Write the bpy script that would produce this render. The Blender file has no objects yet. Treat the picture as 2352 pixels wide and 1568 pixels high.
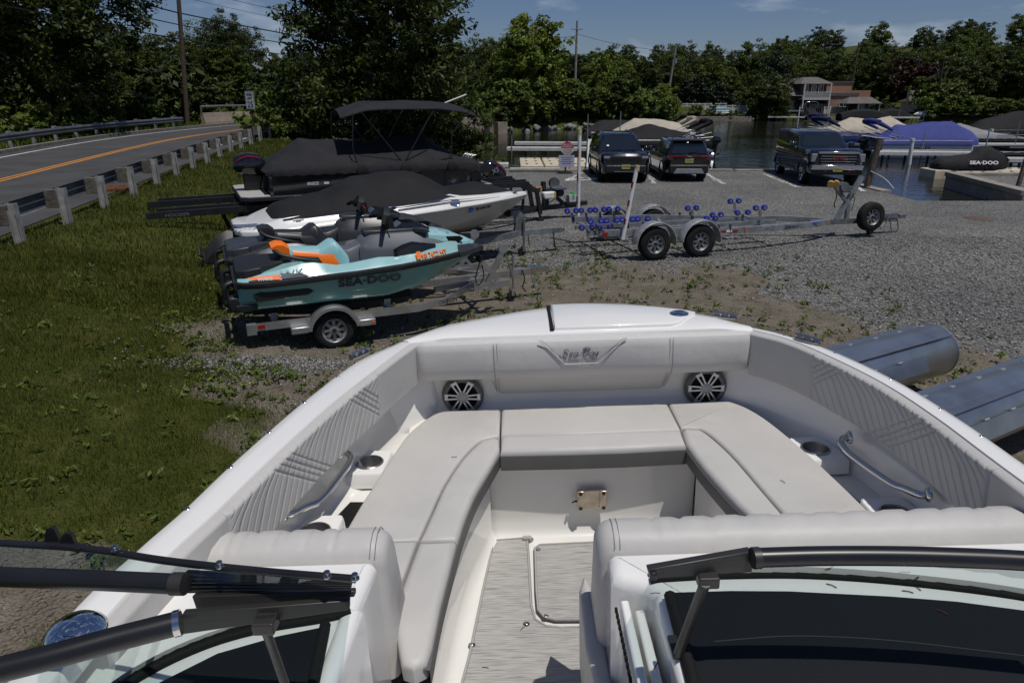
import bpy, bmesh, math, random
import numpy as np
from mathutils import Vector, Matrix

R = math.radians
SC = bpy.context.scene
COL = SC.collection
PI = math.pi

# ------------------------------------------------------------------ camera, sky, sun, exposure
CAM_H = 3.2
PITCH = math.atan(561.0 / 1568.0)          # horizon sits well above the frame's centre
cam_d = bpy.data.cameras.new('camera')
cam_d.sensor_width = 36.0
cam_d.lens = 24.0
cam_d.clip_start = 0.05
cam_d.clip_end = 6000
cam = bpy.data.objects.new('camera', cam_d)
COL.objects.link(cam)
cam.location = (0, 0, CAM_H)
cam.rotation_euler = (PI / 2 - PITCH, 0, 0)
SC.camera = cam

SHX, SHY = -0.22, 0.25                      # shadow offset on the ground per metre of height
SUN_DIR = Vector((-SHX, -SHY, 1)).normalized()
world = bpy.data.worlds.new('World')
SC.world = world
world.use_nodes = True
wn, wl = world.node_tree.nodes, world.node_tree.links
bg = wn['Background']
sky = wn.new('ShaderNodeTexSky')
sky.sky_type = 'NISHITA'
sky.sun_disc = False
sky.sun_elevation = math.asin(SUN_DIR.z)
sky.sun_rotation = math.atan2(SUN_DIR.x, SUN_DIR.y)
sky.air_density = 1.0
sky.dust_density = 0.3
sky.ozone_density = 2.2
SKY_STRENGTH = 0.05
bg.inputs['Strength'].default_value = SKY_STRENGTH
# thin fair-weather clouds over the whole sky
geo = wn.new('ShaderNodeTexCoord')
mp = wn.new('ShaderNodeMapping'); mp.inputs['Scale'].default_value = (1.0, 1.0, 3.2)
wl.new(geo.outputs['Generated'], mp.inputs['Vector'])
nz = wn.new('ShaderNodeTexNoise'); nz.inputs['Scale'].default_value = 5.5
nz.inputs['Detail'].default_value = 9; nz.inputs['Roughness'].default_value = 0.58
wl.new(mp.outputs['Vector'], nz.inputs['Vector'])
cr = wn.new('ShaderNodeValToRGB')
cr.color_ramp.elements[0].position = 0.535; cr.color_ramp.elements[0].color = (0, 0, 0, 1)
cr.color_ramp.elements[1].position = 0.72; cr.color_ramp.elements[1].color = (0.6, 0.6, 0.6, 1)
wl.new(nz.outputs['Fac'], cr.inputs['Fac'])
tint = wn.new('ShaderNodeMix'); tint.data_type = 'RGBA'; tint.blend_type = 'MULTIPLY'
tint.inputs['Factor'].default_value = 1.0
tint.inputs['B'].default_value = (0.68, 0.75, 0.97, 1)
wl.new(sky.outputs['Color'], tint.inputs['A'])
cm = wn.new('ShaderNodeMix'); cm.data_type = 'RGBA'
wl.new(cr.outputs['Color'], cm.inputs['Factor'])
wl.new(tint.outputs['Result'], cm.inputs['A'])
cm.inputs['B'].default_value = (9.5, 10.5, 12.0, 1)
wl.new(cm.outputs['Result'], bg.inputs['Color'])

sun_d = bpy.data.lights.new('sun', 'SUN')
sun_d.energy = 3.0
sun_d.angle = R(0.53)
sun_d.color = (1.0, 0.965, 0.90)
sun_o = bpy.data.objects.new('sun', sun_d)
COL.objects.link(sun_o)
sun_o.rotation_euler = SUN_DIR.to_track_quat('Z', 'Y').to_euler()
sun_o.location = (0, 0, 60)

SC.view_settings.view_transform = 'Standard'
SC.view_settings.look = 'None'
SC.view_settings.exposure = 0.0
SC.view_settings.gamma = 1.0
SC.view_settings.use_curve_mapping = False
SC.render.engine = 'CYCLES'
SC.cycles.max_bounces = 8
SC.cycles.transparent_max_bounces = 12

# ------------------------------------------------------------------ helpers
CP, SP = math.cos(PITCH), math.sin(PITCH)
def ray(px, py):
    """direction (world) through a point of the 2352x1568 survey sheet"""
    u, v = px - 1176.0, py - 784.0
    return Vector((u, 1568 * CP - v * SP, -(v * CP + 1568 * SP)))
def at(px, py, z=0.0):
    d = ray(px, py); t = (z - CAM_H) / d.z
    return Vector((d.x * t, d.y * t, z))
def aty(px, py, Y):
    d = ray(px, py); t = Y / d.y
    return Vector((d.x * t, Y, CAM_H + d.z * t))

def S(r, g, b):
    f = lambda c: (c / 255 / 12.92) if c / 255 <= 0.04045 else ((c / 255 + 0.055) / 1.055) ** 2.4
    return (f(r), f(g), f(b))

MATS = {}
def mat(name, col=(0.5, 0.5, 0.5), rough=0.5, metal=0.0, spec=0.5, var=0.0, vs=3.0, bump=0.0, bs=40.0, bd=0.02,
        coat=0.0, alpha=1.0, trans=0.0, emit=None, rvar=0.0, col2=None, detail=5.0, dirt=None, ds=2.0, sheen=0.0, b2=None):
    if name in MATS: return MATS[name]
    m = bpy.data.materials.new(name); m.use_nodes = True
    n, l = m.node_tree.nodes, m.node_tree.links
    b = n['Principled BSDF']
    b.inputs['Base Color'].default_value = (*col, 1)
    b.inputs['Roughness'].default_value = rough
    b.inputs['Metallic'].default_value = metal
    b.inputs['Specular IOR Level'].default_value = spec
    if coat:
        b.inputs['Coat Weight'].default_value = coat; b.inputs['Coat Roughness'].default_value = 0.04
    if sheen: b.inputs['Sheen Weight'].default_value = sheen
    if trans: b.inputs['Transmission Weight'].default_value = trans
    if alpha < 1: b.inputs['Alpha'].default_value = alpha
    if emit:
        b.inputs['Emission Color'].default_value = (*emit, 1); b.inputs['Emission Strength'].default_value = 1
    tc = n.new('ShaderNodeTexCoord')
    out = None
    if var or col2:
        t = n.new('ShaderNodeTexNoise'); t.inputs['Scale'].default_value = vs; t.inputs['Detail'].default_value = detail
        l.new(tc.outputs['Object'], t.inputs['Vector'])
        rp = n.new('ShaderNodeValToRGB')
        a = tuple(c * (1 - var) for c in col); bb = tuple(min(1, c * (1 + var)) for c in col)
        if col2: a, bb = col, col2
        rp.color_ramp.elements[0].position = 0.33; rp.color_ramp.elements[0].color = (*a, 1)
        rp.color_ramp.elements[1].position = 0.67; rp.color_ramp.elements[1].color = (*bb, 1)
        l.new(t.outputs['Fac'], rp.inputs['Fac']); out = rp.outputs['Color']
        if rvar:
            mr = n.new('ShaderNodeMapRange'); mr.inputs['To Min'].default_value = max(0, rough - rvar); mr.inputs['To Max'].default_value = min(1, rough + rvar)
            l.new(t.outputs['Fac'], mr.inputs['Value']); l.new(mr.outputs['Result'], b.inputs['Roughness'])
    if dirt:
        t2 = n.new('ShaderNodeTexNoise'); t2.inputs['Scale'].default_value = ds; t2.inputs['Detail'].default_value = 8
        t2.inputs['Roughness'].default_value = 0.65
        l.new(tc.outputs['Object'], t2.inputs['Vector'])
        r2 = n.new('ShaderNodeValToRGB')
        r2.color_ramp.elements[0].position = 0.52; r2.color_ramp.elements[0].color = (0, 0, 0, 1)
        r2.color_ramp.elements[1].position = 0.75; r2.color_ramp.elements[1].color = (0.8, 0.8, 0.8, 1)
        l.new(t2.outputs['Fac'], r2.inputs['Fac'])
        mx = n.new('ShaderNodeMix'); mx.data_type = 'RGBA'
        l.new(r2.outputs['Color'], mx.inputs['Factor'])
        if out: l.new(out, mx.inputs['A'])
        else: mx.inputs['A'].default_value = (*col, 1)
        mx.inputs['B'].default_value = (*dirt, 1)
        out = mx.outputs['Result']
    if out: l.new(out, b.inputs['Base Color'])
    if bump:
        t = n.new('ShaderNodeTexNoise'); t.inputs['Scale'].default_value = bs; t.inputs['Detail'].default_value = 3
        l.new(tc.outputs['Object'], t.inputs['Vector'])
        bp = n.new('ShaderNodeBump'); bp.inputs['Strength'].default_value = bump; bp.inputs['Distance'].default_value = bd
        l.new(t.outputs['Fac'], bp.inputs['Height']); l.new(bp.outputs['Normal'], b.inputs['Normal'])
        if b2:
            t = n.new('ShaderNodeTexNoise'); t.inputs['Scale'].default_value = b2[1]; t.inputs['Detail'].default_value = 2; t.inputs['Distortion'].default_value = .6
            l.new(tc.outputs['Object'], t.inputs['Vector'])
            bq = n.new('ShaderNodeBump'); bq.inputs['Strength'].default_value = b2[0]; bq.inputs['Distance'].default_value = b2[2]
            l.new(t.outputs['Fac'], bq.inputs['Height']); l.new(bq.outputs['Normal'], bp.inputs['Normal'])
    MATS[name] = m
    return m

def mesh_np(name, V, F, mats=(), smooth=False):
    """fast mesh from numpy: V (n,3), F (m,k) all faces with k corners"""
    me = bpy.data.meshes.new(name)
    V = np.asarray(V, np.float32); F = np.asarray(F, np.int32)
    m, k = F.shape
    me.vertices.add(len(V)); me.vertices.foreach_set('co', V.ravel())
    me.loops.add(m * k); me.loops.foreach_set('vertex_index', F.ravel())
    me.polygons.add(m)
    me.polygons.foreach_set('loop_start', np.arange(0, m * k, k, dtype=np.int32))
    if smooth: me.polygons.foreach_set('use_smooth', np.ones(m, bool))
    me.update(calc_edges=True); me.validate()
    for x in mats: me.materials.append(x)
    return me

def link(name, data, parent=None, loc=None, rot=None):
    o = bpy.data.objects.new(name, data)
    COL.objects.link(o)
    if parent: o.parent = parent
    if loc is not None: o.location = loc
    if rot is not None: o.rotation_euler = rot
    return o

def tag(o, label=None, cat=None, group=None, kind=None):
    if label: o['label'] = label
    if cat: o['category'] = cat
    if group: o['group'] = group
    if kind: o['kind'] = kind
    return o

def thing(name, label, cat, loc=(0, 0, 0), rz=0.0, group=None, rot=None):
    o = link(name, None, None, loc, rot if rot else (0, 0, rz))
    o.empty_display_size = 0.2
    return tag(o, label, cat, group)

def copy_tree(o, parent=None):
    c = o.copy(); COL.objects.link(c)
    if parent: c.parent = parent
    for ch in list(o.children): copy_tree(ch, c)
    return c

def frame(d, up=(0, 0, 1)):
    d = Vector(d).normalized(); u = Vector(up)
    if abs(d.dot(u)) > 0.98: u = Vector((1, 0, 0)) if abs(d.x) < 0.9 else Vector((0, 1, 0))
    s = d.cross(u).normalized(); u = s.cross(d).normalized()
    return d, s, u

def path_pts(pts, n=8, closed=False):
    """Catmull-Rom through pts"""
    P = [Vector(p) for p in pts]; out = []
    m = len(P)
    rng = range(m if closed else m - 1)
    for i in rng:
        if closed: a, b, c, d = P[(i - 1) % m], P[i], P[(i + 1) % m], P[(i + 2) % m]
        else:
            b, c = P[i], P[i + 1]
            a = P[i - 1] if i > 0 else b * 2 - c
            d = P[i + 2] if i + 2 < m else c * 2 - b
        for k in range(n):
            t = k / n
            out.append(0.5 * ((2 * b) + (c - a) * t + (2 * a - 5 * b + 4 * c - d) * t * t + (3 * b - a - 3 * c + d) * t ** 3))
    if not closed: out.append(P[-1])
    return out

class MB:
    def __init__(self): self.v = []; self.f = []; self.m = []; self.mi = 0
    def add(self, vs, fs):
        o = len(self.v); self.v += [tuple(p) for p in vs]
        for f in fs: self.f.append(tuple(i + o for i in f)); self.m.append(self.mi)
        return self
    def use(self, i): self.mi = i; return self
    def box(self, c, s, rz=0.0, M=None):
        x, y, z = s[0] / 2, s[1] / 2, s[2] / 2
        vs = [Vector(p) for p in ((-x, -y, -z), (x, -y, -z), (x, y, -z), (-x, y, -z), (-x, -y, z), (x, -y, z), (x, y, z), (-x, y, z))]
        if M is not None: vs = [M @ p for p in vs]
        elif rz:
            q = Matrix.Rotation(rz, 3, 'Z'); vs = [q @ p for p in vs]
        c = Vector(c); vs = [p + c for p in vs]
        return self.add(vs, [(0, 3, 2, 1), (4, 5, 6, 7), (0, 1, 5, 4), (1, 2, 6, 5), (2, 3, 7, 6), (3, 0, 4, 7)])
    def beam(self, a, b, w, h, up=(0, 0, 1)):
        a, b = Vector(a), Vector(b); d, s, u = frame(b - a, up)
        vs = []
        for p in (a, b):
            for sx, sz in ((-1, -1), (1, -1), (1, 1), (-1, 1)): vs.append(p + s * (sx * w / 2) + u * (sz * h / 2))
        return self.add(vs, [(0, 1, 2, 3), (7, 6, 5, 4), (0, 4, 5, 1), (1, 5, 6, 2), (2, 6, 7, 3), (3, 7, 4, 0)])
    def tube(self, pts, r, n=8, caps=True, up=(0, 0, 1)):
        P = [Vector(p) for p in pts]; m = len(P)
        rs = r if hasattr(r, '__len__') else [r] * m
        vs = []; prev = None
        for i, p in enumerate(P):
            d = (P[min(i + 1, m - 1)] - P[max(i - 1, 0)])
            if d.length < 1e-9: d = Vector((0, 0, 1))
            d = d.normalized()
            if prev is None: _, s, u = frame(d, up)
            else:
                s = (prev - d * prev.dot(d)).normalized(); u = s.cross(d).normalized()
            prev = s
            for k in range(n):
                a = 2 * PI * k / n
                vs.append(p + s * (math.cos(a) * rs[i]) + u * (math.sin(a) * rs[i]))
        fs = []
        for i in range(m - 1):
            for k in range(n):
                k2 = (k + 1) % n
                fs.append((i * n + k, (i + 1) * n + k, (i + 1) * n + k2, i * n + k2))
        if caps:
            fs.append(tuple(range(n))); fs.append(tuple((m - 1) * n + k for k in reversed(range(n))))
        return self.add(vs, fs)
    def lathe(self, prof, n=24, M=None, c=(0, 0, 0), arc=2 * PI, a0=0.0):
        """prof: list of (radius, axial z); axis = local Z, mapped by M (3x3) and c"""
        vs = []; c = Vector(c); full = abs(arc - 2 * PI) < 1e-6
        cnt = n if full else n + 1
        for (r, z) in prof:
            for k in range(cnt):
                a = a0 + arc * k / n
                p = Vector((r * math.cos(a), r * math.sin(a), z))
                vs.append((M @ p if M is not None else p) + c)
        fs = []
        for i in range(len(prof) - 1):
            for k in range(n):
                k2 = (k + 1) % cnt if full else k + 1
                fs.append((i * cnt + k, i * cnt + k2, (i + 1) * cnt + k2, (i + 1) * cnt + k))
        return self.add(vs, fs)
    def prism(self, poly, z0, z1, M=None, c=(0, 0, 0)):
        """poly in local XY, extruded in local Z"""
        n = len(poly); c = Vector(c)
        vs = [Vector((p[0], p[1], z0)) for p in poly] + [Vector((p[0], p[1], z1)) for p in poly]
        vs = [(M @ p if M is not None else p) + c for p in vs]
        fs = [tuple(reversed(range(n))), tuple(range(n, 2 * n))]
        for i in range(n): j = (i + 1) % n; fs.append((i, j, n + j, n + i))
        return self.add(vs, fs)
    def loft(self, rings, closed=True, cap0=True, cap1=True):
        n = len(rings[0]); vs = [p for r in rings for p in r]; fs = []
        for i in range(len(rings) - 1):
            for k in range(n if closed else n - 1):
                k2 = (k + 1) % n
                fs.append((i * n + k, i * n + k2, (i + 1) * n + k2, (i + 1) * n + k))
        if cap0 and closed: fs.append(tuple(reversed(range(n))))
        if cap1 and closed: fs.append(tuple((len(rings) - 1) * n + k for k in range(n)))
        return self.add(vs, fs)
    def strip(self, A, B):
        n = len(A)
        return self.add(list(A) + list(B), [(i, i + 1, n + i + 1, n + i) for i in range(n - 1)])
    def cushion(self, poly, z0, z1, r=0.02, seg=4, zf=None, rb=0.0):
        """pad: outline poly (counter-clockwise), rounded upper edge; zf(x,y) adds height"""
        n = len(poly); P = [Vector((p[0], p[1])) for p in poly]
        nor = []
        for i in range(n):
            e1 = (P[i] - P[i - 1]).normalized(); e2 = (P[(i + 1) % n] - P[i]).normalized()
            n1 = Vector((e1.y, -e1.x)); n2 = Vector((e2.y, -e2.x)); q = n1 + n2
            q = q / max(0.35, q.length_squared / 2) if q.length > 1e-6 else n1
            nor.append(q)
        prof = [(rb, z0), (0.0, z0 + rb)] if rb else [(0.0, z0)]
        for k in range(seg + 1):
            a = PI / 2 * k / seg
            prof.append((r * (1 - math.cos(a)), z1 - r + r * math.sin(a)))
        rings = []
        for off, z in prof:
            rings.append([Vector((P[i].x - nor[i].x * off, P[i].y - nor[i].y * off,
                                  z + (zf(P[i].x, P[i].y) if zf else 0))) for i in range(n)])
        return self.loft(rings)
    def build(self, name, mats, parent=None, loc=None, rot=None, smooth=None, bevel=0.0, seg=2, subsurf=0):
        me = bpy.data.meshes.new(name)
        me.from_pydata(self.v, [], self.f)
        for m in (mats if isinstance(mats, (list, tuple)) else [mats]): me.materials.append(m)
        if any(self.m): me.polygons.foreach_set('material_index', self.m)
        bm = bmesh.new(); bm.from_mesh(me)
        bmesh.ops.recalc_face_normals(bm, faces=bm.faces); bm.to_mesh(me); bm.free()
        if smooth is not None:
            me.polygons.foreach_set('use_smooth', [True] * len(me.polygons))
            me.set_sharp_from_angle(angle=R(smooth))
        me.update()
        o = link(name, me, parent, loc, rot)
        if subsurf:
            s = o.modifiers.new('Subdivision', 'SUBSURF'); s.levels = subsurf; s.render_levels = subsurf
        if bevel:
            b = o.modifiers.new('Bevel', 'BEVEL'); b.width = bevel; b.segments = seg; b.limit_method = 'ANGLE'; b.angle_limit = R(40)
        return o

def part(name, m, parent, fn, **kw):
    mb = MB(); fn(mb); return mb.build(name, m, parent, **kw)

FONT_CACHE = {}
def lettering(name, body, m, parent, origin, right, up, size, extrude=0.002, shear=0.0, align='LEFT', space=1.0, sx=1.0, bold=0.0):
    """flat letters lying in the plane right x up"""
    cu = bpy.data.curves.new(name, 'FONT')
    cu.body = body; cu.size = size; cu.extrude = extrude; cu.shear = shear
    cu.align_x = align; cu.align_y = 'BOTTOM_BASELINE'; cu.space_character = space; cu.offset = bold
    cu.resolution_u = 3
    cu.materials.append(m)
    o = bpy.data.objects.new(name, cu); COL.objects.link(o)
    me = bpy.data.meshes.new_from_object(o.evaluated_get(bpy.context.evaluated_depsgraph_get()))
    bpy.data.objects.remove(o); bpy.data.curves.remove(cu)
    if not me.materials: me.materials.append(m)
    o = bpy.data.objects.new(name, me); COL.objects.link(o)
    r = Vector(right).normalized(); u = Vector(up); u = (u - r * u.dot(r)).normalized(); w = r.cross(u)
    Mx = Matrix(((r.x * sx, u.x, w.x, origin[0]), (r.y * sx, u.y, w.y, origin[1]), (r.z * sx, u.z, w.z, origin[2]), (0, 0, 0, 1)))
    if parent: o.parent = parent
    o.matrix_local = Mx
    return o

ROTX = Matrix.Rotation(PI / 2, 3, 'X')      # local Z -> -Y
AX_X = Matrix(((0, 0, 1), (1, 0, 0), (0, 1, 0)))   # local Z -> +X
AX_Y = Matrix(((1, 0, 0), (0, 0, 1), (0, -1, 0)))  # local Z -> +Y (x stays)
def axis_m(d):
    d, s, u = frame(d); return Matrix((s, u, d)).transposed()
def ORD(k):
    w = ('first second third fourth fifth sixth seventh eighth ninth tenth eleventh twelfth').split()
    return w[k] if k < 12 else '%d%s' % (k + 1, {1: 'st', 2: 'nd', 3: 'rd'}.get((k + 1) % 10, 'th') if k > 19 else 'th')
rng = np.random.default_rng(7)
random.seed(7)
# ------------------------------------------------------------------ ground, water, road
WATER_Z = -0.50
LAKE = [(-7, 32.3), (13.1, 32.3), (13.45, 24.9), (14.6, 26.0), (17.0, 25.6), (17.75, 24.3), (18.9, 30.1), (75, 30.1), (120, 60), (130, 112), (86, 117),
        (58, 119), (53, 138), (46, 141), (40, 136), (37, 122), (29, 121), (22, 105), (18, 91), (10, 88), (5, 86), (-2.5, 76),
        (-9, 66), (-12, 50), (-10, 40)]
ROADC = [(-7.5, -30), (-11.0, -6), (-13.98, 13.57), (-17.15, 34.4), (-16.9, 45), (-14.8, 53), (-11, 61), (-5, 70), (2, 80), (12, 94), (24, 112)]
road_pts = [Vector((p.x, p.y)) for p in path_pts([(x, y, 0) for x, y in ROADC], 14)]
RP = np.array([(p.x, p.y) for p in road_pts])
def seg_dist(px, py, P, closed=False):
    P = np.asarray(P, float); Q = np.roll(P, -1, 0) if closed else P[1:]
    A = P if closed else P[:-1]
    best = np.full(px.shape, 1e9); side = np.zeros(px.shape)
    for (ax, ay), (bx, by) in zip(A, Q):
        dx, dy = bx - ax, by - ay; L = dx * dx + dy * dy + 1e-12
        t = np.clip(((px - ax) * dx + (py - ay) * dy) / L, 0, 1)
        ex, ey = px - (ax + t * dx), py - (ay + t * dy)
        d = np.hypot(ex, ey); k = d < best
        best = np.where(k, d, best); side = np.where(k, np.sign(dx * ey - dy * ex), side)
    return best, side
def in_poly(px, py, P):
    c = np.zeros(px.shape, bool); n = len(P)
    for i in range(n):
        x1, y1 = P[i]; x2, y2 = P[i - 1]
        k = ((y1 > py) != (y2 > py)) & (px < (x2 - x1) * (py - y1) / (y2 - y1 + 1e-12) + x1)
        c ^= k
    return c
def sstep(a, b, x):
    t = np.clip((x - a) / (b - a), 0, 1); return t * t * (3 - 2 * t)
def road_z(y): return np.interp(y, [-30, 0, 15, 35, 50, 120], [0.35, 0.5, 0.78, 1.15, 1.35, 1.4])
_ph = rng.uniform(0, 6.28, (6, 2))
def wob(x, y, s):
    return sum(np.sin(x * s * a + p[0]) * np.cos(y * s * b + p[1]) for (a, b), p in zip(((1, .7), (.6, 1.3), (1.9, 1.1), (2.3, 2.9), (3.7, 2.1), (1.3, 3.3)), _ph)) / 3.0
def height(x, y):
    x = np.asarray(x, float); y = np.asarray(y, float)
    d, side = seg_dist(x, y, RP)
    rz = road_z(y)
    sd = d * side                                   # >0 left of the road, <0 right
    h = np.where(sd < 0, rz * (1 - sstep(5.2, 11.5, -sd)), rz - 0.12 * sstep(4.4, 5.5, sd))
    h = np.where(d < 4.9, rz - 0.03, h)
    grassy = sstep(4.5, 6, d)
    h = h + 0.05 * wob(x, y, 0.9) * grassy * np.where(x < -3.0, 1, 0.25)
    far = sstep(58, 75, y)
    dl, _ = seg_dist(x, y, LAKE, True)
    inl = in_poly(x, y, LAKE)
    hill = sstep(140, 300, y) * (4 + 16 * sstep(45, 150, x)) + 1.6 * sstep(6, 40, dl) * far
    right = sstep(95, 200, x) * sstep(60, 160, y) * 8
    h = h + np.where(y > 58, np.maximum(hill, right) + 0.35 * far, 0)
    natural = (y > 40)
    h = np.where(inl, np.where(natural, WATER_Z - np.minimum(1.6, dl * 0.5), WATER_Z - 0.1 - np.minimum(1.4, dl * 0.9)), np.where(natural, np.minimum(h, WATER_Z + 0.15 + dl * 0.45 + 0.35), h))
    # boat ramp: the gravel runs down into the water
    ramp = (x > 13.3) & (x < 17.9) & (y > 22.0) & (y < 31)
    h = np.where(ramp, np.minimum(h, np.where(inl | True, -0.16 * np.maximum(0, y - 22.6), h)), h)
    return h
xs = np.unique(np.concatenate([np.arange(-16, 16, 0.22), np.arange(-60, 60, 1.0), np.arange(13, 19, 0.12), np.arange(-320, 420, 9.0), [-1500, -800, 900, 1800]]))
ys = np.unique(np.concatenate([np.arange(0.5, 18, 0.22), np.arange(-20, 60, 0.7), np.arange(22, 32.4, 0.15), np.arange(60, 150, 1.6), np.arange(150, 420, 9.0), [-600, -200, -60, 600, 1200, 2500]]))
XX, YY = np.meshgrid(xs, ys)
HH = height(XX, YY)
# keep the terrain below the water inside the masonry corners
nx, ny = len(xs), len(ys)
V = np.stack([XX.ravel(), YY.ravel(), HH.ravel()], 1)
I = np.arange(nx * ny).reshape(ny, nx)
F = np.stack([I[:-1, :-1].ravel(), I[:-1, 1:].ravel(), I[1:, 1:].ravel(), I[1:, :-1].ravel()], 1)
GR_EDGE = [(-1.9, -4), (-1.9, 2), (-2.3, 5), (-2.7, 6.6), (-4.0, 7.6), (-4.4, 8.8), (-4.2, 10.5), (-4.9, 12), (-4.6, 15), (-5.4, 20), (-6.6, 27), (-7.5, 40)]
def grass_mask(x, y):
    d, s = seg_dist(x, y, GR_EDGE)
    g = sstep(-0.9, 0.7, d * s + 0.55 * wob(x, y, 1.7))
    g = np.where(y > 33, 1.0, g) * (1 - sstep(1.25, .7, np.hypot((x + 3.25) / .62, (y - 3.55) / .7) + .25 * wob(x, y, 3)))
    return g
def gravel_mask(x, y):
    w = wob(x, y, 0.8)
    a = sstep(-0.7, 0.9, x - 5.6 + 0.9 * w + 0.28 * (y - 9))
    b = sstep(-1.0, 0.8, y - 13.4 + 0.7 * w + np.where(x < 0, -0.35 * x, 0))
    dx, dy = x + 3.2, y - 7.75
    c = sstep(1.0, 0.55, np.hypot(dx / 1.35, (dy - 0.28 * dx) / 0.42))
    return np.clip(np.maximum(np.maximum(a, b), c), 0, 1)
gm = bpy.data.materials.new('ground_soil'); gm.use_nodes = True
def ground_material(m):
    n, l = m.node_tree.nodes, m.node_tree.links
    b = n['Principled BSDF']; b.inputs['Roughness'].default_value = 0.95; b.inputs['Specular IOR Level'].default_value = 0.15
    tc = n.new('ShaderNodeTexCoord'); co = tc.outputs['Object']
    def noise(s, d=6, r=0.6):
        t = n.new('ShaderNodeTexNoise'); t.inputs['Scale'].default_value = s; t.inputs['Detail'].default_value = d; t.inputs['Roughness'].default_value = r
        l.new(co, t.inputs['Vector']); return t.outputs['Fac']
    def ramp(src, stops):
        r = n.new('ShaderNodeValToRGB'); e = r.color_ramp.elements
        while len(e) < len(stops): e.new(0.5)
        for q, (p, c) in zip(e, stops): q.position = p; q.color = (*c, 1)
        l.new(src, r.inputs['Fac']); return r.outputs['Color']
    def mix(f, a, bb):
        x = n.new('ShaderNodeMix'); x.data_type = 'RGBA'; l.new(f, x.inputs['Factor']); l.new(a, x.inputs['A']); l.new(bb, x.inputs['B']); return x.outputs['Result']
    def attr(nm):
        a = n.new('ShaderNodeAttribute'); a.attribute_name = nm; return a.outputs['Fac']
    def math2(op, a, bb):
        x = n.new('ShaderNodeMath'); x.operation = op; x.use_clamp = True
        for i, q in enumerate((a, bb)):
            if isinstance(q, (int, float)): x.inputs[i].default_value = q
            else: l.new(q, x.inputs[i])
        return x.outputs['Value']
    # gravel: small stones of many greys
    vo = n.new('ShaderNodeTexVoronoi'); vo.inputs['Scale'].default_value = 34; vo.inputs['Randomness'].default_value = 1; l.new(co, vo.inputs['Vector'])
    sx = n.new('ShaderNodeSeparateColor'); l.new(vo.outputs['Color'], sx.inputs['Color'])
    grav = ramp(sx.outputs['Red'], [(0.0, (0.075, 0.078, 0.08)), (0.35, (0.13, 0.13, 0.128)), (0.7, (0.20, 0.198, 0.19)), (0.95, (0.34, 0.33, 0.315))])
    big = ramp(noise(0.33, 5), [(0.35, (0.72, 0.72, 0.73)), (0.65, (1.05, 1.03, 1.0))])
    gm2 = n.new('ShaderNodeMix'); gm2.data_type = 'RGBA'; gm2.blend_type = 'MULTIPLY'; gm2.inputs['Factor'].default_value = 1
    l.new(grav, gm2.inputs['A']); l.new(big, gm2.inputs['B']); grav = gm2.outputs['Result']
    dirt = ramp(noise(2.6, 9, 0.7), [(0.28, (0.12, 0.102, 0.080)), (0.5, (0.175, 0.152, 0.122)), (0.72, (0.245, 0.215, 0.178))])
    fine = ramp(noise(60, 4), [(0.35, (0.7, 0.69, 0.67)), (0.65, (1.12, 1.1, 1.08))])
    d2 = n.new('ShaderNodeMix'); d2.data_type = 'RGBA'; d2.blend_type = 'MULTIPLY'; d2.inputs['Factor'].default_value = 1
    l.new(dirt, d2.inputs['A']); l.new(fine, d2.inputs['B']); dirt = d2.outputs['Result']
    turf = ramp(noise(3.2, 8, 0.7), [(0.25, (0.026, 0.034, 0.006)), (0.5, (0.048, 0.060, 0.010)), (0.75, (0.095, 0.088, 0.026))])
    gf = math2('ADD', attr('gravel'), math2('MULTIPLY', math2('SUBTRACT', noise(1.1, 7, 0.7), 0.5), 1.1))
    gf = ramp(gf, [(0.40, (0, 0, 0)), (0.62, (1, 1, 1))])
    c = mix(gf, dirt, grav)
    tf = math2('ADD', attr('turf'), math2('MULTIPLY', math2('SUBTRACT', noise(1.7, 7, 0.72), 0.5), 0.9))
    tf = ramp(tf, [(0.42, (0, 0, 0)), (0.66, (1, 1, 1))])
    c = mix(tf, c, turf)
    # moss and low weeds creeping over the bare parts
    mf = math2('MULTIPLY', ramp(noise(0.75, 8, 0.72), [(0.55, (0, 0, 0)), (0.68, (0.8, 0.8, 0.8))]), attr('weed'))
    wcol = ramp(noise(9, 5), [(0.3, (0.05, 0.065, 0.018)), (0.7, (0.13, 0.115, 0.045))])
    c = mix(mf, c, wcol)
    l.new(c, b.inputs['Base Color'])
    bp = n.new('ShaderNodeBump'); bp.inputs['Strength'].default_value = 0.85; bp.inputs['Distance'].default_value = 0.03
    l.new(vo.outputs['Distance'], bp.inputs['Height'])
    bp2 = n.new('ShaderNodeBump'); bp2.inputs['Strength'].default_value = 0.5; bp2.inputs['Distance'].default_value = 0.08
    l.new(noise(7, 6), bp2.inputs['Height']); l.new(bp.outputs['Normal'], bp2.inputs['Normal'])
    l.new(bp2.outputs['Normal'], b.inputs['Normal'])
ground_material(gm)
gme = mesh_np('ground', V, F, [gm], True)
xf, yf = XX.ravel(), YY.ravel()
dl_v = seg_dist(xf, yf, RP)[0]
for nm, val in (('turf', np.where((xf < -9) | (yf > 33), 1, grass_mask(xf, yf))), ('gravel', gravel_mask(xf, yf)),
                ('weed', sstep(20, 14, yf) * sstep(9, 5, xf) * 0.9)):
    a = gme.attributes.new(nm, 'FLOAT', 'POINT'); a.data.foreach_set('value', np.asarray(val, np.float32))
tag(link('ground', gme), kind='structure')

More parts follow.
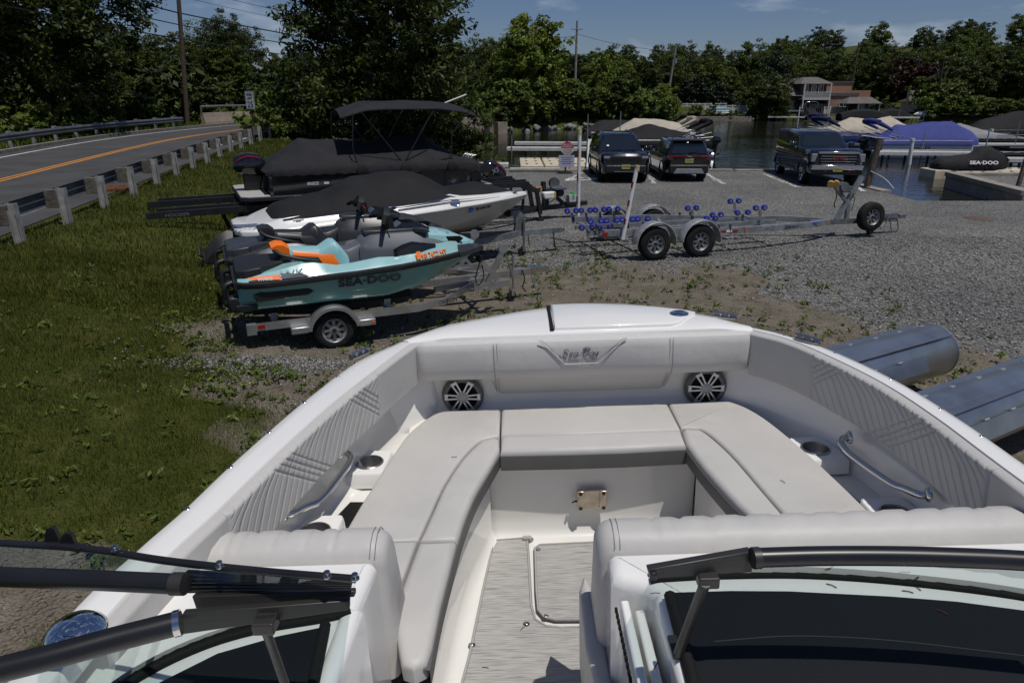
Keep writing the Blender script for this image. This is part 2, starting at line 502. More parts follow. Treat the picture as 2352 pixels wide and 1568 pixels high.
# lake
wm = bpy.data.materials.new('lake_water'); wm.use_nodes = True
def water_material(m):
    n, l = m.node_tree.nodes, m.node_tree.links
    b = n['Principled BSDF']; b.inputs['Base Color'].default_value = (0.012, 0.014, 0.008, 1)
    b.inputs['Roughness'].default_value = 0.05; b.inputs['IOR'].default_value = 1.33
    tc = n.new('ShaderNodeTexCoord'); mpn = n.new('ShaderNodeMapping'); mpn.inputs['Scale'].default_value = (0.55, 1.25, 1)
    l.new(tc.outputs['Object'], mpn.inputs['Vector'])
    t = n.new('ShaderNodeTexNoise'); t.inputs['Scale'].default_value = 1.5; t.inputs['Detail'].default_value = 5; t.inputs['Distortion'].default_value = 0.4
    l.new(mpn.outputs['Vector'], t.inputs['Vector'])
    t2 = n.new('ShaderNodeTexNoise'); t2.inputs['Scale'].default_value = 0.07; t2.inputs['Detail'].default_value = 3
    l.new(tc.outputs['Object'], t2.inputs['Vector'])
    mr = n.new('ShaderNodeMapRange'); mr.inputs['From Min'].default_value = 0.35; mr.inputs['From Max'].default_value = 0.65
    mr.inputs['To Min'].default_value = 0.10; mr.inputs['To Max'].default_value = 0.45
    l.new(t2.outputs['Fac'], mr.inputs['Value'])
    bp = n.new('ShaderNodeBump'); bp.inputs['Distance'].default_value = 0.10
    l.new(mr.outputs['Result'], bp.inputs['Strength']); l.new(t.outputs['Fac'], bp.inputs['Height']); l.new(bp.outputs['Normal'], b.inputs['Normal'])
water_material(wm)
wx0, wx1, wy0, wy1 = -30, 160, 23.0, 150
tag(link('lake_water', mesh_np('lake_water', [(wx0, wy0, WATER_Z), (wx1, wy0, WATER_Z), (wx1, wy1, WATER_Z), (wx0, wy1, WATER_Z)], [(0, 1, 2, 3)], [wm])), kind='structure')

# road with its painted lines
def ribbon(off0, off1, dz, i0=0, i1=None, step=1):
    L, Rr = [], []
    pts = [p for p in road_pts[i0:i1] if p.y < 68]
    for i, p in enumerate(pts):
        a = pts[max(0, i - 1)]; b = pts[min(len(pts) - 1, i + 1)]
        d = (b - a).normalized(); nrm = Vector((-d.y, d.x))
        z = float(road_z(p.y)) + dz
        L.append((p.x + nrm.x * off1, p.y + nrm.y * off1, z)); Rr.append((p.x + nrm.x * off0, p.y + nrm.y * off0, z))
    return Rr, L
M_ASPH = mat('asphalt', (0.062, 0.062, 0.064), 0.9, spec=0.25, var=0.16, vs=0.9, bump=0.5, bs=160, bd=0.01, dirt=(0.085, 0.083, 0.08), ds=0.25)
part('road', M_ASPH, None, lambda m: m.strip(*ribbon(-4.15, 4.2, 0.0)))['kind'] = 'structure'
M_YEL = mat('road_paint_yellow', (0.62, 0.24, 0.03), 0.7, var=0.2, vs=6, dirt=(0.25, 0.14, 0.05), ds=3)
M_WLINE = mat('road_paint_white', (0.62, 0.62, 0.6), 0.7, var=0.2, vs=6, dirt=(0.3, 0.3, 0.29), ds=3)
for nm, a, b, m_ in (('yellow_line', -0.17, -0.06, M_YEL), ('yellow_line', 0.06, 0.17, M_YEL), ('white_line', 3.35, 3.47, M_WLINE), ('white_line', -3.5, -3.38, M_WLINE)):
    o = part('road_' + nm, m_, bpy.data.objects['road'], lambda m, a=a, b=b: m.strip(*ribbon(a, b, 0.006)))
M_CURB = mat('kerb_concrete', (0.16, 0.15, 0.135), 0.9, var=0.3, vs=4, bump=0.4, bs=30)
def kerb(m):
    a, b = ribbon(4.15, 4.42, 0.13); a2, _ = ribbon(4.15, 4.42, -0.1)
    m.strip(a, b); m.strip(a2, a)
part('kerb', M_CURB, None, kerb)['kind'] = 'structure'
# ------------------------------------------------------------------ the open-bow boat the picture is taken from
BROLL = 0.038
boat = thing('bowrider_boat', 'white open bow sport boat with light grey upholstery, seen from its own cockpit', 'boat', (0.26, 0, 1.45), rot=(0, -BROLL, 0))
_BO = Vector((0.26, 0, 1.45)); _BA = Matrix.Rotation(-BROLL, 3, 'Y'); _BI = _BA.transposed()
def BL(px, py, z):
    d = _BI @ ray(px, py); c = _BI @ (Vector((0, 0, CAM_H)) - _BO); t = (z - c.z) / d.z; return c + d * t
def BLY(px, py, y):
    d = _BI @ ray(px, py); c = _BI @ (Vector((0, 0, CAM_H)) - _BO); t = (y - c.y) / d.y; return c + d * t
M_GEL = mat('white_gelcoat', (0.85, 0.835, 0.81), 0.16, spec=0.5, coat=0.6, var=0.02, vs=1.5)
M_GELM = mat('white_gelcoat_molded', (0.78, 0.76, 0.72), 0.22, coat=0.5, var=0.02, vs=1.5)
M_VIN = mat('grey_vinyl', (0.515, 0.50, 0.48), 0.48, spec=0.35, var=0.03, vs=5, bump=0.22, bs=420, bd=0.002, dirt=(0.44, 0.43, 0.42), ds=3, b2=(.22, 7, .02))
M_VIN2 = mat('grey_vinyl_panel', (0.565, 0.55, 0.53), 0.5, spec=0.35, var=0.03, vs=4, bump=0.3, bs=520, bd=0.002, b2=(.2, 8, .02))
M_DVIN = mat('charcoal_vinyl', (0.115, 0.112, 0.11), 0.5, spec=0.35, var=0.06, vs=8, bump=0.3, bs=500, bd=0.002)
M_STITCH = mat('grey_thread', (0.20, 0.20, 0.21), 0.8)
M_STEEL = mat('polished_steel', (0.62, 0.62, 0.62), 0.12, metal=1.0, var=0.05, vs=12)
M_BRUSH = mat('brushed_steel', (0.40, 0.39, 0.375), 0.33, metal=1.0, var=0.15, vs=30)
M_BLKP = mat('black_anodised', (0.012, 0.012, 0.014), 0.32, spec=0.5, var=0.2, vs=10)
M_BLKM = mat('bronze_black_metal', (0.030, 0.028, 0.027), 0.42, spec=0.5, var=0.12, vs=6)
M_RUB = mat('black_rubber', (0.012, 0.012, 0.012), 0.75, spec=0.2, bump=0.2, bs=80)
M_CHROME = mat('chrome', (0.72, 0.73, 0.75), 0.05, metal=1.0)
M_DASH = mat('dash_vinyl_dark', (0.006, 0.0075, 0.010), 0.62, spec=0.3, bump=0.4, bs=300, bd=0.002)
def weave_material():
    m = bpy.data.materials.new('woven_floor_mat'); m.use_nodes = True; MATS['weave'] = m
    n, l = m.node_tree.nodes, m.node_tree.links; b = n['Principled BSDF']; b.inputs['Roughness'].default_value = 0.7
    tc = n.new('ShaderNodeTexCoord')
    def streak(sx, sy, seed):
        mpn = n.new('ShaderNodeMapping'); mpn.inputs['Scale'].default_value = (sx, sy, 1); mpn.inputs['Location'].default_value = (seed, seed * 2, 0)
        mpn.inputs['Rotation'].default_value = (0, 0, -0.03)
        l.new(tc.outputs['Object'], mpn.inputs['Vector'])
        t = n.new('ShaderNodeTexNoise'); t.inputs['Scale'].default_value = 1; t.inputs['Detail'].default_value = 2; l.new(mpn.outputs['Vector'], t.inputs['Vector']); return t.outputs['Fac']
    a = streak(8, 300, 0.3); c = streak(14, 520, 4.1)
    r1 = n.new('ShaderNodeValToRGB'); e = r1.color_ramp.elements
    e[0].position = 0.34; e[0].color = (0.24, 0.235, 0.225, 1); e[1].position = 0.50; e[1].color = (0.48, 0.465, 0.445, 1)
    l.new(a, r1.inputs['Fac'])
    r2 = n.new('ShaderNodeValToRGB'); e = r2.color_ramp.elements
    e[0].position = 0.38; e[0].color = (0.74, 0.73, 0.72, 1); e[1].position = 0.55; e[1].color = (1, 1, 1, 1)
    l.new(c, r2.inputs['Fac'])
    mx = n.new('ShaderNodeMix'); mx.data_type = 'RGBA'; mx.blend_type = 'MULTIPLY'; mx.inputs['Factor'].default_value = 1
    l.new(r1.outputs['Color'], mx.inputs['A']); l.new(r2.outputs['Color'], mx.inputs['B']); l.new(mx.outputs['Result'], b.inputs['Base Color'])
    bp = n.new('ShaderNodeBump'); bp.inputs['Strength'].default_value = 0.6; bp.inputs['Distance'].default_value = 0.004
    l.new(c, bp.inputs['Height']); l.new(bp.outputs['Normal'], b.inputs['Normal'])
    return m
M_MAT = weave_material()
M_BIND = mat('mat_binding', (0.38, 0.37, 0.36), 0.7, bump=0.3, bs=200)
def glass_material(name, tintc, refl=0.07):
    m = bpy.data.materials.new(name); m.use_nodes = True; n, l = m.node_tree.nodes, m.node_tree.links
    n.remove(n['Principled BSDF']); out = n['Material Output']
    t = n.new('ShaderNodeBsdfTransparent'); t.inputs['Color'].default_value = (*tintc, 1)
    g = n.new('ShaderNodeBsdfGlossy'); g.inputs['Roughness'].default_value = 0.03
    fr = n.new('ShaderNodeLayerWeight'); fr.inputs['Blend'].default_value = 0.18
    mx = n.new('ShaderNodeMixShader'); mrg = n.new('ShaderNodeMapRange'); mrg.inputs['To Min'].default_value = 0.04; mrg.inputs['To Max'].default_value = 0.8; l.new(fr.outputs['Facing'], mrg.inputs['Value']); l.new(mrg.outputs['Result'], mx.inputs['Fac']); l.new(t.outputs['BSDF'], mx.inputs[1]); l.new(g.outputs['BSDF'], mx.inputs[2])
    l.new(mx.outputs['Shader'], out.inputs['Surface']); MATS[name] = m; return m
M_GLASS = glass_material('green_tinted_glass', (0.77, 0.86, 0.83))

OUT = [(-1.20, -3.2), (-1.19, 0), (-1.166, 1.076), (-1.132, 1.35), (-1.095, 1.528), (-1.064, 1.737), (-1.024, 1.952), (-0.967, 2.214), (-0.865, 2.565),
       (-0.72, 2.78), (-0.56, 2.92), (-0.384, 3.03), (-0.2, 3.125), (-0.059, 3.177), (0.06, 3.187), (0.179, 3.174), (0.31, 3.14), (0.436, 3.09), (0.56, 3.02),
       (0.677, 2.925), (0.80, 2.82), (0.895, 2.72), (1.013, 2.524), (1.107, 2.214), (1.144, 1.902), (1.152, 1.6), (1.165, 1.1), (1.19, 0), (1.20, -3.2)]
INL = [(-1.10, -3.2), (-1.085, 0), (-1.065, 1.076), (-1.027, 1.336), (-0.99, 1.502), (-0.95, 1.72), (-0.905, 1.94), (-0.842, 2.20), (-0.735, 2.55), (-0.662, 2.757)]
INR = [(0.80, 2.757), (0.895, 2.64), (0.972, 2.45), (1.045, 2.17), (1.07, 1.90), (1.072, 1.6), (1.082, 1.1), (1.10, 0), (1.11, -3.2)]
def hull(m):
    C = [Vector((p.x, p.y)) for p in path_pts([(x, y, 0) for x, y in OUT], 4)]
    rows = [(1.0, .765, 0), (1.012, .74, 0), (1.012, .70, 0), (0.995, .68, .0), (0.985, .64, .005), (0.96, .35, .05), (0.92, .05, .16), (0.80, -.28, .42), (0.44, -.52, .8), (0.02, -.74, 1.15)]
    rings = []
    for s, z, rk in rows:
        ring = []
        for p in C:
            k = max(0.0, min(1.0, (p.y - 0.8) / 2.3)); k = k * k
            ring.append(Vector((p.x * s if rk < .01 else p.x * s * (1 - 0.25 * k * rk), p.y - rk * k * 1.0, z)))
        rings.append(ring)
    m.loft(rings, closed=False)
    # transom
    n = len(C)
    a = [r[0] for r in rings]; b = [r[-1] for r in rings]
    m.strip(a, b)
part('hull', M_GEL, boat, hull, smooth=40)
def cap(m):
    co = path_pts([(x, y, 0) for x, y in OUT[:10]], 5); ci = path_pts([(x, y, 0) for x, y in INL], 5)
    prof = [(0.0, .74), (0.0, .775), (0.06, .785), (0.55, .785), (0.86, .782), (0.955, .776), (1.0, .765), (1.005, .735)]
    m.loft([[a.lerp(b, t) + Vector((0, 0, z)) for a, b in zip(ci, co)] for t, z in prof], closed=False)
    OR_ = [OUT[20]] + OUT[21:]
    co = path_pts([(x, y, 0) for x, y in OR_], 5); ci = path_pts([(x, y, 0) for x, y in INR], 5)
    m.loft([[a.lerp(b, t) + Vector((0, 0, z)) for a, b in zip(ci, co)] for t, z in prof], closed=False)
part('gunwale', M_GEL, boat, cap, smooth=50)
def bow_deck(m):
    arc = path_pts([(x, y, 0) for x, y in OUT[9:21]], 4); n = len(arc)
    line = [Vector((-0.662 + 1.462 * i / (n - 1), 2.757, 0)) for i in range(n)]
    rows = []
    for t, z in ((0.0, .70), (0.0, .785), (0.015, .797), (0.05, .80), (0.35, .806), (0.7, .806), (0.9, .802), (0.965, .795), (0.995, .778), (1.0, .74)):
        rows.append([a.lerp(b, t) + Vector((0, 0, z - 0.018 * max(0, abs(i / (n - 1) - .5) * 2 - .8) / .2)) for i, (a, b) in enumerate(zip(line, arc))])
    m.loft(rows, closed=False)
part('bow_deck', M_GEL, boat, bow_deck, smooth=45)
# anchor locker lid
def lid(m):
    poly = [(-0.045, 2.80), (0.455, 2.795), (0.50, 2.82), (0.60, 2.95), (0.55, 2.99), (0.43, 3.055), (0.31, 3.105), (0.18, 3.135), (0.06, 3.15), (-0.045, 3.142)]
    m.cushion(poly, .800, .818, 0.010, 3)
part('anchor_hatch', M_GEL, boat, lid, smooth=45)
part('hatch_gap', M_RUB, boat, lambda m: m.beam((-0.056, 2.788, .8075), (-0.056, 3.15, .8075), 0.016, 0.006))
def lamp(m):
    c = BL(1560, 719, .82)
    m.lathe([(0.0, .006), (.018, .006), (.022, .004), (.034, .004), (.042, 0.0)], 24, c=c)
part('deck_filler_cap', M_CHROME, boat, lamp, smooth=30)

# front backrest with seams and embroidered name
def backrest(m):
    prof_c = [(2.775, .70), (2.775, .765), (2.765, .782), (2.745, .783), (2.732, .772), (2.725, .74), (2.728, .66), (2.740, .615), (2.765, .60), (2.80, .57), (2.835, .52), (2.86, .485)]
    prof_s = [(2.775, .70), (2.775, .765), (2.765, .782), (2.745, .783), (2.732, .772), (2.725, .74), (2.728, .66), (2.738, .622), (2.756, .602), (2.79, .597), (2.83, .597), (2.86, .597)]
    rings = []
    for i in range(61):
        x = -0.648 + 1.438 * i / 60
        k = 0.5 * (math.tanh((x + 0.325) / 0.012) - math.tanh((x - 0.47) / 0.012)); k = max(0, min(1, k))
        edge = min(1.0, min(x + 0.648, 0.79 - x) / 0.012); edge = math.sqrt(max(0.0, 1 - (1 - edge) ** 2)) if edge < 1 else 1
        seam = 0.005 * (math.exp(-((x + 0.31) / 0.006) ** 2) + math.exp(-((x - 0.455) / 0.006) ** 2))
        ring = []
        for (yc, zc), (ys_, zs_) in zip(prof_c, prof_s):
            y = yc * k + ys_ * (1 - k); z = zc * k + zs_ * (1 - k)
            z = .69 + (z - .69) * (0.94 + 0.06 * edge); y = 2.80 + (y - 2.80) * (0.8 + 0.2 * edge) + seam
            ring.append(Vector((x, y + 0.004 * math.sin(x * 9) * math.sin((z - .5) * 14), z)))
        rings.append(ring)
    m.loft(rings, closed=True)
br = part('backrest', M_VIN2, boat, backrest, smooth=60)
def seam_tube(nm, pts, parent, r=0.0016, mt=None):
    return part(nm, mt or M_STITCH, parent, lambda m: m.tube(pts, r, 5))
for dx in (0.0, 0.014):
    seam_tube('stitching', [(x + dx, y - 0.001, z) for x, y, z in ((-0.31, 2.733, .772), (-0.31, 2.727, .74), (-0.31, 2.73, .66), (-0.31, 2.742, .615), (-0.31, 2.766, .598), (-0.31, 2.83, .52))], br, 0.0009)
    seam_tube('stitching', [(x - dx, y - 0.001, z) for x, y, z in ((0.455, 2.733, .772), (0.455, 2.727, .74), (0.455, 2.73, .66), (0.455, 2.742, .615), (0.455, 2.766, .598), (0.455, 2.83, .52))], br, 0.0009)
for o in (0.0, 0.011):
    seam_tube('badge_stitching', [BLY(1238 + o * 500, 781, 2.7235), BLY(1297 + o * 420, 836 - o * 480, 2.722), BLY(1374 - o * 420, 833 - o * 480, 2.722), BLY(1440 - o * 500, 775, 2.7235)], br, 0.0010 if o else 0.0022, M_STITCH if o else M_VIN2)
_nb = []
def script_name(m):
    # hand-drawn script: strokes in a 0.17 x 0.06 field
    S1 = [[(.034, .045), (.028, .056), (.016, .055), (.012, .044), (.022, .034), (.030, .024), (.026, .012), (.012, .009), (-.004, .016), (-.006, .026)],
          [(.040, .026), (.052, .030), (.057, .036), (.050, .041), (.043, .034), (.044, .020), (.054, .016), (.064, .022)],
          [(.083, .038), (.072, .038), (.064, .028), (.066, .018), (.076, .020), (.084, .036), (.082, .022), (.088, .017), (.098, .024)],
          [(.118, .060), (.113, .038), (.108, .016)], [(.104, .052), (.112, .062), (.128, .066), (.140, .058), (.134, .046), (.116, .040), (.130, .028), (.142, .015)],
          [(.160, .037), (.149, .037), (.143, .027), (.146, .018), (.155, .021), (.162, .036), (.160, .023), (.166, .019)],
          [(.168, .038), (.167, .026), (.174, .022), (.183, .040), (.178, .014), (.168, -.002), (.158, .000), (.162, .012), (.186, .026)]]
    for st in S1:
        pts = path_pts([(x - .024, 0, z) for x, z in st], 5)
        m.tube([(-0.006 + p.x * 0.86 + p.z * .12, 2.7215, .694 + p.z * 0.80) for i, p in enumerate(pts)], 0.0017, 5)
part('embroidered_name', mat('charcoal_thread', (0.10, 0.10, 0.11), 0.6), br, script_name, smooth=60)

# quilted coaming pads
def pad_grid(path, z0, z1, thick, quilt0, quilt1, mirror):
    P = path_pts([(x, y, 0) for x, y in path], 40)
    D = np.array([(p.x, p.y) for p in P]); L = np.concatenate([[0], np.cumsum(np.hypot(*np.diff(D, axis=0).T))])
    nu, nv = 620, 64
    U = np.linspace(0, L[-1], nu); X = np.interp(U, L, D[:, 0]); Yc = np.interp(U, L, D[:, 1])
    T = np.stack([np.gradient(X), np.gradient(Yc)], 1); T /= np.linalg.norm(T, axis=1)[:, None]
    N = np.stack([T[:, 1], -T[:, 0]], 1)
    if mirror: N = -N
    Vv = np.linspace(0, 1, nv)
    uu, vv = np.meshgrid(U, Vv, indexing='ij')
    q = sstep(quilt0, quilt0 + 0.02, uu) * sstep(quilt1, quilt1 - 0.02, uu)
    def gro(f, per, w):
        ph = (f / per) % 1.0; d = np.minimum(ph, 1 - ph) * per; return np.exp(-(d / w) ** 2)
    # u runs towards the bow; lines sweep aft as they go down and bend forward near the top
    fa = uu + 0.125 * (1 - vv) - 0.04 * sstep(0.6, 1.0, vv) ** 2
    A = gro(fa, 0.044, 0.0028) * 0.0036 + gro(fa + 0.008, 0.132, 0.0024) * 0.0034
    fb = uu - 0.27 * (1 - vv)
    band = (((fb - quilt0 + 0.30) / 0.50) % 1.0); inb = (band < 0.26).astype(float)
    Bq = gro(fb, 0.033, 0.0028) * 0.0045 * inb + gro(fb + 0.006, 0.066, 0.002) * 0.004 * inb
    puff = 0.004 * q
    disp = puff - q * np.maximum(A, Bq) + 0.0
    seam = np.exp(-((uu - quilt0) / 0.004) ** 2) + np.exp(-((uu - quilt1) / 0.004) ** 2)
    disp -= 0.005 * np.minimum(1, seam)
    rnd = np.sqrt(np.clip(1 - (np.clip(np.abs(vv - 0.5) * 2 - 0.86, 0, 1) / 0.14) ** 2, 0, 1))
    off = thick * rnd + disp * rnd
    lean = -0.018 * (1 - vv)
    z = z0 + (z1 - z0) * vv
    Vx = X[:, None] + N[:, 0:1] * (off + lean); Vy = Yc[:, None] + N[:, 1:2] * (off + lean)
    V_ = np.stack([Vx.ravel(), Vy.ravel(), z.ravel()], 1)
    I_ = np.arange(nu * nv).reshape(nu, nv)
    F_ = np.stack([I_[:-1, :-1].ravel(), I_[1:, :-1].ravel(), I_[1:, 1:].ravel(), I_[:-1, 1:].ravel()], 1)
    return V_, F_
for path, mir, q0, q1 in ((INL[2:], False, 0.44, 1.40), (list(reversed(INR[:7])), True, 0.50, 1.40)):
    V_, F_ = pad_grid(path, 0.575, 0.782, 0.028, q0, q1, mir)
    link('quilted_pad', mesh_np('quilted_pad', V_, F_, [M_VIN], True), boat)

# moulded inner liner
def wallstrip(m, curve, rows, inward):
    """curve list of (x,y); rows (offset inward, z)"""
    P = [Vector((p.x, p.y)) for p in path_pts([(x, y, 0) for x, y in curve], 6)]
    n = len(P); N = []
    for i in range(n):
        d = (P[min(i + 1, n - 1)] - P[max(i - 1, 0)]).normalized(); N.append(Vector((d.y, -d.x)) * inward)
    m.loft([[Vector((p.x + q.x * o, p.y + q.y * o, z)) for p, q in zip(P, N)] for o, z in rows], closed=False)
def liner(m):
    rows = [(0.0, .60), (-0.045, .585), (-0.072, .55), (-0.07, .50), (-0.058, .45), (-0.052, .40), (-0.035, .372), (0.0, .362), (0.40, .362)]
    wallstrip(m, INL[2:], rows, 1); wallstrip(m, INR[:7], [(o, z) for o, z in rows], 1)
    A = [(-0.70, 2.86, .60), (0.84, 2.86, .60)]
    m.loft([[(x, y, z) for x in np.linspace(-0.70, 0.85, 12)] for y, z in ((2.80, .70), (2.86, .62), (2.87, .60), (2.865, .46), (2.84, .41), (2.80, .40), (2.46, .34))], closed=False)
part('inner_liner', M_GELM, boat, liner, smooth=50)
INNER_L = [(-0.294, 2.42), (-0.335, 2.27), (-0.378, 2.113), (-0.405, 1.96), (-0.42, 1.837), (-0.446, 1.543), (-0.455, 1.335)]
INNER_R = [(0.449, 2.42), (0.465, 2.27), (0.485, 2.147), (0.515, 2.0), (0.546, 1.883), (0.60, 1.60), (0.62, 1.40)]
def seat_box(m):
    rows = [(-0.03, .36), (-0.05, .35), (-0.05, .06), (-0.04, .025), (-0.015, .006), (0.02, .003), (0.2, .003)]
    ext = [(x, y) for x, y in INNER_L]; wallstrip(m, list(reversed(ext)), rows, 1)
    wallstrip(m, INNER_R, rows, 1)
    # front wall of the foot well
    m.loft([[(x, y, z) for x in np.linspace(-0.36, 0.50, 10)] for y, z in ((2.44, .36), (2.445, .35), (2.458, .10), (2.452, .04), (2.43, .012), (2.39, .004), (2.36, .003))], closed=False)
part('seat_base', M_GELM, boat, seat_box, smooth=50)
part('cockpit_floor', M_GELM, boat, lambda m: m.box((0.0, 0.75, -0.02), (1.9, 3.6, 0.04)))

# seat cushions
def curve_poly(a, b):
    return [(p.x, p.y) for p in path_pts([(x, y, 0) for x, y in a], 5)] + [(p.x, p.y) for p in path_pts([(x, y, 0) for x, y in b], 5)]
crown = lambda x, y: 0.0
seat = part('seat_cushion', M_VIN, boat, lambda m: m.cushion([(-0.29, 2.538), (0.456, 2.538), (0.456, 2.80), (-0.29, 2.80)], .37, .44, 0.016, 4), smooth=50)
part('seat_bolster', M_VIN, boat, lambda m: m.cushion([(-0.290, 2.405), (0.0, 2.398), (0.2, 2.398), (0.447, 2.408), (0.455, 2.534), (-0.290, 2.534)], .412, .442, 0.022, 5), smooth=50)
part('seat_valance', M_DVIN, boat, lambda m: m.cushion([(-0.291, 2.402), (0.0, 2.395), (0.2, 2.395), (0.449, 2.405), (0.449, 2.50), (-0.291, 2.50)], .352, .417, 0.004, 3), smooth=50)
SEAM_L = [(-0.296, 2.538), (-0.345, 2.522), (-0.385, 2.49), (-0.441, 2.363), (-0.492, 2.175), (-0.52, 2.0), (-0.544, 1.843)]
OUT_L = [(-0.80, 1.843), (-0.775, 2.05), (-0.748, 2.22), (-0.715, 2.43), (-0.675, 2.61), (-0.60, 2.76), (-0.53, 2.80), (-0.45, 2.80), (-0.296, 2.80)]
part('seat_cushion', M_VIN, boat, lambda m: m.cushion(list(reversed(curve_poly(SEAM_L, OUT_L))), .37, .44, 0.014, 4), smooth=50)
INL_ = [(x, y) for x, y in INNER_L]
part('seat_bolster', M_VIN, boat, lambda m: m.cushion(curve_poly([(-0.540, 1.843), (-0.516, 2.0), (-0.488, 2.174), (-0.437, 2.36), (-0.381, 2.484), (-0.345, 2.516), (-0.296, 2.532)], INL_[:5])[::-1], .412, .442, 0.022, 5), smooth=50)
part('seat_cushion', M_VIN, boat, lambda m: m.cushion([(-0.88, 1.837), (-0.548, 1.837), (-0.568, 1.64), (-0.575, 1.45), (-0.90, 1.45)][::-1], .37, .44, 0.012, 4), smooth=50)
part('seat_bolster', M_VIN, boat, lambda m: m.cushion([(-0.542, 1.832), (-0.422, 1.832), (-0.435, 1.68), (-0.446, 1.543), (-0.452, 1.40), (-0.46, 1.345), (-0.49, 1.325), (-0.52, 1.34), (-0.57, 1.50), (-0.562, 1.64)][::-1], .38, .442, 0.024, 5), smooth=50)
SEAM_R = [(0.460, 2.555), (0.505, 2.548), (0.552, 2.52), (0.601, 2.327), (0.632, 2.08), (0.657, 1.867), (0.665, 1.72), (0.672, 1.48)]
OUT_R = [(0.985, 1.48), (0.95, 1.75), (0.932, 1.89), (0.910, 2.116), (0.878, 2.37), (0.828, 2.62), (0.765, 2.765), (0.71, 2.80), (0.61, 2.80), (0.460, 2.80)]
part('seat_cushion', M_VIN, boat, lambda m: m.cushion(curve_poly(SEAM_R, OUT_R), .37, .44, 0.014, 4), smooth=50)
part('seat_bolster', M_VIN, boat, lambda m: m.cushion(curve_poly([(x + .001, y) for x, y in INNER_R], [(0.668, 1.40), (0.668, 1.48), (0.661, 1.72), (0.653, 1.867), (0.628, 2.08), (0.597, 2.325), (0.548, 2.512), (0.503, 2.540), (0.460, 2.548)]), .412, .442, 0.022, 5), smooth=50)
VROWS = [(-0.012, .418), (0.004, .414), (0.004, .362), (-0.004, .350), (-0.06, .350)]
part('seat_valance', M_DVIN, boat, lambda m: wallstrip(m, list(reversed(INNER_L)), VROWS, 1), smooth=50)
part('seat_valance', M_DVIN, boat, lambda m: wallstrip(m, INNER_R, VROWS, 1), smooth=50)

# loudspeakers in the recess
def speaker(px, py):
    c = BLY(px, py, 2.842); e = link('loudspeaker', None, boat, c)
    part('rim', mat('speaker_grey', (0.12, 0.12, 0.125), 0.35), e, lambda m: m.lathe([(.070, 0), (.070, .014), (.080, .016), (.092, .008), (.096, -.002)], 36, M=ROTX), smooth=40)
    part('cone', M_RUB, e, lambda m: m.lathe([(.0, -.008), (.035, -.006), (.07, .004), (.078, .010)], 28, M=ROTX), smooth=40)
    def spokes(m):
        for k in range(6):
            a = PI / 6 + k * PI / 3 + .5
            for s in (-1, 1):
                da = s * .19
                p0 = Vector((.024 * math.cos(a + da * 1.6), -.020, .024 * math.sin(a + da * 1.6))); p1 = Vector((.082 * math.cos(a + da * .75), -.017, .082 * math.sin(a + da * .75)))
                m.beam(p0, p1, 0.008, 0.005, up=(0, 1, 0))
            m.beam(Vector((.074 * math.cos(a - .14), -.017, .074 * math.sin(a - .14))), Vector((.074 * math.cos(a + .14), -.017, .074 * math.sin(a + .14))), 0.014, 0.005, up=(0, 1, 0))
    part('spoke_grille', mat('speaker_silver', (0.62, 0.62, 0.62), 0.3, metal=0.4), e, spokes, bevel=0.001)
    part('centre_cap', mat('speaker_mesh', (0.42, 0.42, 0.42), 0.45, metal=0.5, bump=0.8, bs=900, bd=0.002), e, lambda m: m.lathe([(.0, .026), (.020, .024), (.026, .020), (.028, .012)], 24, M=ROTX), smooth=40)
speaker(1063, 908); speaker(1620, 888)

# cup holders on their pods, storage pockets and grab rails
def cup(c, poly):
    n = 32
    def pod(m):
        ang = [2 * PI * k / n for k in range(n)]
        P = [Vector((p[0], p[1])) for p in poly]; outl = []
        for a in ang:
            d = Vector((math.cos(a), math.sin(a))); best = None
            for i in range(len(P)):
                p, q = P[i], P[(i + 1) % len(P)]; e = q - p; den = d.x * e.y - d.y * e.x
                if abs(den) < 1e-9: continue
                w = p - Vector((c[0], c[1])); t = (w.x * e.y - w.y * e.x) / den; s = (w.x * d.y - w.y * d.x) / den
                if t > 0 and -1e-6 <= s <= 1 + 1e-6 and (best is None or t < best): best = t
            outl.append(Vector((c[0], c[1])) + d * (best or .06))
        rings = [[Vector((c[0] + .048 * math.cos(a), c[1] + .048 * math.sin(a), .430)) for a in ang], [Vector((p.x, p.y, .430)) for p in outl],
                 [Vector((p.x + (p.x - c[0]) * .06, p.y + (p.y - c[1]) * .06, .424)) for p in outl], [Vector((p.x + (p.x - c[0]) * .10, p.y + (p.y - c[1]) * .10, .37)) for p in outl]]
        m.loft(rings, cap0=False, cap1=False)
    part('cup_holder_pod', M_GEL, boat, pod, smooth=40)
    part('cup_holder', M_BRUSH, boat, lambda m: m.lathe([(.0, -.042), (.040, -.042), (.0445, -.036), (.0465, 0), (.048, .004), (.052, .004), (.055, .001), (.054, -.003)], 40, c=(c[0], c[1], .4315)), smooth=40)
def cupx(px, py, rel):
    c = BL(px, py, .43); cup((c.x, c.y), [(c.x + dx, c.y + dy) for dx, dy in rel])
cupx(849, 1062, [(0.075, 0.09), (-0.06, 0.10), (-0.085, 0.0), (-0.085, -0.085), (0.06, -0.085)])
cupx(722, 1222, [(0.075, 0.095), (-0.07, 0.095), (-0.085, 0.0), (-0.095, -0.10), (0.07, -0.10)])
cupx(1873, 1030, [(-0.075, 0.09), (-0.06, -0.085), (0.085, -0.085), (0.085, 0.0), (0.06, 0.10)])
cupx(2060, 1180, [(-0.075, 0.095), (-0.07, -0.10), (0.095, -0.10), (0.085, 0.0), (0.07, 0.095)])
M_TREAD = mat('ribbed_rubber', (0.010, 0.010, 0.010), 0.6)
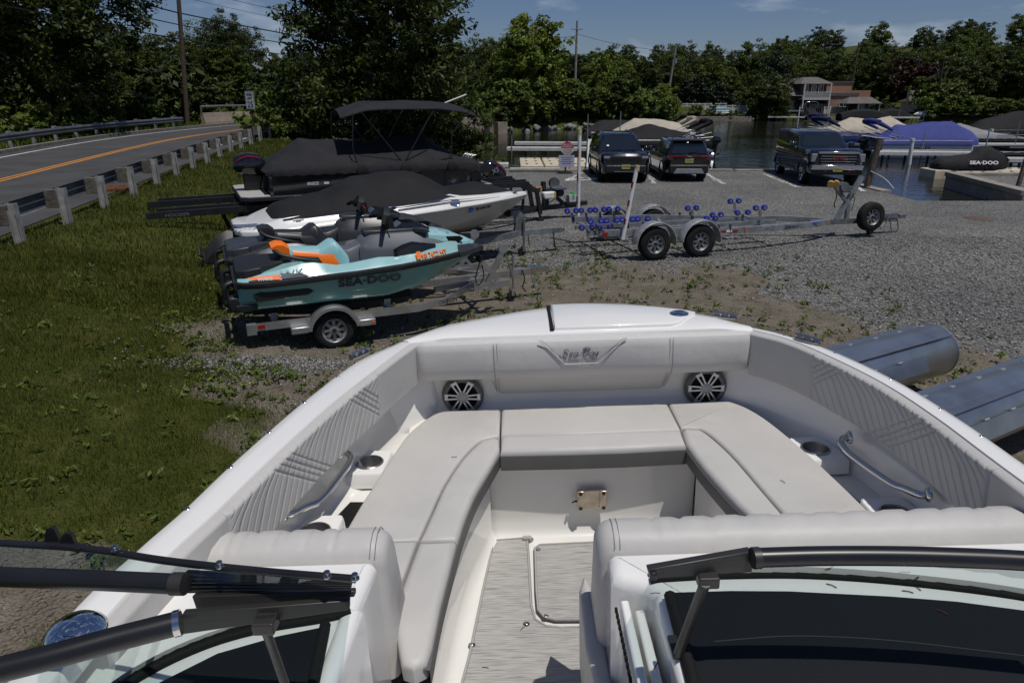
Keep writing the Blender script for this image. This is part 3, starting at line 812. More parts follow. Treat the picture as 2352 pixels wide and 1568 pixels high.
def tread(quad):
    def f(m):
        a, b, c, d = [Vector((*q, .366)) for q in quad]
        for i in range(22):
            t0, t1 = i / 22, (i + .62) / 22
            p, q, r, s = a.lerp(d, t0), b.lerp(c, t0), b.lerp(c, t1), a.lerp(d, t1)
            m.add([p, q, r, s] + [v + Vector((0, 0, .005)) for v in (p, q, r, s)], [(4, 5, 6, 7), (0, 1, 5, 4), (1, 2, 6, 5), (2, 3, 7, 6), (3, 0, 4, 7)])
        m.add([a, b, c, d], [(0, 1, 2, 3)])
    part('ribbed_mat', M_TREAD, boat, f)
def trx(q): tread([(BL(x, y, .39).x, BL(x, y, .39).y) for x, y in q])
trx([(803, 1142), (838, 1142), (798, 1201), (748, 1199)])
trx([(1915, 1098), (1926, 1100), (2002, 1162), (1975, 1160)])
def rail(pts, ends):
    e = part('grab_rail', M_STEEL, boat, lambda m: m.tube(path_pts(pts, 6), 0.0125, 14), smooth=60)
    for p, d in ends:
        part('flange', M_STEEL, e, lambda m, p=p, d=d: m.lathe([(.0125, .012), (.019, .010), (.024, .004), (.025, 0)], 20, M=axis_m(d), c=p), smooth=40)
def railx(q, s):
    P = [BL(x, y, z) for x, y, z in q]
    P = [P[0] + Vector((-s * .03, 0, .003))] + P + [P[-1] + Vector((-s * .03, -.008, .003))]
    rail(P, [(P[0] + Vector((s * .006, 0, 0)), (s, 0, 0)), (P[-1] + Vector((s * .006, .002, 0)), (s * .9, .3, -.1))])
railx([(797, 1040, .52), (806, 1056, .505), (782, 1092, .498), (738, 1146, .498), (706, 1162, .505), (672, 1178, .52)], 1)
railx([(1937, 1006, .52), (1932, 1020, .505), (1962, 1050, .498), (2040, 1105, .498), (2076, 1121, .505), (2114, 1136, .52)], -1)
# table base plate on the foot well wall
def plate(m):
    m.prism([(-.062, -.045), (.062, -.045), (.062, .045), (-.062, .045)], 0, .012, M=ROTX, c=c0)
c0 = BLY(1359, 1143, 2.437)
pl = part('table_bracket', mat('brushed_plate_mat_reflection', (0.45, 0.38, 0.30), 0.28, metal=0.75, col2=(0.62, 0.54, 0.44), vs=28), boat, plate, bevel=0.008, seg=3, smooth=30)  # brushed metal; the mottled beige paints the floor mat's reflection into its colour
for s_ in (-1, 1): part('bracket_rib', MATS['brushed_plate_mat_reflection'], pl, lambda m: m.box(c0 + Vector((s_ * .046, -.016, 0)), (.028, .012, .088)), bevel=0.003, smooth=30)
for sx in (-1, 1):
    for sz in (-1, 1): part('bolt', M_BLKP, pl, lambda m: m.lathe([(0, .005), (.006, .005), (.008, 0)], 12, M=ROTX, c=c0 + Vector((sx * .047, -.0225, sz * .034))), smooth=30)
part('latch_pin', M_BLKP, pl, lambda m: (m.tube([c0 + Vector((-.06, -.008, -.008)), c0 + Vector((-.078, -.008, -.008))], .004, 8), m.tube([c0 + Vector((-.076, -.008, -.008)), c0 + Vector((-.082, -.008, -.008))], .008, 10)))

# floor mats with bound edges and snaps
def mat_sheet(nm, poly, z, parent):
    o = part(nm, M_MAT, parent, lambda m: m.cushion(poly, z - .004, z + .002, .002, 2))
    part('mat_binding', M_BIND, o, lambda m: m.tube([(x, y, z + .001) for x, y in poly] + [(*poly[0], z + .001)], .0055, 6), smooth=60)
    return o
fm = mat_sheet('floor_mat', [(-0.336, 2.415), (-0.207, 2.425), (-0.195, 2.40), (-0.192, 2.20), (-0.19, 2.02), (-0.178, 1.95), (-0.14, 1.915), (-0.09, 1.905), (0.06, 1.905), (0.30, 1.90), (0.30, 0.3), (-0.55, 0.3), (-0.50, 1.0), (-0.43, 1.60), (-0.40, 1.80), (-0.366, 2.137)][::-1], .012, boat)
hm = mat_sheet('floor_hatch_mat', [(-0.145, 2.37), (-0.165, 2.35), (-0.168, 2.10), (-0.165, 1.99), (-0.145, 1.955), (-0.105, 1.94), (0.05, 1.935), (0.34, 1.93), (0.36, 1.97), (0.36, 2.36), (0.33, 2.38)], .016, boat)
SN = mat('snap_steel', (0.45, 0.45, 0.45), 0.2, metal=1)
def dome(m, c, r=.009): m.lathe([(0, r * .55), (r * .6, r * .45), (r, 0), (r * 1.35, 0.0005)], 14, c=c)
for px, py, par, z in ((1235, 1261, hm, .018), (1253, 1415, hm, .018), (1209, 1432, fm, .014), (1084, 1480, fm, .014), (1372, 1416, hm, .018)):
    part('snap', SN, par, lambda m, px=px, py=py, z=z: dome(m, BL(px, py, z)), smooth=60)
part('roll_up_edge', M_BIND, fm, lambda m: m.tube([(-0.212, 2.415, .020), (-0.185, 2.412, .022), (-0.178, 2.40, .020)], .011, 8), smooth=60)

# seat backs either side of the walk-through
def seat_back(x0, x1, ztop, y0, q0, q1, nm):
    prof = [(-.075, .30), (-.075, .66), (-.066, .69), (-.045, .71), (-.01, .718), (.025, .71), (.05, .685), (.085, .58), (.125, .46), (.15, .40), (.15, .36), (.12, .34)]
    rings = []
    n = 90
    for i in range(n + 1):
        x = x0 + (x1 - x0) * i / n
        e = min(x - x0, x1 - x) / 0.05; e = math.sqrt(max(0, 1 - (1 - min(1, e)) ** 2))
        ring = []
        for k, (y, z) in enumerate(prof):
            qd = 0.0
            if q0 < x < q1 and 4 <= k <= 8:
                ph = ((x + (.1 if k % 2 else -.0)) * 12 + k * .5) % 1; qd = 0.006 * math.exp(-((min(ph, 1 - ph)) / .11) ** 2)
            sm = 0.005 * (math.exp(-((x - q0) / .006) ** 2) + math.exp(-((x - q1) / .006) ** 2)) if k >= 3 else 0
            ring.append(Vector((x, y0 + (y) * (0.72 + 0.28 * e) - (qd + sm) * .5, ztop - .718 + .36 + (z - .36) * (0.90 + 0.10 * e) - (qd + sm))))
        rings.append(ring)
    mb = MB(); mb.loft(rings); return mb.build(nm, M_VIN, boat, smooth=60)
sbL = seat_back(-1.06, -0.545, .735, 1.475, -0.95, -0.68, 'seat_backrest')
sbR = seat_back(-0.022, 1.06, .745, 1.465, 0.12, 0.96, 'seat_backrest')
for o_, xs_ in ((sbL, (-0.585, -0.572)), (sbR, (0.018, 0.031))):
    for x in xs_:
        seam_tube('stitching', [(x, (1.475 if o_ is sbL else 1.465) + y, (.735 if o_ is sbL else .745) + z) for y, z in ((-.070, -.03), (-.045, -.009), (-.01, .001), (.024, -.007), (.05, -.032), (.085, -.135))], o_, 0.0012)

# consoles, doors and dashes
def cons(nm, poly, z0, z1, r=0.03):
    return part(nm, M_GEL, boat, lambda m: m.cushion(poly, z0, z1, r, 5), smooth=50)
cl_ = cons('console', [(-1.10, 0.2), (-0.66, 0.2), (-0.600, 1.0), (-0.563, 1.38), (-0.575, 1.402), (-1.10, 1.402)], 0.0, .705)
part('door_jamb', M_GEL, cl_, lambda m: m.cushion([(-0.64, 0.2), (-0.585, 0.2), (-0.575, 1.0), (-0.562, 1.22), (-0.60, 1.235), (-0.615, 1.20)], .30, .712, .02, 4), smooth=50)
cr_ = cons('console', [(0.085, 0.2), (1.10, 0.2), (1.10, 1.392), (0.012, 1.392), (-0.003, 1.375), (-0.003, 1.30), (0.02, 1.285), (0.075, 1.262), (0.085, 1.24)], 0.0, .712)
d1 = part('bifold_door', M_GEL, boat, lambda m: m.box((0.022, 1.06, .36), (0.020, .42, .62)), bevel=0.005, smooth=30)
d2 = part('bifold_door', M_GEL, boat, lambda m: m.box((0.055, 1.09, .345), (0.022, .34, .61)), bevel=0.005, smooth=30)
part('piano_hinge', M_RUB, d1, lambda m: [m.box((0.004, 1.27 - .018 * i, .64), (0.006, .010, .010)) for i in range(22)])
part('door_post', M_GEL, cr_, lambda m: m.cushion([(0.078, .2), (0.17, .2), (0.165, 1.02), (0.15, 1.06), (0.085, 1.06), (0.078, 1.04)], .3, .724, .016, 4), smooth=50)
part('lounge_cushion', M_VIN, boat, lambda m: m.cushion([(-0.04, 1.22), (0.0, 1.20), (0.0, 1.50), (-0.01, 1.62), (-0.03, 1.68), (-0.05, 1.62), (-0.055, 1.40)], .14, .42, .02, 4), smooth=50)
def dash(pix, z):
    P = [BL(x, y, z) for x, y in pix]; return [(p.x, p.y) for p in P]
dl_ = dash([(748, 1440), (640, 1462), (500, 1502), (360, 1572), (250, 1660), (690, 1660), (722, 1568)], .715)
part('dash_panel', M_DASH, cl_, lambda m: m.cushion(dl_, .69, .722, .008, 3), smooth=40)
part('dash_edge', M_RUB, cl_, lambda m: m.tube([(*p, .722) for p in (dl_[0], dl_[6], dl_[5])], .012, 8), smooth=60)
dr_ = dash([(1538, 1371), (1680, 1367), (1814, 1368), (2047, 1380), (2200, 1392), (2380, 1416), (2600, 1460), (2600, 1660), (1600, 1660), (1590, 1568)], .722)
drp = part('dash_panel', M_DASH, cr_, lambda m: m.cushion(dr_, .69, .728, .008, 3), smooth=40)
part('dash_edge', M_RUB, cr_, lambda m: m.tube([(*p, .728) for p in (dr_[0], dr_[9], dr_[8])], .013, 8), smooth=60)
part('dash_seam', mat('dash_thread', (0.035, 0.038, 0.042), 0.8), drp, lambda m: m.tube(path_pts([BL(x, y, .7285) for x, y in ((1640, 1472), (1800, 1460), (1950, 1463), (2100, 1475), (2380, 1508))], 5), .0014, 4))
# pine needles that fell on the glass side deck and the mat
M_NEED = mat('pine_needle', (0.10, 0.035, 0.018), 0.8)
needles = [(1170 + 30, 1442, .016, .8), (1085 + 30, 1532, .016, -.2), (1043, 1049, .443, .1), (1740, 1427, .443, .5), (1505, 1530, .726, 1.0), (2105, 1348, .714, -1.2), (2165, 1405, .730, -.9), (2085, 1358, .714, -.4), (1910, 1344, .714, -.7), (1505, 1362, .714, 0), (1625, 1362, .714, 0), (1798, 1105, .443, 2.0)]
NK = -1
for (px, py, z, a) in needles:
    NK += 1; lab = ORD(NK) + ' brown pine needle on the boat, lying on the ' + ('woven floor mat' if z < .1 else 'grey seat cushions' if z < .5 else 'dark starboard dash' if z > .729 else 'white starboard console')
    p = BL(px, py, z); d = Vector((math.cos(a), math.sin(a), 0)) * .011
    tag(part('pine_needle', M_NEED, None, lambda m: m.tube([p - d, p + Vector((.001, .001, .001)), p + d], .0012, 4)),
        lab, 'needle', 'fallen pine needles').matrix_world = boat.matrix_basis

# windshield: frames, glass, struts
def wtube(nm, pix, z, r, parent, mt=M_BLKP):
    return part(nm, mt, parent, lambda m: m.tube(path_pts([BL(x, y, z if not callable(z) else z(i)) for i, (x, y) in enumerate(pix)], 6), r, 16), smooth=60)
def wplate(nm, pix, z, th, parent, mt=M_BLKM, bev=0.002, zs=None):
    P = [BL(x, y, (zs[i] if zs else z)) for i, (x, y) in enumerate(pix)]
    n = (P[1] - P[0]).cross(P[-1] - P[0]).normalized()
    if n.y > 0: n = -n
    def f(m):
        k = len(P); m.add([p for p in P] + [p - n * th for p in P], [tuple(range(k)), tuple(reversed(range(k, 2 * k)))] + [(i, (i + 1) % k, k + (i + 1) % k, k + i) for i in range(k)])
    return part(nm, mt, parent, f, bevel=bev, smooth=30)
def glass(nm, top, bot, parent):
    A = path_pts([p for p in top], 4); B = path_pts([p for p in bot], 4)
    return part(nm, M_GLASS, parent, lambda m: m.strip(A, B), smooth=60)
wsL = link('windshield', None, boat); wsR = link('windshield', None, boat); wsC = link('windshield_centre_panel', None, boat)
gkL = [BL(x, y, .712) for x, y in ((805, 1402), (752, 1417), (580, 1447), (440, 1492), (292, 1570), (100, 1720))]
part('gasket', M_RUB, wsL, lambda m: (m.tube(path_pts(gkL, 6), .010, 8), m.tube([p + Vector((-.012, .014, .004)) for p in path_pts(gkL, 6)], .006, 8)), smooth=60)
tpL = [(805, 1388), (600, 1412), (415, 1432), (260, 1468), (130, 1504), (-40, 1548)]
glass('windshield_glass', [BL(x, y, 1.0) for x, y in tpL], gkL, wsL)
wtube('header_tube', [(405, 1431), (330, 1450), (260, 1468), (130, 1504), (0, 1537), (-90, 1562)], 1.0, .019, wsL)
part('end_clamp', M_STEEL, wsL, lambda m: m.tube([BL(400, 1432, 1.0), BL(416, 1428, 1.0)], .0205, 14), smooth=60)
wplate('header_plate', [(418, 1409), (802, 1379), (802, 1401), (418, 1457)], 1.0, .014, wsL, zs=(1.0, 1.0, .982, .962))
wplate('lower_channel', [(440, 1369), (814, 1357), (814, 1371), (450, 1398)], 1.0, .014, wsL, zs=(1.0, 1.0, .988, .978))
wtube('strut', [(605, 1432), (630, 1500), (665, 1600)], lambda i: (.985, .90, .80)[i], .0075, wsL, M_BLKM)
part('strut_bracket', M_BLKM, wsL, lambda m: m.box(BL(610, 1432, .98), (.035, .03, .022)), bevel=.003)
# centre panel folded back over the port side
wtube('panel_tube', [(400, 1340), (200, 1331), (0, 1324), (-120, 1322)], 1.03, .0165, wsC)
part('panel_tube_end', M_BLKM, wsC, lambda m: m.tube([BL(396, 1340, 1.03), BL(426, 1340, 1.03)], .0185, 14), smooth=40)
rp = wplate('ribbed_plate', [(424, 1313), (808, 1330), (804, 1354), (424, 1363)], 1.03, .010, wsC, zs=(1.03, 1.03, 1.012, .99))
part('rib', M_BLKM, rp, lambda m: [m.tube([BL(426, 1318 + 9 * i, 1.031 - .0085 * i), BL(806, 1332 + 5 * i, 1.031 - .0042 * i)], .0028, 6) for i in range(5)])
wtube('panel_edge_frame', [(816, 1329), (600, 1311), (380, 1287), (222, 1262), (100, 1252), (-120, 1240)], 1.05, .0065, wsC)
glass('panel_glass', [BL(x, y, 1.05) for x, y in ((816, 1330), (600, 1312), (380, 1288), (222, 1264), (-120, 1244))], [BL(x, y, 1.03) for x, y in ((808, 1340), (600, 1338), (400, 1336), (200, 1330), (-120, 1322))], wsC)
def fins(m):
    for px, py, h in ((125, 1246, .034), (160, 1250, .026)):
        b0 = BL(px, py, 1.05)
        prof = [(-.014, 0), (-.011, .018), (-.004, .03), (.004, .034), (.010, .03), (.012, .015), (.013, 0)]
        m.prism([(x, z * h / .034) for x, z in prof], -.004, .004, M=ROTX, c=b0)
    m.beam(BL(95, 1246, 1.052), BL(190, 1258, 1.052), .016, .006)
part('wing_latch', M_BLKP, wsC, fins, smooth=40)
for px, py, z in ((265, 1264, 1.056), (505, 1301, 1.056), (752, 1324, 1.056), (816, 1329, 1.056)):
    part('snap_stud', SN, wsC, lambda m: (m.lathe([(0, .010), (.005, .010), (.0055, .008), (.004, .006), (.004, .003), (.007, .002), (.007, 0)], 12, c=BL(px, py, z))), smooth=40)
gkR = [BL(x, y, .716) for x, y in ((1494, 1330), (1650, 1322), (1856, 1321), (2094, 1338), (2380, 1376), (2700, 1450))]
part('gasket', M_RUB, wsR, lambda m: (m.tube(path_pts(gkR, 6), .009, 8), m.tube([p + Vector((0, .016, .004)) for p in path_pts(gkR, 6)], .006, 8)), smooth=60)
glass('windshield_glass', [BL(x, y, 1.0) for x, y in ((1492, 1318), (1600, 1300), (1728, 1281), (2047, 1277), (2352, 1286), (2700, 1310))], gkR, wsR)
wtube('header_tube', [(1735, 1280), (1880, 1276), (2047, 1276), (2200, 1280), (2352, 1287), (2600, 1305)], 1.0, .0168, wsR)
part('tube_end', M_BLKM, wsR, lambda m: m.tube([BL(1728, 1281, 1.0), BL(1745, 1280, 1.0)], .0185, 14), smooth=40)
wplate('header_plate', [(1490, 1308), (1728, 1266), (1728, 1314), (1496, 1330)], 1.0, .016, wsR, zs=(.995, 1.005, .965, .975))
part('plate_end_cap', M_BLKP, wsR, lambda m: m.box(BL(1500, 1320, .99), (.012, .014, .016)), bevel=.003)
wtube('strut', [(1620, 1338), (1592, 1410), (1558, 1500)], lambda i: (.965, .86, .742)[i], .0095, wsR, M_BLKM)
part('strut_bracket', M_BLKM, wsR, lambda m: m.box(BL(1626, 1332, .965), (.036, .022, .022)), bevel=.003)
part('strut_foot', M_BLKM, wsR, lambda m: m.box(BL(1550, 1485, .732), (.020, .055, .012)), bevel=.003)

# deck fittings
def cleat(px, py, ang, z=.79):
    c = BL(px, py, z); M3 = Matrix.Rotation(ang, 3, 'Z') * .72
    def f(m):
        m.prism([(-.075, 0), (-.068, -.018), (-.03, -.026), (.03, -.026), (.068, -.018), (.075, 0), (.068, .018), (.03, .026), (-.03, .026), (-.068, .018)], 0, .006, M=M3, c=c)
        m.tube([c + M3 @ Vector(p) for p in ((-.072, 0, .022), (-.04, 0, .026), (.04, 0, .026), (.072, 0, .022))], .007, 8)
        for s in (-1, 1): m.tube([c + M3 @ Vector((s * .025, 0, .004)), c + M3 @ Vector((s * .025, 0, .026))], .008, 8)
    part('cleat', M_BRUSH, boat, f, smooth=40)
cleat(826, 816, 1.0); cleat(1855, 783, -0.85); cleat(1665, 729, -0.55, .80)
part('running_light', M_CHROME, boat, lambda m: m.lathe([(0, .028), (.022, .026), (.042, .018), (.055, .006), (.058, 0)], 28, c=BL(172, 1450, .79)), smooth=60)
def rail_snaps():
    for px, py in ((415, 1170), (518, 1074), (605, 994), (690, 925), (765, 866), (1742 + 60, 772), (1935, 812), (2060, 872), (2180, 940), (2270, 1003)):
        q = BL(px, py, .78); yy = q.y; xx = float(np.interp(yy, [b for a, b in (OUT[:13] if px < 1100 else OUT[:15:-1])], [a for a, b in (OUT[:13] if px < 1100 else OUT[:15:-1])])); p = Vector((xx + (.018 if px < 1100 else -.018), yy, .782))
        part('cover_snap', SN, boat, lambda m: dome(m, p, .007), smooth=60)
rail_snaps()
# ------------------------------------------------------------------ shared bits for trailers and craft
M_TYRE = mat('tyre_rubber', (0.016, 0.016, 0.016), 0.85, spec=0.2, var=0.3, vs=6, bump=0.5, bs=60, dirt=(0.05, 0.045, 0.04), ds=5)
M_ALU = mat('trailer_aluminium', (0.50, 0.50, 0.50), 0.38, metal=0.85, var=0.15, vs=5, dirt=(0.35, 0.34, 0.32), ds=4)
M_GALV = mat('galvanised_steel', (0.30, 0.315, 0.325), 0.5, metal=0.55, var=0.22, vs=7, bump=0.15, bs=40, dirt=(0.18, 0.18, 0.17), ds=3)
M_GALVD = mat('galvanised_dull', (0.17, 0.18, 0.185), 0.55, metal=0.4, var=0.25, vs=7, dirt=(0.09, 0.08, 0.07), ds=3)
M_RIM = mat('wheel_rim_silver', (0.34, 0.345, 0.35), 0.4, metal=0.6, var=0.15, vs=10, dirt=(0.12, 0.1, 0.08), ds=6)
M_BLKS = mat('black_painted_steel', (0.012, 0.012, 0.013), 0.45, var=0.3, vs=6, dirt=(0.035, 0.033, 0.03), ds=4)
M_RED = mat('red_lens', (0.28, 0.012, 0.010), 0.3, coat=0.5)
M_ORL = mat('amber_lens', (0.60, 0.13, 0.02), 0.3, coat=0.5)
M_WHT = mat('white_plastic', (0.72, 0.72, 0.70), 0.45, var=0.05, vs=4, dirt=(0.5, 0.48, 0.44), ds=4)
M_BLK = mat('black_plastic', (0.013, 0.013, 0.014), 0.5, var=0.2, vs=8)
M_GLB = mat('gloss_black', (0.008, 0.008, 0.010), 0.12, coat=0.7)
def tyre_prof(r, w, ri):
    h = w / 2
    return [(ri, -h * .82), (ri + .012, -h * .95), (ri + (r - ri) * .5, -h), (r - .035, -h * .93), (r - .008, -h * .74), (r, -h * .5), (r, h * .5), (r - .008, h * .74), (r - .035, h * .93), (ri + (r - ri) * .5, h), (ri + .012, h * .95), (ri, h * .82)]
def wheel(parent, c, r, w, side=-1, ri=None, nsp=8, name='wheel', rimmat=None, tread=True):
    """wheel with its axle along local Y; side -1 shows its face towards -Y"""
    ri = ri or r * .58
    e = link(name, None, parent, c)
    rm = rimmat or M_RIM
    Mx = AX_Y
    part('tyre', M_TYRE, e, lambda m: m.lathe(tyre_prof(r, w, ri), 40, M=Mx), smooth=40)
    f = w / 2 * .55 * side
    part('rim', rm, e, lambda m: m.lathe([(ri * .80, f * .55), (ri * .84, f * .5), (ri * .95, f * .75), (ri * .97, f * 1.3), (ri * 1.03, f * 1.5), (ri * 1.03, f * 1.2), (ri, -f)], 36, M=Mx), smooth=40)
    def spokes(m):
        for k in range(nsp):
            a = 2 * PI * k / nsp; da = 2 * PI / nsp * .30
            q = []
            for rr, d in ((ri * .36, da * 1.25), (ri * .84, da * .75)):
                for s in (-1, 1): q.append((rr * math.cos(a + s * d), rr * math.sin(a + s * d)))
            q = [q[0], q[1], q[3], q[2]]
            m.prism(q, min(f * .55, f * .8), max(f * .55, f * .8), M=Mx)
        m.lathe([(ri * .10, f * 1.05), (ri * .30, f * 1.0), (ri * .42, f * .82), (ri * .42, f * .5)], 24, M=Mx)
    part('rim_disc', rm, e, spokes, smooth=30)
    part('hub', M_BLKS if rm is not M_ALU else rm, e, lambda m: m.lathe([(0, f * 1.9), (ri * .14, f * 1.9), (ri * .17, f * 1.6), (ri * .17, f * .9)], 18, M=Mx), smooth=30)
    part('brake_drum', M_BLKS, e, lambda m: m.lathe([(0, f * .35), (ri * .86, f * .35), (ri * .86, -f)], 24, M=Mx), smooth=30)
    return e
def fender(parent, c, r, w, a0, a1, m_, thick=.006, lip=.03, name='fender', ends=True):
    def f(m):
        n = 22; rings = []
        for i in range(n + 1):
            a = a0 + (a1 - a0) * i / n; ca, sa = math.cos(a), math.sin(a)
            ring = []
            for rr, yy in ((r - lip, -w / 2), (r - .008, -w / 2), (r, -w / 2 + .012), (r, w / 2 - .012), (r - .008, w / 2), (r - lip, w / 2), (r - lip, w / 2 - .005), (r - thick, w / 2 - .014), (r - thick, -w / 2 + .014), (r - lip, -w / 2 + .005)):
                ring.append(Vector((c[0] + rr * ca, c[1] + yy, c[2] + rr * sa)))
            rings.append(ring)
        m.loft(rings)
    return part(name, m_, parent, f, smooth=35)
def interp(tab, x):
    return float(np.interp(x, [t[0] for t in tab], [t[1] for t in tab]))
def sym_loft(m, stations, secf, n_extra=None):
    """secf(x) -> list of (y>=0, z) from keel/centre outwards ... mirrored to a closed ring"""
    rings = []
    for x in stations:
        h = secf(x)
        ring = [Vector((x, -y, z)) for y, z in h] + [Vector((x, y, z)) for y, z in reversed(h)]
        rings.append(ring)
    m.loft(rings)

# ------------------------------------------------------------------ personal watercraft
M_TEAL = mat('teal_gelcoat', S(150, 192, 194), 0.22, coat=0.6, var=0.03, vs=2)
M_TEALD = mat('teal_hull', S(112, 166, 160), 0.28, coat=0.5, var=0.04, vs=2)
M_GREYP = mat('slate_grey_plastic', S(88, 92, 100), 0.55, var=0.05, vs=4)
M_ORANGE = mat('orange_plastic', S(242, 118, 22), 0.4, var=0.04, vs=6)
M_SEATG = mat('grey_seat_vinyl', S(88, 91, 98), 0.42, bump=0.2, bs=300, bd=0.002)
M_SEATT = mat('teal_seat_vinyl', S(140, 188, 194), 0.42, bump=0.2, bs=300, bd=0.002)
M_SEATB = mat('black_seat_vinyl', (0.020, 0.020, 0.022), 0.38, bump=0.2, bs=300, bd=0.002)
M_CARB = mat('dark_grey_plastic', (0.035, 0.036, 0.040), 0.38, var=0.15, vs=8, coat=0.15)
M_LETD = mat('charcoal_lettering', (0.045, 0.048, 0.055), 0.5)
M_LETO = mat('orange_lettering', S(245, 120, 20), 0.5)
M_LETW = mat('white_lettering', (0.75, 0.75, 0.75), 0.5)
M_LETB = mat('black_lettering', (0.012, 0.012, 0.012), 0.5)
WR = [(0, .50), (.06, .56), (.3, .61), (1.5, .62), (2.1, .60), (2.5, .53), (2.8, .43), (3.1, .28), (3.3, .14), (3.42, .03)]
ZR = [(0, .99), (.3, .985), (1.5, 1.02), (2.1, 1.05), (2.8, 1.09), (3.42, 1.10)]
def make_pwc(name, label, loc, rz, teal):
    t = thing(name, label, 'jet ski', loc, rz, 'jet skis on the double trailer')
    DK = M_TEAL if teal else M_CARB
    wr = lambda x: interp(WR, x); zr = lambda x: interp(ZR, x)
    wc = lambda x: interp([(0, .47), (1.9, .49), (2.4, .38), (2.8, .22), (3.1, .09), (3.4, .01)], x)
    zc = lambda x: interp([(0, .665), (1.9, .67), (2.3, .72), (2.6, .81), (2.9, .93), (3.2, 1.02), (3.4, 1.075)], x)
    zk = lambda x: interp([(0, .50), (1.9, .50), (2.4, .58), (2.8, .74), (3.1, .90), (3.4, 1.06)], x)
    XS = list(np.linspace(0, 3.42, 40))
    def hullsec(x):
        a, b = wr(x), wc(x); z1, z0 = zr(x), zc(x)
        return [(0.0, zk(x)), (b * .55, zk(x) + (z0 - zk(x)) * .45), (b * .97, z0 - .01), (b, z0 + .01), (b + (a - b) * .25, z0 + (z1 - z0) * .30), (b + (a - b) * .42, z0 + (z1 - z0) * .34), (b + (a - b) * .85, z0 + (z1 - z0) * .75), (a * .985, z1 - .02), (a * .3, z1 - .02), (0, z1 - .02)]
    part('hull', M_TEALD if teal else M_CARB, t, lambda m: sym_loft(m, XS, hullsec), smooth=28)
    def railsec(x): a, z = wr(x), zr(x); return [(max(a - .06, 0), z - .035), (a + .012, z - .035), (a + .026, z - .01), (a + .022, z + .028), (a - .005, z + .042), (max(a - .06, 0), z + .042)]
    def rail_f(m):
        for s in (-1, 1):
            m.loft([[Vector((x, s * y, z)) for y, z in railsec(x)] for x in XS])
        m.box((-.012, 0, .985), (.06, 1.04, .085))
    part('bumper_rail', M_BLK, t, rail_f, smooth=35)
    part('bow_bumper', M_CARB, t, lambda m: sym_loft(m, list(np.linspace(2.98, 3.46, 10)), lambda x: [(0, zr(x) - .05), (wr(min(x, 3.42)) + .03, zr(x) - .04), (wr(min(x, 3.42)) + .035, zr(x) + .03), (max(wr(min(x, 3.42)) - .03, .0), interp([(2.98, 1.22), (3.2, 1.20), (3.46, 1.12)], x)), (0, interp([(2.98, 1.23), (3.2, 1.215), (3.46, 1.125)], x))]), smooth=30)
    zrg = lambda x: interp([(0, 1.05), (.13, 1.07), (.5, 1.13), (.8, 1.19), (.95, 1.185), (1.24, 1.12), (1.41, 1.13), (1.8, 1.175), (2.05, 1.16), (2.2, 1.20), (2.45, 1.28), (2.9, 1.275), (3.15, 1.24), (3.35, 1.14)], x)
    def decksec(x):
        a = wr(x); rg = zrg(x); well = sstep(.78, .95, x) * sstep(2.2, 2.0, x)
        zi = rg * (1 - well) + .86 * well; wrd = a * .80 - .02
        win = max(.02, a * .80 - .07 - .05 * float(well))
        top = rg + .02 if x < .8 else (rg + .05 * float(sstep(2.1, 2.5, x)))
        zm = float(.86 * well + top * (1 - well))
        return [(a - .01, zr(x) + .03), (a - .04, zr(x) + .06), (max(wrd, .02), rg), (max(wrd - .035, .015), rg + .004), (win * .96, float(zi)), (win * .5, zm), (0, zm)]
    part('deck', DK, t, lambda m: m.loft([[Vector((x, -y, z)) for y, z in decksec(x)] + [Vector((x, y, z)) for y, z in reversed(decksec(x))] for x in list(np.linspace(0.01, 3.32, 60))], closed=False), smooth=28)
    # black boarding deck behind the seat
    def rear(m):
        poly = [(.0, -.40), (.10, -.47), (.30, -.46), (.34, -.38), (.62, -.25), (.80, -.22), (.80, .22), (.62, .25), (.34, .38), (.30, .46), (.10, .47), (.0, .40)]
        m.cushion(poly, 1.02, 1.155, .02, 3, zf=lambda x, y: .09 * x)
        for i in range(4): m.box((.16 + .12 * i, 0, 1.165 + .0108 * i), (.05, .46 - .05 * i, .008))
    part('boarding_platform', M_BLK if teal else M_CARB, t, rear, smooth=35)

    # seat: rear saddle, backrest hump, front saddle, pedestal
    def seatloft(nm, m_, tab, wtab, zb=.88):
        xs_ = np.linspace(tab[0][0], tab[-1][0], 14)
        def sec(x):
            z, w = interp(tab, x), interp(wtab, x)
            return [(0, zb), (w * 1.25, zb), (w * 1.12, z - .16), (w * 1.0, z - .06), (w * .82, z - .015), (w * .4, z), (0, z)]
        return part(nm, m_, t, lambda m: sym_loft(m, list(xs_), sec), smooth=40)
    ST, SG = (M_SEATT, M_SEATG) if teal else (M_SEATB, M_SEATB)
    seatloft('rear_saddle', ST, [(.66, 1.325), (.78, 1.32), (1.09, 1.295)], [(.66, .15), (1.09, .19)], 1.10)
    seatloft('saddle_backrest', ST, [(1.08, 1.29), (1.15, 1.33), (1.24, 1.385), (1.30, 1.38), (1.36, 1.31), (1.44, 1.20)], [(1.08, .20), (1.25, .21), (1.44, .27)], 1.02)
    seatloft('front_saddle', SG, [(1.36, 1.275), (1.46, 1.27), (1.58, 1.31), (1.68, 1.36)], [(1.36, .21), (1.55, .18), (1.68, .16)], 1.0)
    seatloft('seat_pedestal', M_BLK if teal else M_SEATB, [(.55, 1.24), (1.0, 1.18), (1.72, 1.14)], [(.55, .10), (1.72, .20)], .84)
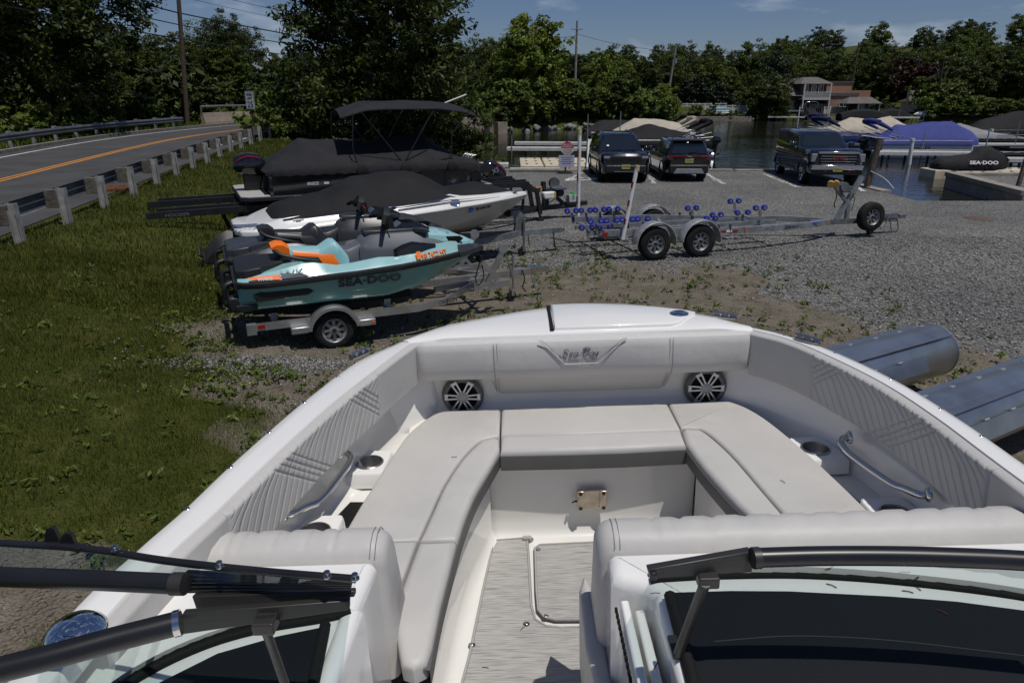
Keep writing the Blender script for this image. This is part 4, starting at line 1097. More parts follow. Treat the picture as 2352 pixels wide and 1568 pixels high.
    part('seat_wing', M_ORANGE if teal else M_SEATB, t, lambda m: m.loft([[Vector((x, y, z)) for y, z in ((-w, z0), (w, z0), (w, z1 - .02), (w * .6, z1), (-w * .6, z1), (-w, z1 - .02))] for x, w, z0, z1 in ((.47, .19, 1.335, 1.385), (.55, .18, 1.30, 1.41), (.63, .16, 1.26, 1.40), (.70, .16, 1.24, 1.345))]), smooth=40)
    for s in (-1, 1):
        part('grab_handle', M_BLK, t, lambda m: m.tube(path_pts([(.50, s * .17, 1.33), (.60, s * .26, 1.27), (.85, s * .31, 1.20), (1.02, s * .27, 1.14), (1.06, s * .22, 1.10)], 5), .028, 10), smooth=60)
        part('saddle_accent', M_ORANGE if teal else M_SEATB, t, lambda m: m.loft([[Vector((x, s * (w + .012), z)) for w, z in q] for x, q in ((.74, ((.13, 1.30), (.155, 1.27), (.165, 1.24), (.13, 1.20))), (1.05, ((.18, 1.255), (.20, 1.235), (.215, 1.20), (.18, 1.18))), (1.09, ((.205, 1.235), (.235, 1.19), (.25, 1.13), (.25, 1.07))), (1.22, ((.225, 1.235), (.235, 1.20), (.255, 1.12), (.262, 1.06))), (1.34, ((.225, 1.15), (.25, 1.11), (.265, 1.08), (.268, 1.05))))]), smooth=50)
        part('footwell_pad', M_BLK, t, lambda m: m.box((1.5, s * .38, .872), (1.1, .17, .02)))
    # cowl
    CW = M_GREYP if teal else M_CARB
    zt = lambda x: interp([(1.60, 1.30), (1.66, 1.38), (1.75, 1.435), (1.95, 1.45), (2.4, 1.455), (2.6, 1.42), (2.8, 1.36), (2.95, 1.31)], x)
    wt = lambda x: interp([(1.60, .15), (1.75, .20), (2.0, .26), (2.4, .30), (2.7, .27), (2.95, .16)], x)
    wb = lambda x: interp([(1.60, .22), (1.75, .30), (2.05, .36), (2.45, .42), (2.7, .36), (2.95, .22)], x)
    part('cowl', CW, t, lambda m: sym_loft(m, list(np.linspace(1.60, 2.95, 24)), lambda x: [(0, .9), (wb(x) * 1.02, .9 if x < 2.1 else 1.2), (wb(x), 1.235), (wb(x) * .8 + wt(x) * .2, 1.285), (wt(x) * 1.05, zt(x) - .07), (wt(x) * .86, zt(x) - .012), (wt(x) * .4, zt(x)), (0, zt(x) + .004)]), smooth=24)
    part('nose', DK, t, lambda m: sym_loft(m, list(np.linspace(2.52, 3.24, 16)), lambda x: [(0, 1.15), (interp([(2.52, .34), (2.8, .30), (3.24, .08)], x), 1.22), (interp([(2.52, .30), (2.8, .26), (3.24, .07)], x), interp([(2.52, 1.40), (2.8, 1.36), (3.05, 1.28), (3.24, 1.19)], x)), (interp([(2.52, .22), (2.8, .19), (3.24, .05)], x), interp([(2.52, 1.44), (2.75, 1.42), (2.95, 1.37), (3.1, 1.30), (3.24, 1.20)], x)), (0, interp([(2.52, 1.455), (2.75, 1.435), (2.95, 1.38), (3.1, 1.305), (3.24, 1.205)], x))]), smooth=30)
    for s in (-1, 1):
        part('headlight_bezel', M_GLB, t, lambda m: m.prism([(2.70, 1.355), (3.03, 1.335), (3.08, 1.30), (2.98, 1.225), (2.82, 1.245)], -.012, .012, M=Matrix(((1, 0, 0), (0, .0, -s), (0, 1, 0))), c=(0, s * .245, 0)), smooth=30)
        def vlight(m):
            P = [Vector((x, s * (.262 - .55 * max(0, x - 2.75)), z)) for x, z in ((2.76, 1.343), (3.0, 1.322))]
            Q = [Vector((x, s * (.268 - .55 * max(0, x - 2.75)), z)) for x, z in ((2.74, 1.335), (2.97, 1.247), (3.07, 1.300))]
            m.tube(P, .014, 6); m.tube(Q, .017, 6)
        part('headlight_accent', M_ORANGE, t, vlight, smooth=40)
        part('side_vent', M_GLB, t, lambda m: m.loft([[Vector((x, s * y, z)) for y, z in q] for x, q in ((2.02, ((.40, 1.10), (.455, 1.10), (.44, 1.22), (.39, 1.25))), (2.14, ((.41, 1.09), (.475, 1.10), (.455, 1.27), (.39, 1.31))), (2.28, ((.42, 1.13), (.475, 1.15), (.455, 1.31), (.40, 1.345))), (2.42, ((.42, 1.21), (.465, 1.22), (.45, 1.29), (.40, 1.32))), (2.62, ((.36, 1.24), (.405, 1.245), (.395, 1.275), (.36, 1.28))))]), smooth=30)
        part('mirror', M_CARB, t, lambda m: m.loft([[Vector((x, s * y, z)) for y, z in ((w0, z0), (w1, z0 + .01), (w1, z1 - .01), (w0, z1))] for x, w0, w1, z0, z1 in ((2.36, .20, .27, 1.435, 1.50), (2.48, .22, .34, 1.425, 1.495), (2.56, .20, .33, 1.43, 1.47))]), smooth=30)
        part('side_step', M_BLK, t, lambda m: m.prism([(.20, .775), (.83, .80), (.91, .845), (.83, .90), (.26, .905), (.17, .865)], -.03, .02, M=Matrix(((1, 0, 0), (0, 0, -s), (0, 1, 0))), c=(0, s * .555, 0)), bevel=.01, smooth=30)
        part('step_edge', M_CARB, t, lambda m: [m.beam((x0, s * .578, z0), (x1, s * .578, z1), .012, .018) for x0, z0, x1, z1 in ((.22, .775, .46, .79), (.50, .80, .66, .82), (.68, .81, .84, .82))])
    part('glovebox_lid', M_CARB, t, lambda m: m.cushion([(1.70, -.13), (2.0, -.17), (2.42, -.2), (2.5, 0), (2.42, .2), (2.0, .17), (1.70, .13)], 1.43, 1.485, .02, 3), smooth=35)
    part('instrument_pod', M_GLB, t, lambda m: m.loft([[Vector((x, y, z)) for y, z in ((-w, z0), (w, z0), (w * .9, z1), (-w * .9, z1))] for x, w, z0, z1 in ((2.12, .12, 1.46, 1.49), (2.22, .15, 1.46, 1.56), (2.42, .17, 1.46, 1.56), (2.62, .12, 1.44, 1.47))]), smooth=30)
    part('cowl_accent', M_ORANGE, t, lambda m: m.box((2.46, -.21, 1.466), (.07, .012, .025)))
    hb = part('handlebar', M_BLK, t, lambda m: (m.loft([[Vector((x + dx, y, z + dz)) for dx, dz in ((-.05, -.04), (.05, -.06), (.06, .05), (-.02, .07))] for x, y, z in ((1.99, -.16, 1.62), (2.02, -.08, 1.68), (2.03, 0, 1.70), (2.02, .08, 1.68), (1.99, .16, 1.62))]), m.loft([[Vector((x, s * w, z)) for s in (-1, 1) for w in (.07,)] + [Vector((x + .12, s * .07, z)) for s in (1, -1)] for x, z in ((2.02, 1.44), (1.99, 1.66))])), smooth=40)
    for s in (-1, 1):
        part('handgrip', M_RUB, hb, lambda m: m.tube([(1.99, s * .14, 1.64), (1.95, s * .26, 1.63), (1.90, s * .40, 1.585)], [.045, .036, .026], 10), smooth=60)
        part('brake_lever', M_RED if not teal else M_BLKP, hb, lambda m: m.tube([(2.02, s * .2, 1.63), (2.03, s * .33, 1.60)], .010, 6))
    # stern
    part('boarding_ladder', M_BLK, t, lambda m: m.tube(path_pts([(-.05, -.36, 1.0), (-.14, -.38, .96), (-.16, -.36, .80), (-.14, -.30, .70), (-.14, .30, .70), (-.16, .36, .80), (-.14, .38, .96), (-.05, .36, 1.0)], 5), .035, 10), smooth=60)
    part('jet_nozzle', M_BLK, t, lambda m: m.lathe([(.12, .18), (.12, 0), (.09, -.05), (.06, -.10), (.05, -.14)], 20, M=AX_X, c=(-.02, 0, .66)), smooth=40)
    part('transom_mount', M_BLK, t, lambda m: m.box((-.06, -.42, .74), (.14, .14, .20)), bevel=.03, smooth=40)
    part('trim_tab', M_BLK, t, lambda m: m.box((.08, -.50, .70), (.26, .05, .07)), bevel=.012)
    if teal:
        part('orange_band', M_ORANGE, t, lambda m: m.add([(.15, -.592, 1.068), (.52, -.600, 1.040), (.52, -.585, 1.078), (.50, -.560, 1.098), (.14, -.555, 1.092)], [(0, 1, 2, 3, 4)]))
        part('grey_band', M_GREYP, t, lambda m: m.add([(.53, -.603, 1.046), (.92, -.606, 1.052), (.75, -.585, 1.094), (.53, -.566, 1.108)], [(0, 1, 2, 3)]))
        lettering('lettering', 'WAKE', M_LETW, t, (.24, -.606, 1.048), (1, -.02, .0), (0, .5, 1), .055, .002, sx=1.15, bold=.001)
        lettering('lettering', 'SEA·DOO', M_LETD, t, (1.22, -.588, .865), (1, -.012, .018), (0, -.25, 1), .145, .003, space=1.05, sx=1.30, bold=.006)
        lettering('lettering', 'NJ 7622 HT', M_LETO, t, (2.385, -.540, 1.125), (1, .30, .03), (0, .60, 1), .105, .004, sx=.80, bold=.002)
        part('registration_sticker', M_LETO, t, lambda m: m.add([(2.30, -.562, 1.125), (2.365, -.545, 1.127), (2.365, -.488, 1.222), (2.30, -.505, 1.22)], [(0, 1, 2, 3)]))
        lettering('lettering', 'SEA·DOO', M_LETD, t, (2.66, -.245, 1.392), (1, .25, -.10), (0, .7, 1), .042, .002, sx=1.3)
        lettering('lettering', 'WK', mat('grey_lettering', S(92, 132, 134), .5), t, (.52, -.580, 1.072), (1, .01, .03), (0, .85, 1), .12, .001, sx=1.5)
    return t
SKI_RZ = R(23.5)
make_pwc('jet_ski', 'teal and slate grey jet ski with an orange seat wing', (-3.62, 8.69, 0), SKI_RZ, True)
make_pwc('jet_ski', 'all black and charcoal jet ski behind the teal one on the aluminium trailer', (-3.62 - .399 * 1.36 - .06, 8.69 + .917 * 1.36, 0), SKI_RZ, False)

def make_pwc_trailer():
    t = thing('jet_ski_trailer', 'silver aluminium double jet ski trailer with black bunks', 'trailer', (-3.62, 8.69, 0), SKI_RZ)
    C = .72                                  # lateral centre between the two craft
    for s in (-1, 1):
        y = C + s * 1.20
        part('side_rail', M_ALU, t, lambda m: m.beam((.10, y, .42), (2.30, y, .42), .05, .10))
        part('front_rail', M_ALU, t, lambda m: m.loft([[Vector((x, yy + o, z + q)) for o, q in ((-.025, -.05), (.025, -.05), (.025, .05), (-.025, .05))] for x, yy, z in ((2.30, y, .42), (2.75, C + s * 1.05, .43), (3.3, C + s * .55, .45), (3.7, C + s * .06, .46))]))
        wheel(t, (1.12, C + s * 1.24, .275), .275, .15, s, ri=.165, nsp=8)
        fender(t, (1.12, C + s * 1.25, .275), .345, .22, R(8), R(172), M_ALU, lip=.05)
        for fx in (-1, 1):
            part('fender_step', M_ALU, t, lambda m: m.box((1.12 + fx * .44, C + s * 1.25, .345), (.22, .20, .09)), bevel=.012, smooth=30)
        part('side_marker', M_ORL, t, lambda m: m.box((1.63, C + s * 1.25 + s * .105, .345), (.04, .012, .03)))
        part('tail_lamp', M_RED, t, lambda m: m.box((.22, y + s * .03, .425), (.09, .012, .05)))
        part('rear_bracket', M_ALU, t, lambda m: m.box((.10, y, .40), (.12, .07, .15)), bevel=.006)
    for k, yy in enumerate((C - .98, C - .45, C + .45, C + .98)):
        part('bunk', M_RUB, t, lambda m: m.beam((.15, yy, .575), (2.25, yy, .60), .12, .09))
        part('bunk_post', M_ALU, t, lambda m: m.box((.40, yy, .50), (.09, .05, .14)))
        part('bunk_post', M_ALU, t, lambda m: m.box((1.92, yy, .50), (.09, .05, .14)))
    for x in (.40, 1.12, 1.92): part('cross_member', M_ALU, t, lambda m: m.beam((x, C - 1.22, .415), (x, C + 1.22, .415), .06, .07))
    part('tongue', M_ALU, t, lambda m: m.beam((1.0, C, .40), (4.65, C, .46), .075, .10))
    for s in (-1, 1):
        part('bow_rest', M_ALU, t, lambda m: m.beam((2.75, C + s * .55, .47), (3.65, C + s * .35, .49), .05, .08))
        part('winch_post', M_ALU, t, lambda m: (m.beam((3.55, C + s * .62, .45), (3.83, C + s * .62, .98), .05, .07)))
        part('winch_brace', M_ALU, t, lambda m: (m.beam((3.80, C + s * .62, .46), (3.45, C + s * .62, .88), .04, .05)))
        part('winch', M_ALU, t, lambda m: m.lathe([(.0, -.03), (.075, -.03), (.08, 0), (.075, .03), (.0, .03)], 20, M=AX_Y, c=(3.84, C + s * .62, 1.02)), smooth=30)
        part('bow_roller', M_RUB, t, lambda m: m.lathe([(.0, -.05), (.045, -.05), (.055, 0), (.045, .05), (.0, .05)], 16, M=AX_Y, c=(3.45, C + s * .62, .90)), smooth=40)
        part('winch_strap', M_RUB, t, lambda m: m.tube(path_pts([(3.45, C + s * .62 - .03, .86), (3.37, C + s * .62 - .05, .62), (3.42, C + s * .62 - .03, .5), (3.52, C + s * .62, .62), (3.48, C + s * .62, .84)], 4), .009, 5))
        part('winch_base', M_ALU, t, lambda m: m.beam((3.35, C + s * .62, .46), (3.95, C + s * .62, .47), .06, .10))
    part('front_cross_member', M_ALU, t, lambda m: m.beam((3.55, C - .66, .41), (3.55, C + .66, .41), .05, .05))
    jx = 4.25
    part('jack', M_ALU, t, lambda m: m.tube([(jx, C - .07, .14), (jx, C - .07, .78)], .022, 12), smooth=40)
    part('jack_wheel', M_TYRE, t, lambda m: m.lathe([(.0, -.02), (.07, -.025), (.085, 0), (.07, .025), (0, .02)], 20, M=AX_Y, c=(jx - .03, C - .07, .087)), smooth=40)
    part('jack_fork', M_ALU, t, lambda m: m.box((jx - .015, C - .07, .14), (.05, .075, .10)))
    part('jack_bracket', M_ALU, t, lambda m: m.box((jx, C - .03, .455), (.06, .10, .14)), bevel=.005)
    part('coupler', M_STEEL, t, lambda m: m.loft([[Vector((x, C + y * w, .47 + z * w)) for y, z in ((-1, -1), (1, -1), (1, 1), (-1, 1))] for x, w in ((4.60, .045), (4.75, .05), (4.88, .042), (4.93, .02))]), smooth=30)
    part('side_reflector', M_ORL, t, lambda m: m.box((3.92, C - .045, .45), (.08, .01, .05)))
    part('safety_chain', M_GALV, t, lambda m: m.tube(path_pts([(4.60, C - .03, .40), (4.64, C - .05, .25), (4.70, C - .04, .22), (4.74, C - .03, .38)], 5), .010, 6))
    part('light_cable', M_RUB, t, lambda m: m.tube(path_pts([(4.42, C - .06, .50), (4.45, C - .09, .35), (4.42, C - .08, .22), (4.48, C - .08, .13)], 5), .010, 6))
    lettering('lettering', 'TRITON', M_LETB, t, (2.62, C - 1.115, .395), (1, .32, .01), (0, 0, 1), .085, .003, shear=.25, sx=1.1)
    return t
make_pwc_trailer()
# ------------------------------------------------------------------ white runabout under a black mooring cover
M_CAN = mat('black_canvas', (0.013, 0.013, 0.0145), 0.78, spec=0.25, var=0.15, vs=3, bump=0.35, bs=9, bd=0.03)
M_CANG = mat('charcoal_canvas', (0.022, 0.022, 0.025), 0.82, spec=0.2, var=0.15, vs=2.5, bump=0.5, bs=5, bd=0.05)
M_HULLW = mat('runabout_gelcoat', (0.74, 0.735, 0.72), 0.25, coat=0.4, var=0.03, vs=1.5)
def stained_hull():
    m = mat('stained_hull', (0.52, 0.50, 0.44), 0.35, coat=0.2)
    n, l = m.node_tree.nodes, m.node_tree.links; b = n['Principled BSDF']
    tc = n.new('ShaderNodeTexCoord'); sx = n.new('ShaderNodeSeparateXYZ'); l.new(tc.outputs['Object'], sx.inputs['Vector'])
    nz_ = n.new('ShaderNodeTexNoise'); nz_.inputs['Scale'].default_value = 3; nz_.inputs['Detail'].default_value = 6; l.new(tc.outputs['Object'], nz_.inputs['Vector'])
    ad = n.new('ShaderNodeMath'); ad.operation = 'MULTIPLY_ADD'; ad.inputs[1].default_value = .18; l.new(nz_.outputs['Fac'], ad.inputs[0]); l.new(sx.outputs['Z'], ad.inputs[2])
    r_ = n.new('ShaderNodeValToRGB'); e = r_.color_ramp.elements
    e[0].position = .62; e[0].color = (0.085, 0.045, 0.018, 1); e[1].position = .86; e[1].color = (0.56, 0.54, 0.48, 1)
    q = e.new(.72); q.color = (0.21, 0.14, 0.07, 1)
    l.new(ad.outputs['Value'], r_.inputs['Fac']); l.new(r_.outputs['Color'], b.inputs['Base Color']); return m
def runabout():
    t = thing('runabout_boat', 'white runabout with brown stained keel under a fitted black cover', 'boat', (-4.68, 12.26, 0), R(24.5))
    wr = lambda x: interp([(-.1, .70), (.0, .84), (.3, .96), (2.6, 1.0), (3.4, .93), (4.2, .72), (4.8, .45), (5.25, .17), (5.46, .02)], x)
    zr = lambda x: interp([(-.1, 1.02), (.2, 1.03), (1.4, 1.12), (2.5, 1.18), (3.7, 1.25), (4.7, 1.28), (5.46, 1.29)], x)
    wc = lambda x: interp([(-.1, .78), (.3, .86), (2.6, .88), (3.4, .74), (4.2, .46), (4.8, .2), (5.3, .03), (5.46, .01)], x)
    zc = lambda x: interp([(-.1, .80), (2.6, .80), (3.4, .84), (4.2, .94), (4.8, 1.05), (5.3, 1.2), (5.46, 1.26)], x)
    zk = lambda x: interp([(-.1, .52), (3.0, .48), (3.8, .54), (4.6, .73), (5.18, 1.03), (5.46, 1.25)], x)
    XS = list(np.linspace(-.1, 5.46, 44))
    part('hull', stained_hull(), t, lambda m: sym_loft(m, XS, lambda x: [(0, zk(x)), (wc(x) * .5, zk(x) * .5 + zc(x) * .5 - .03), (wc(x), zc(x)), (wc(x) + .02, zc(x) + .02), (wr(x) * .985, zr(x) - .05), (wr(x) * .99, zr(x) - .02), (0, zr(x) - .02)]), smooth=30)
    zg = lambda x: interp([(-.1, 1.06), (.1, 1.14), (.44, 1.24), (1.4, 1.33), (2.3, 1.37), (3.0, 1.43), (3.5, 1.48), (3.75, 1.42), (4.3, 1.40), (5.0, 1.38), (5.40, 1.33), (5.46, 1.30)], x)
    def deck(m):
        sym_loft(m, XS, lambda x: [(0, zr(x) - .03), (wr(x) + .01, zr(x) - .035), (wr(x) + .022, zr(x)), (wr(x) + .005, zr(x) + .03), (wr(x) * .985, zr(x) + .045), (max(wr(x) * .93 - .02, .005), (zr(x) + zg(x)) / 2 + .01), (max(wr(x) * .86 - .03, .004), zg(x)), (max(wr(x) * .78 - .05, .003), zg(x) + .004), (0, zg(x) + .004)])
    part('deck', M_HULLW, t, deck, smooth=28)
    part('rub_rail', mat('rub_rail_grey', (0.35, 0.34, 0.32), .5), t, lambda m: [m.tube([(x, s * (wr(x) + .018), zr(x) - .012) for x in XS], .014, 6) for s in (-1, 1)], smooth=60)
    def cover(m, x0, x1, tab, wtab, n=40):
        rings = []
        for i in range(n + 1):
            x = x0 + (x1 - x0) * i / n; w = interp(wtab, x); zt = interp(tab, x); ze = zg(x) - .03
            ring = []
            for k in range(21):
                a = -1 + 2 * k / 20; e = abs(a) ** 2.3
                wr_ = .012 * math.sin(9 * x + 3 * a) * math.sin(5 * a + 2 * x) * (1 - e)
                ring.append(Vector((x, a * w, zt + (ze - zt) * e + wr_)))
            rings.append(ring)
        m.loft(rings, closed=False)
    part('cockpit_cover', M_CAN, t, lambda m: cover(m, .30, 3.70, [(.30, 1.22), (.40, 1.38), (.8, 1.47), (1.25, 1.54), (1.85, 1.79), (2.4, 1.86), (2.93, 1.86), (3.18, 1.79), (3.70, 1.50)], [(.30, .70), (.45, .84), (1.4, .89), (2.6, .89), (3.3, .86), (3.70, .72)]), smooth=60)
    part('bow_cover', M_CAN, t, lambda m: cover(m, 3.66, 5.15, [(3.66, 1.50), (4.0, 1.55), (4.29, 1.60), (4.7, 1.50), (5.0, 1.42), (5.15, 1.38)], [(3.66, .72), (3.9, .68), (4.4, .50), (4.9, .26), (5.15, .06)]), smooth=60)
    part('swim_platform', M_HULLW, t, lambda m: m.cushion([(-.32, -.55), (-.22, -.78), (0, -.88), (.3, -.92), (.3, .92), (0, .88), (-.22, .78), (-.32, .55)], .98, 1.07, .03, 3), smooth=40)
    for s in (-1, 1):
        for x in (.71, 5.10, 2.38):
            def cl(m):
                y = s * wr(x) * .90; z = (zr(x) + zg(x)) / 2 + .03
                m.tube([(x - .09, y, z + .03), (x + .09, y, z + .03)], .010, 6); m.box((x, y, z + .01), (.08, .03, .04))
            part('cleat', M_CHROME, t, cl)
        def stripe(m, o):
            A = [Vector((x, s * (wr(x) * .955 + .004), (zr(x) * .62 + zg(x) * .38) + .030 + o)) for x in np.linspace(2.45, 4.65, 24)]
            B = [p + Vector((0, -s * .006, .018 * min(1, (4.7 - p.x) * .6))) for p in A]; m.strip(A, B)
        for o in (-.012, .022): part('pinstripe', M_LETD, t, lambda m: stripe(m, o))
        part('emblem', M_CHROME, t, lambda m: m.lathe([(0, .015), (.07, .012), (.10, 0)], 20, M=Matrix(((1, 0, 0), (0, .2, -s), (0, .6, 0))).to_3x3(), c=(3.57, s * .885, 1.335)), smooth=40)
    part('boarding_ladder', M_STEEL, t, lambda m: [m.tube(path_pts([(.12, y, 1.12), (-.18, y, 1.12), (-.34, y, 1.13)], 4), .014, 8) for y in (-.72, -.60, -.48)])
    lettering('registration', 'NJ 6344 GN', M_LETB, t, (4.03, -.742, 1.135), (1, .40, .045), (0, -.22, 1), .085, .003, shear=.18, sx=.95, bold=.001)
    part('registration_sticker', mat('blue_sticker', S(40, 75, 150), .5), t, lambda m: m.box((3.93, -.788, 1.155), (.085, .02, .085), rz=.38))
    # stern drive, tilted up
    part('stern_drive', M_BLK, t, lambda m: m.loft([[Vector((x + dx, y, z + dz)) for dx, y, dz in ((-.07, -.09, -.1), (.07, -.09, -.06), (.10, .09, .06), (-.04, .09, .1))] for x, z in ((-.12, .78), (-.38, .86), (-.62, .74), (-.80, .52))]), bevel=.03, smooth=40)
    part('drive_ram', M_STEEL, t, lambda m: m.tube([(-.15, -.13, .66), (-.52, -.13, .80)], .018, 8))
    part('propeller', M_BLK, t, lambda m: [m.box(Vector((-.90, 0, .56)) + Vector((0, math.cos(a), math.sin(a))) * .12, (.03, .12, .20), M=Matrix.Rotation(a, 3, 'X') @ Matrix.Rotation(.5, 3, 'Z')) for a in (0.3, 2.4, 4.5)], bevel=.01)
    return t
runabout()
def runabout_trailer():
    t = thing('boat_trailer', 'dull galvanised trailer carrying the white runabout', 'trailer', (-4.68, 12.26, 0), R(24.5))
    for s in (-1, 1):
        part('side_rail', M_GALVD, t, lambda m: m.loft([[Vector((x, y + o, z + q)) for o, q in ((-.04, -.06), (.04, -.06), (.04, .06), (-.04, .06))] for x, y, z in ((.4, s * .62, .34), (3.0, s * .62, .36), (4.1, s * .38, .43), (5.25, s * .04, .47))]))
        wheel(t, (1.5, s * 1.02, .33), .33, .2, s, ri=.19)
        part('bunk', M_RUB, t, lambda m: m.beam((.3, s * .5, .60), (3.0, s * .5, .58), .10, .09))
        part('bunk_bracket', M_GALVD, t, lambda m: m.box((1.0, s * .5, .47), (.08, .06, .20)))
        part('bunk_bracket', M_GALVD, t, lambda m: m.box((2.5, s * .5, .46), (.08, .06, .20)))
    part('axle', M_GALVD, t, lambda m: m.beam((1.5, -1.0, .33), (1.5, 1.0, .33), .06, .06))
    part('cross_member', M_GALVD, t, lambda m: m.beam((2.9, -.62, .33), (2.9, .62, .33), .06, .08))
    part('tongue', M_GALV, t, lambda m: m.beam((5.2, 0, .475), (6.12, 0, .475), .09, .12))
    part('coupler', M_GALVD, t, lambda m: m.loft([[Vector((x, y * w, .47 + z * w)) for y, z in ((-1, -1), (1, -1), (1, 1), (-1, 1))] for x, w in ((6.10, .055), (6.28, .05), (6.40, .03))]))
    part('winch_post', M_GALVD, t, lambda m: m.loft([[Vector((x, -w, z)), Vector((x, w, z)), Vector((x + l_, w, z)), Vector((x + l_, -w, z))] for x, l_, z, w in ((5.18, .20, .46, .04), (5.22, .20, .70, .04), (5.18, .26, .84, .035), (5.02, .34, .90, .03), (5.00, .30, .95, .03))]), smooth=30)
    part('bow_roller', M_RUB, t, lambda m: m.lathe([(0, -.06), (.07, -.06), (.075, 0), (.07, .06), (0, .06)], 18, M=AX_Y, c=(5.03, 0, .92)), smooth=40)
    part('jack', M_GALVD, t, lambda m: m.tube([(5.38, -.09, .14), (5.38, -.09, .78)], .026, 12), smooth=40)
    part('jack_wheel', M_TYRE, t, lambda m: m.lathe([(0, -.025), (.08, -.03), (.095, 0), (.08, .03), (0, .025)], 18, M=AX_Y, c=(5.33, -.09, .095)), smooth=40)
    part('jack_fork', M_GALVD, t, lambda m: m.box((5.36, -.09, .15), (.05, .09, .12)))
    part('side_marker', M_ORL, t, lambda m: m.box((4.72, -.225, .49), (.06, .02, .06), rz=.36))
    part('safety_chain', mat('rusty_chain', (0.06, 0.03, 0.02), .8), t, lambda m: (m.tube(path_pts([(6.1, -.05, .44), (6.14, -.06, .2), (6.17, -.05, .03)], 4), .014, 6), m.tube(path_pts([(6.15, .02, .5), (6.12, -.06, .3), (6.13, -.05, .12)], 4), .012, 6)))
    part('winch_strap', M_RUB, t, lambda m: m.tube([(5.5, -.06, .42), (5.52, -.06, .18)], .010, 5))
runabout_trailer()

# ------------------------------------------------------------------ black pontoon boat with bimini top
M_BPAN = mat('black_fence_panel', (0.007, 0.007, 0.009), 0.10, coat=0.8)
M_DECKG = mat('grey_deck_vinyl', (0.36, 0.35, 0.33), 0.7, var=0.08, vs=6, bump=0.2, bs=80)
M_TUBE = mat('pontoon_aluminium', (0.46, 0.47, 0.49), 0.30, metal=0.9, var=0.1, vs=3, dirt=(0.30, 0.30, 0.29), ds=2)
M_DEEP = mat('dark_olive_tube', (0.045, 0.05, 0.022), 0.45, metal=.3, var=.2, vs=2)
def outboard(parent, c, rz, tilt, sc=1.0, stripe=True, name='outboard_motor'):
    """motor hanging at c; its rear towards local -X"""
    e = link(name, None, parent, c, (0, tilt, rz)); e.scale = (sc, sc, sc)
    def cowl(m):
        secs = [(-.52, .02, .16, .13), (-.46, -.08, .30, .19), (-.30, -.12, .38, .23), (-.05, -.12, .40, .235), (.12, -.08, .34, .21), (.20, 0, .22, .15)]
        m.loft([[Vector((x, y * w, z)) for y, z in ((-.9, z0), (.9, z0), (1, z0 + (z1 - z0) * .5), (.72, z1 - .02), (.3, z1), (-.3, z1), (-.72, z1 - .02), (-1, z0 + (z1 - z0) * .5))] for x, z0, z1, w in secs])
    part('cowling', M_GLB, e, cowl, smooth=40, subsurf=1)
    part('midsection', M_BLK, e, lambda m: m.loft([[Vector((x0, -w, z)), Vector((x1, -w, z)), Vector((x1, w, z)), Vector((x0, w, z))] for x0, x1, w, z in ((-.30, .12, .15, -.08), (-.26, .08, .11, -.35), (-.24, .04, .07, -.62), (-.26, .02, .05, -.74))]), bevel=.02, smooth=40)
    part('skeg', M_BLK, e, lambda m: (m.lathe([(0, -.30), (.05, -.24), (.062, -.05), (.05, .12), (.0, .2)], 14, M=AX_X, c=(-.12, 0, -.80)), m.prism([(-.24, -.78), (.0, -.78), (-.06, -1.0), (-.20, -1.0)], -.012, .012, M=ROTX)), smooth=40)
    part('clamp_bracket', M_BLKS, e, lambda m: m.box((.20, 0, -.25), (.14, .26, .34)), bevel=.02)
    part('propeller', M_BLKS, e, lambda m: [m.box(Vector((-.44, 0, -.80)) + Vector((0, math.cos(a), math.sin(a))) * .09, (.02, .10, .14), M=Matrix.Rotation(a, 3, 'X') @ Matrix.Rotation(.6, 3, 'Z')) for a in (0.3, 2.4, 4.5)])
    if stripe:
        for s in (-1, 1):
            part('red_stripe', mat('red_stripe', (0.35, 0.01, 0.02), .35), e, lambda m: m.tube(path_pts([(-.50, s * .09, .06), (-.40, s * .185, .22), (-.2, s * .20, .315), (.05, s * .195, .30)], 4), .010, 6))
    return e
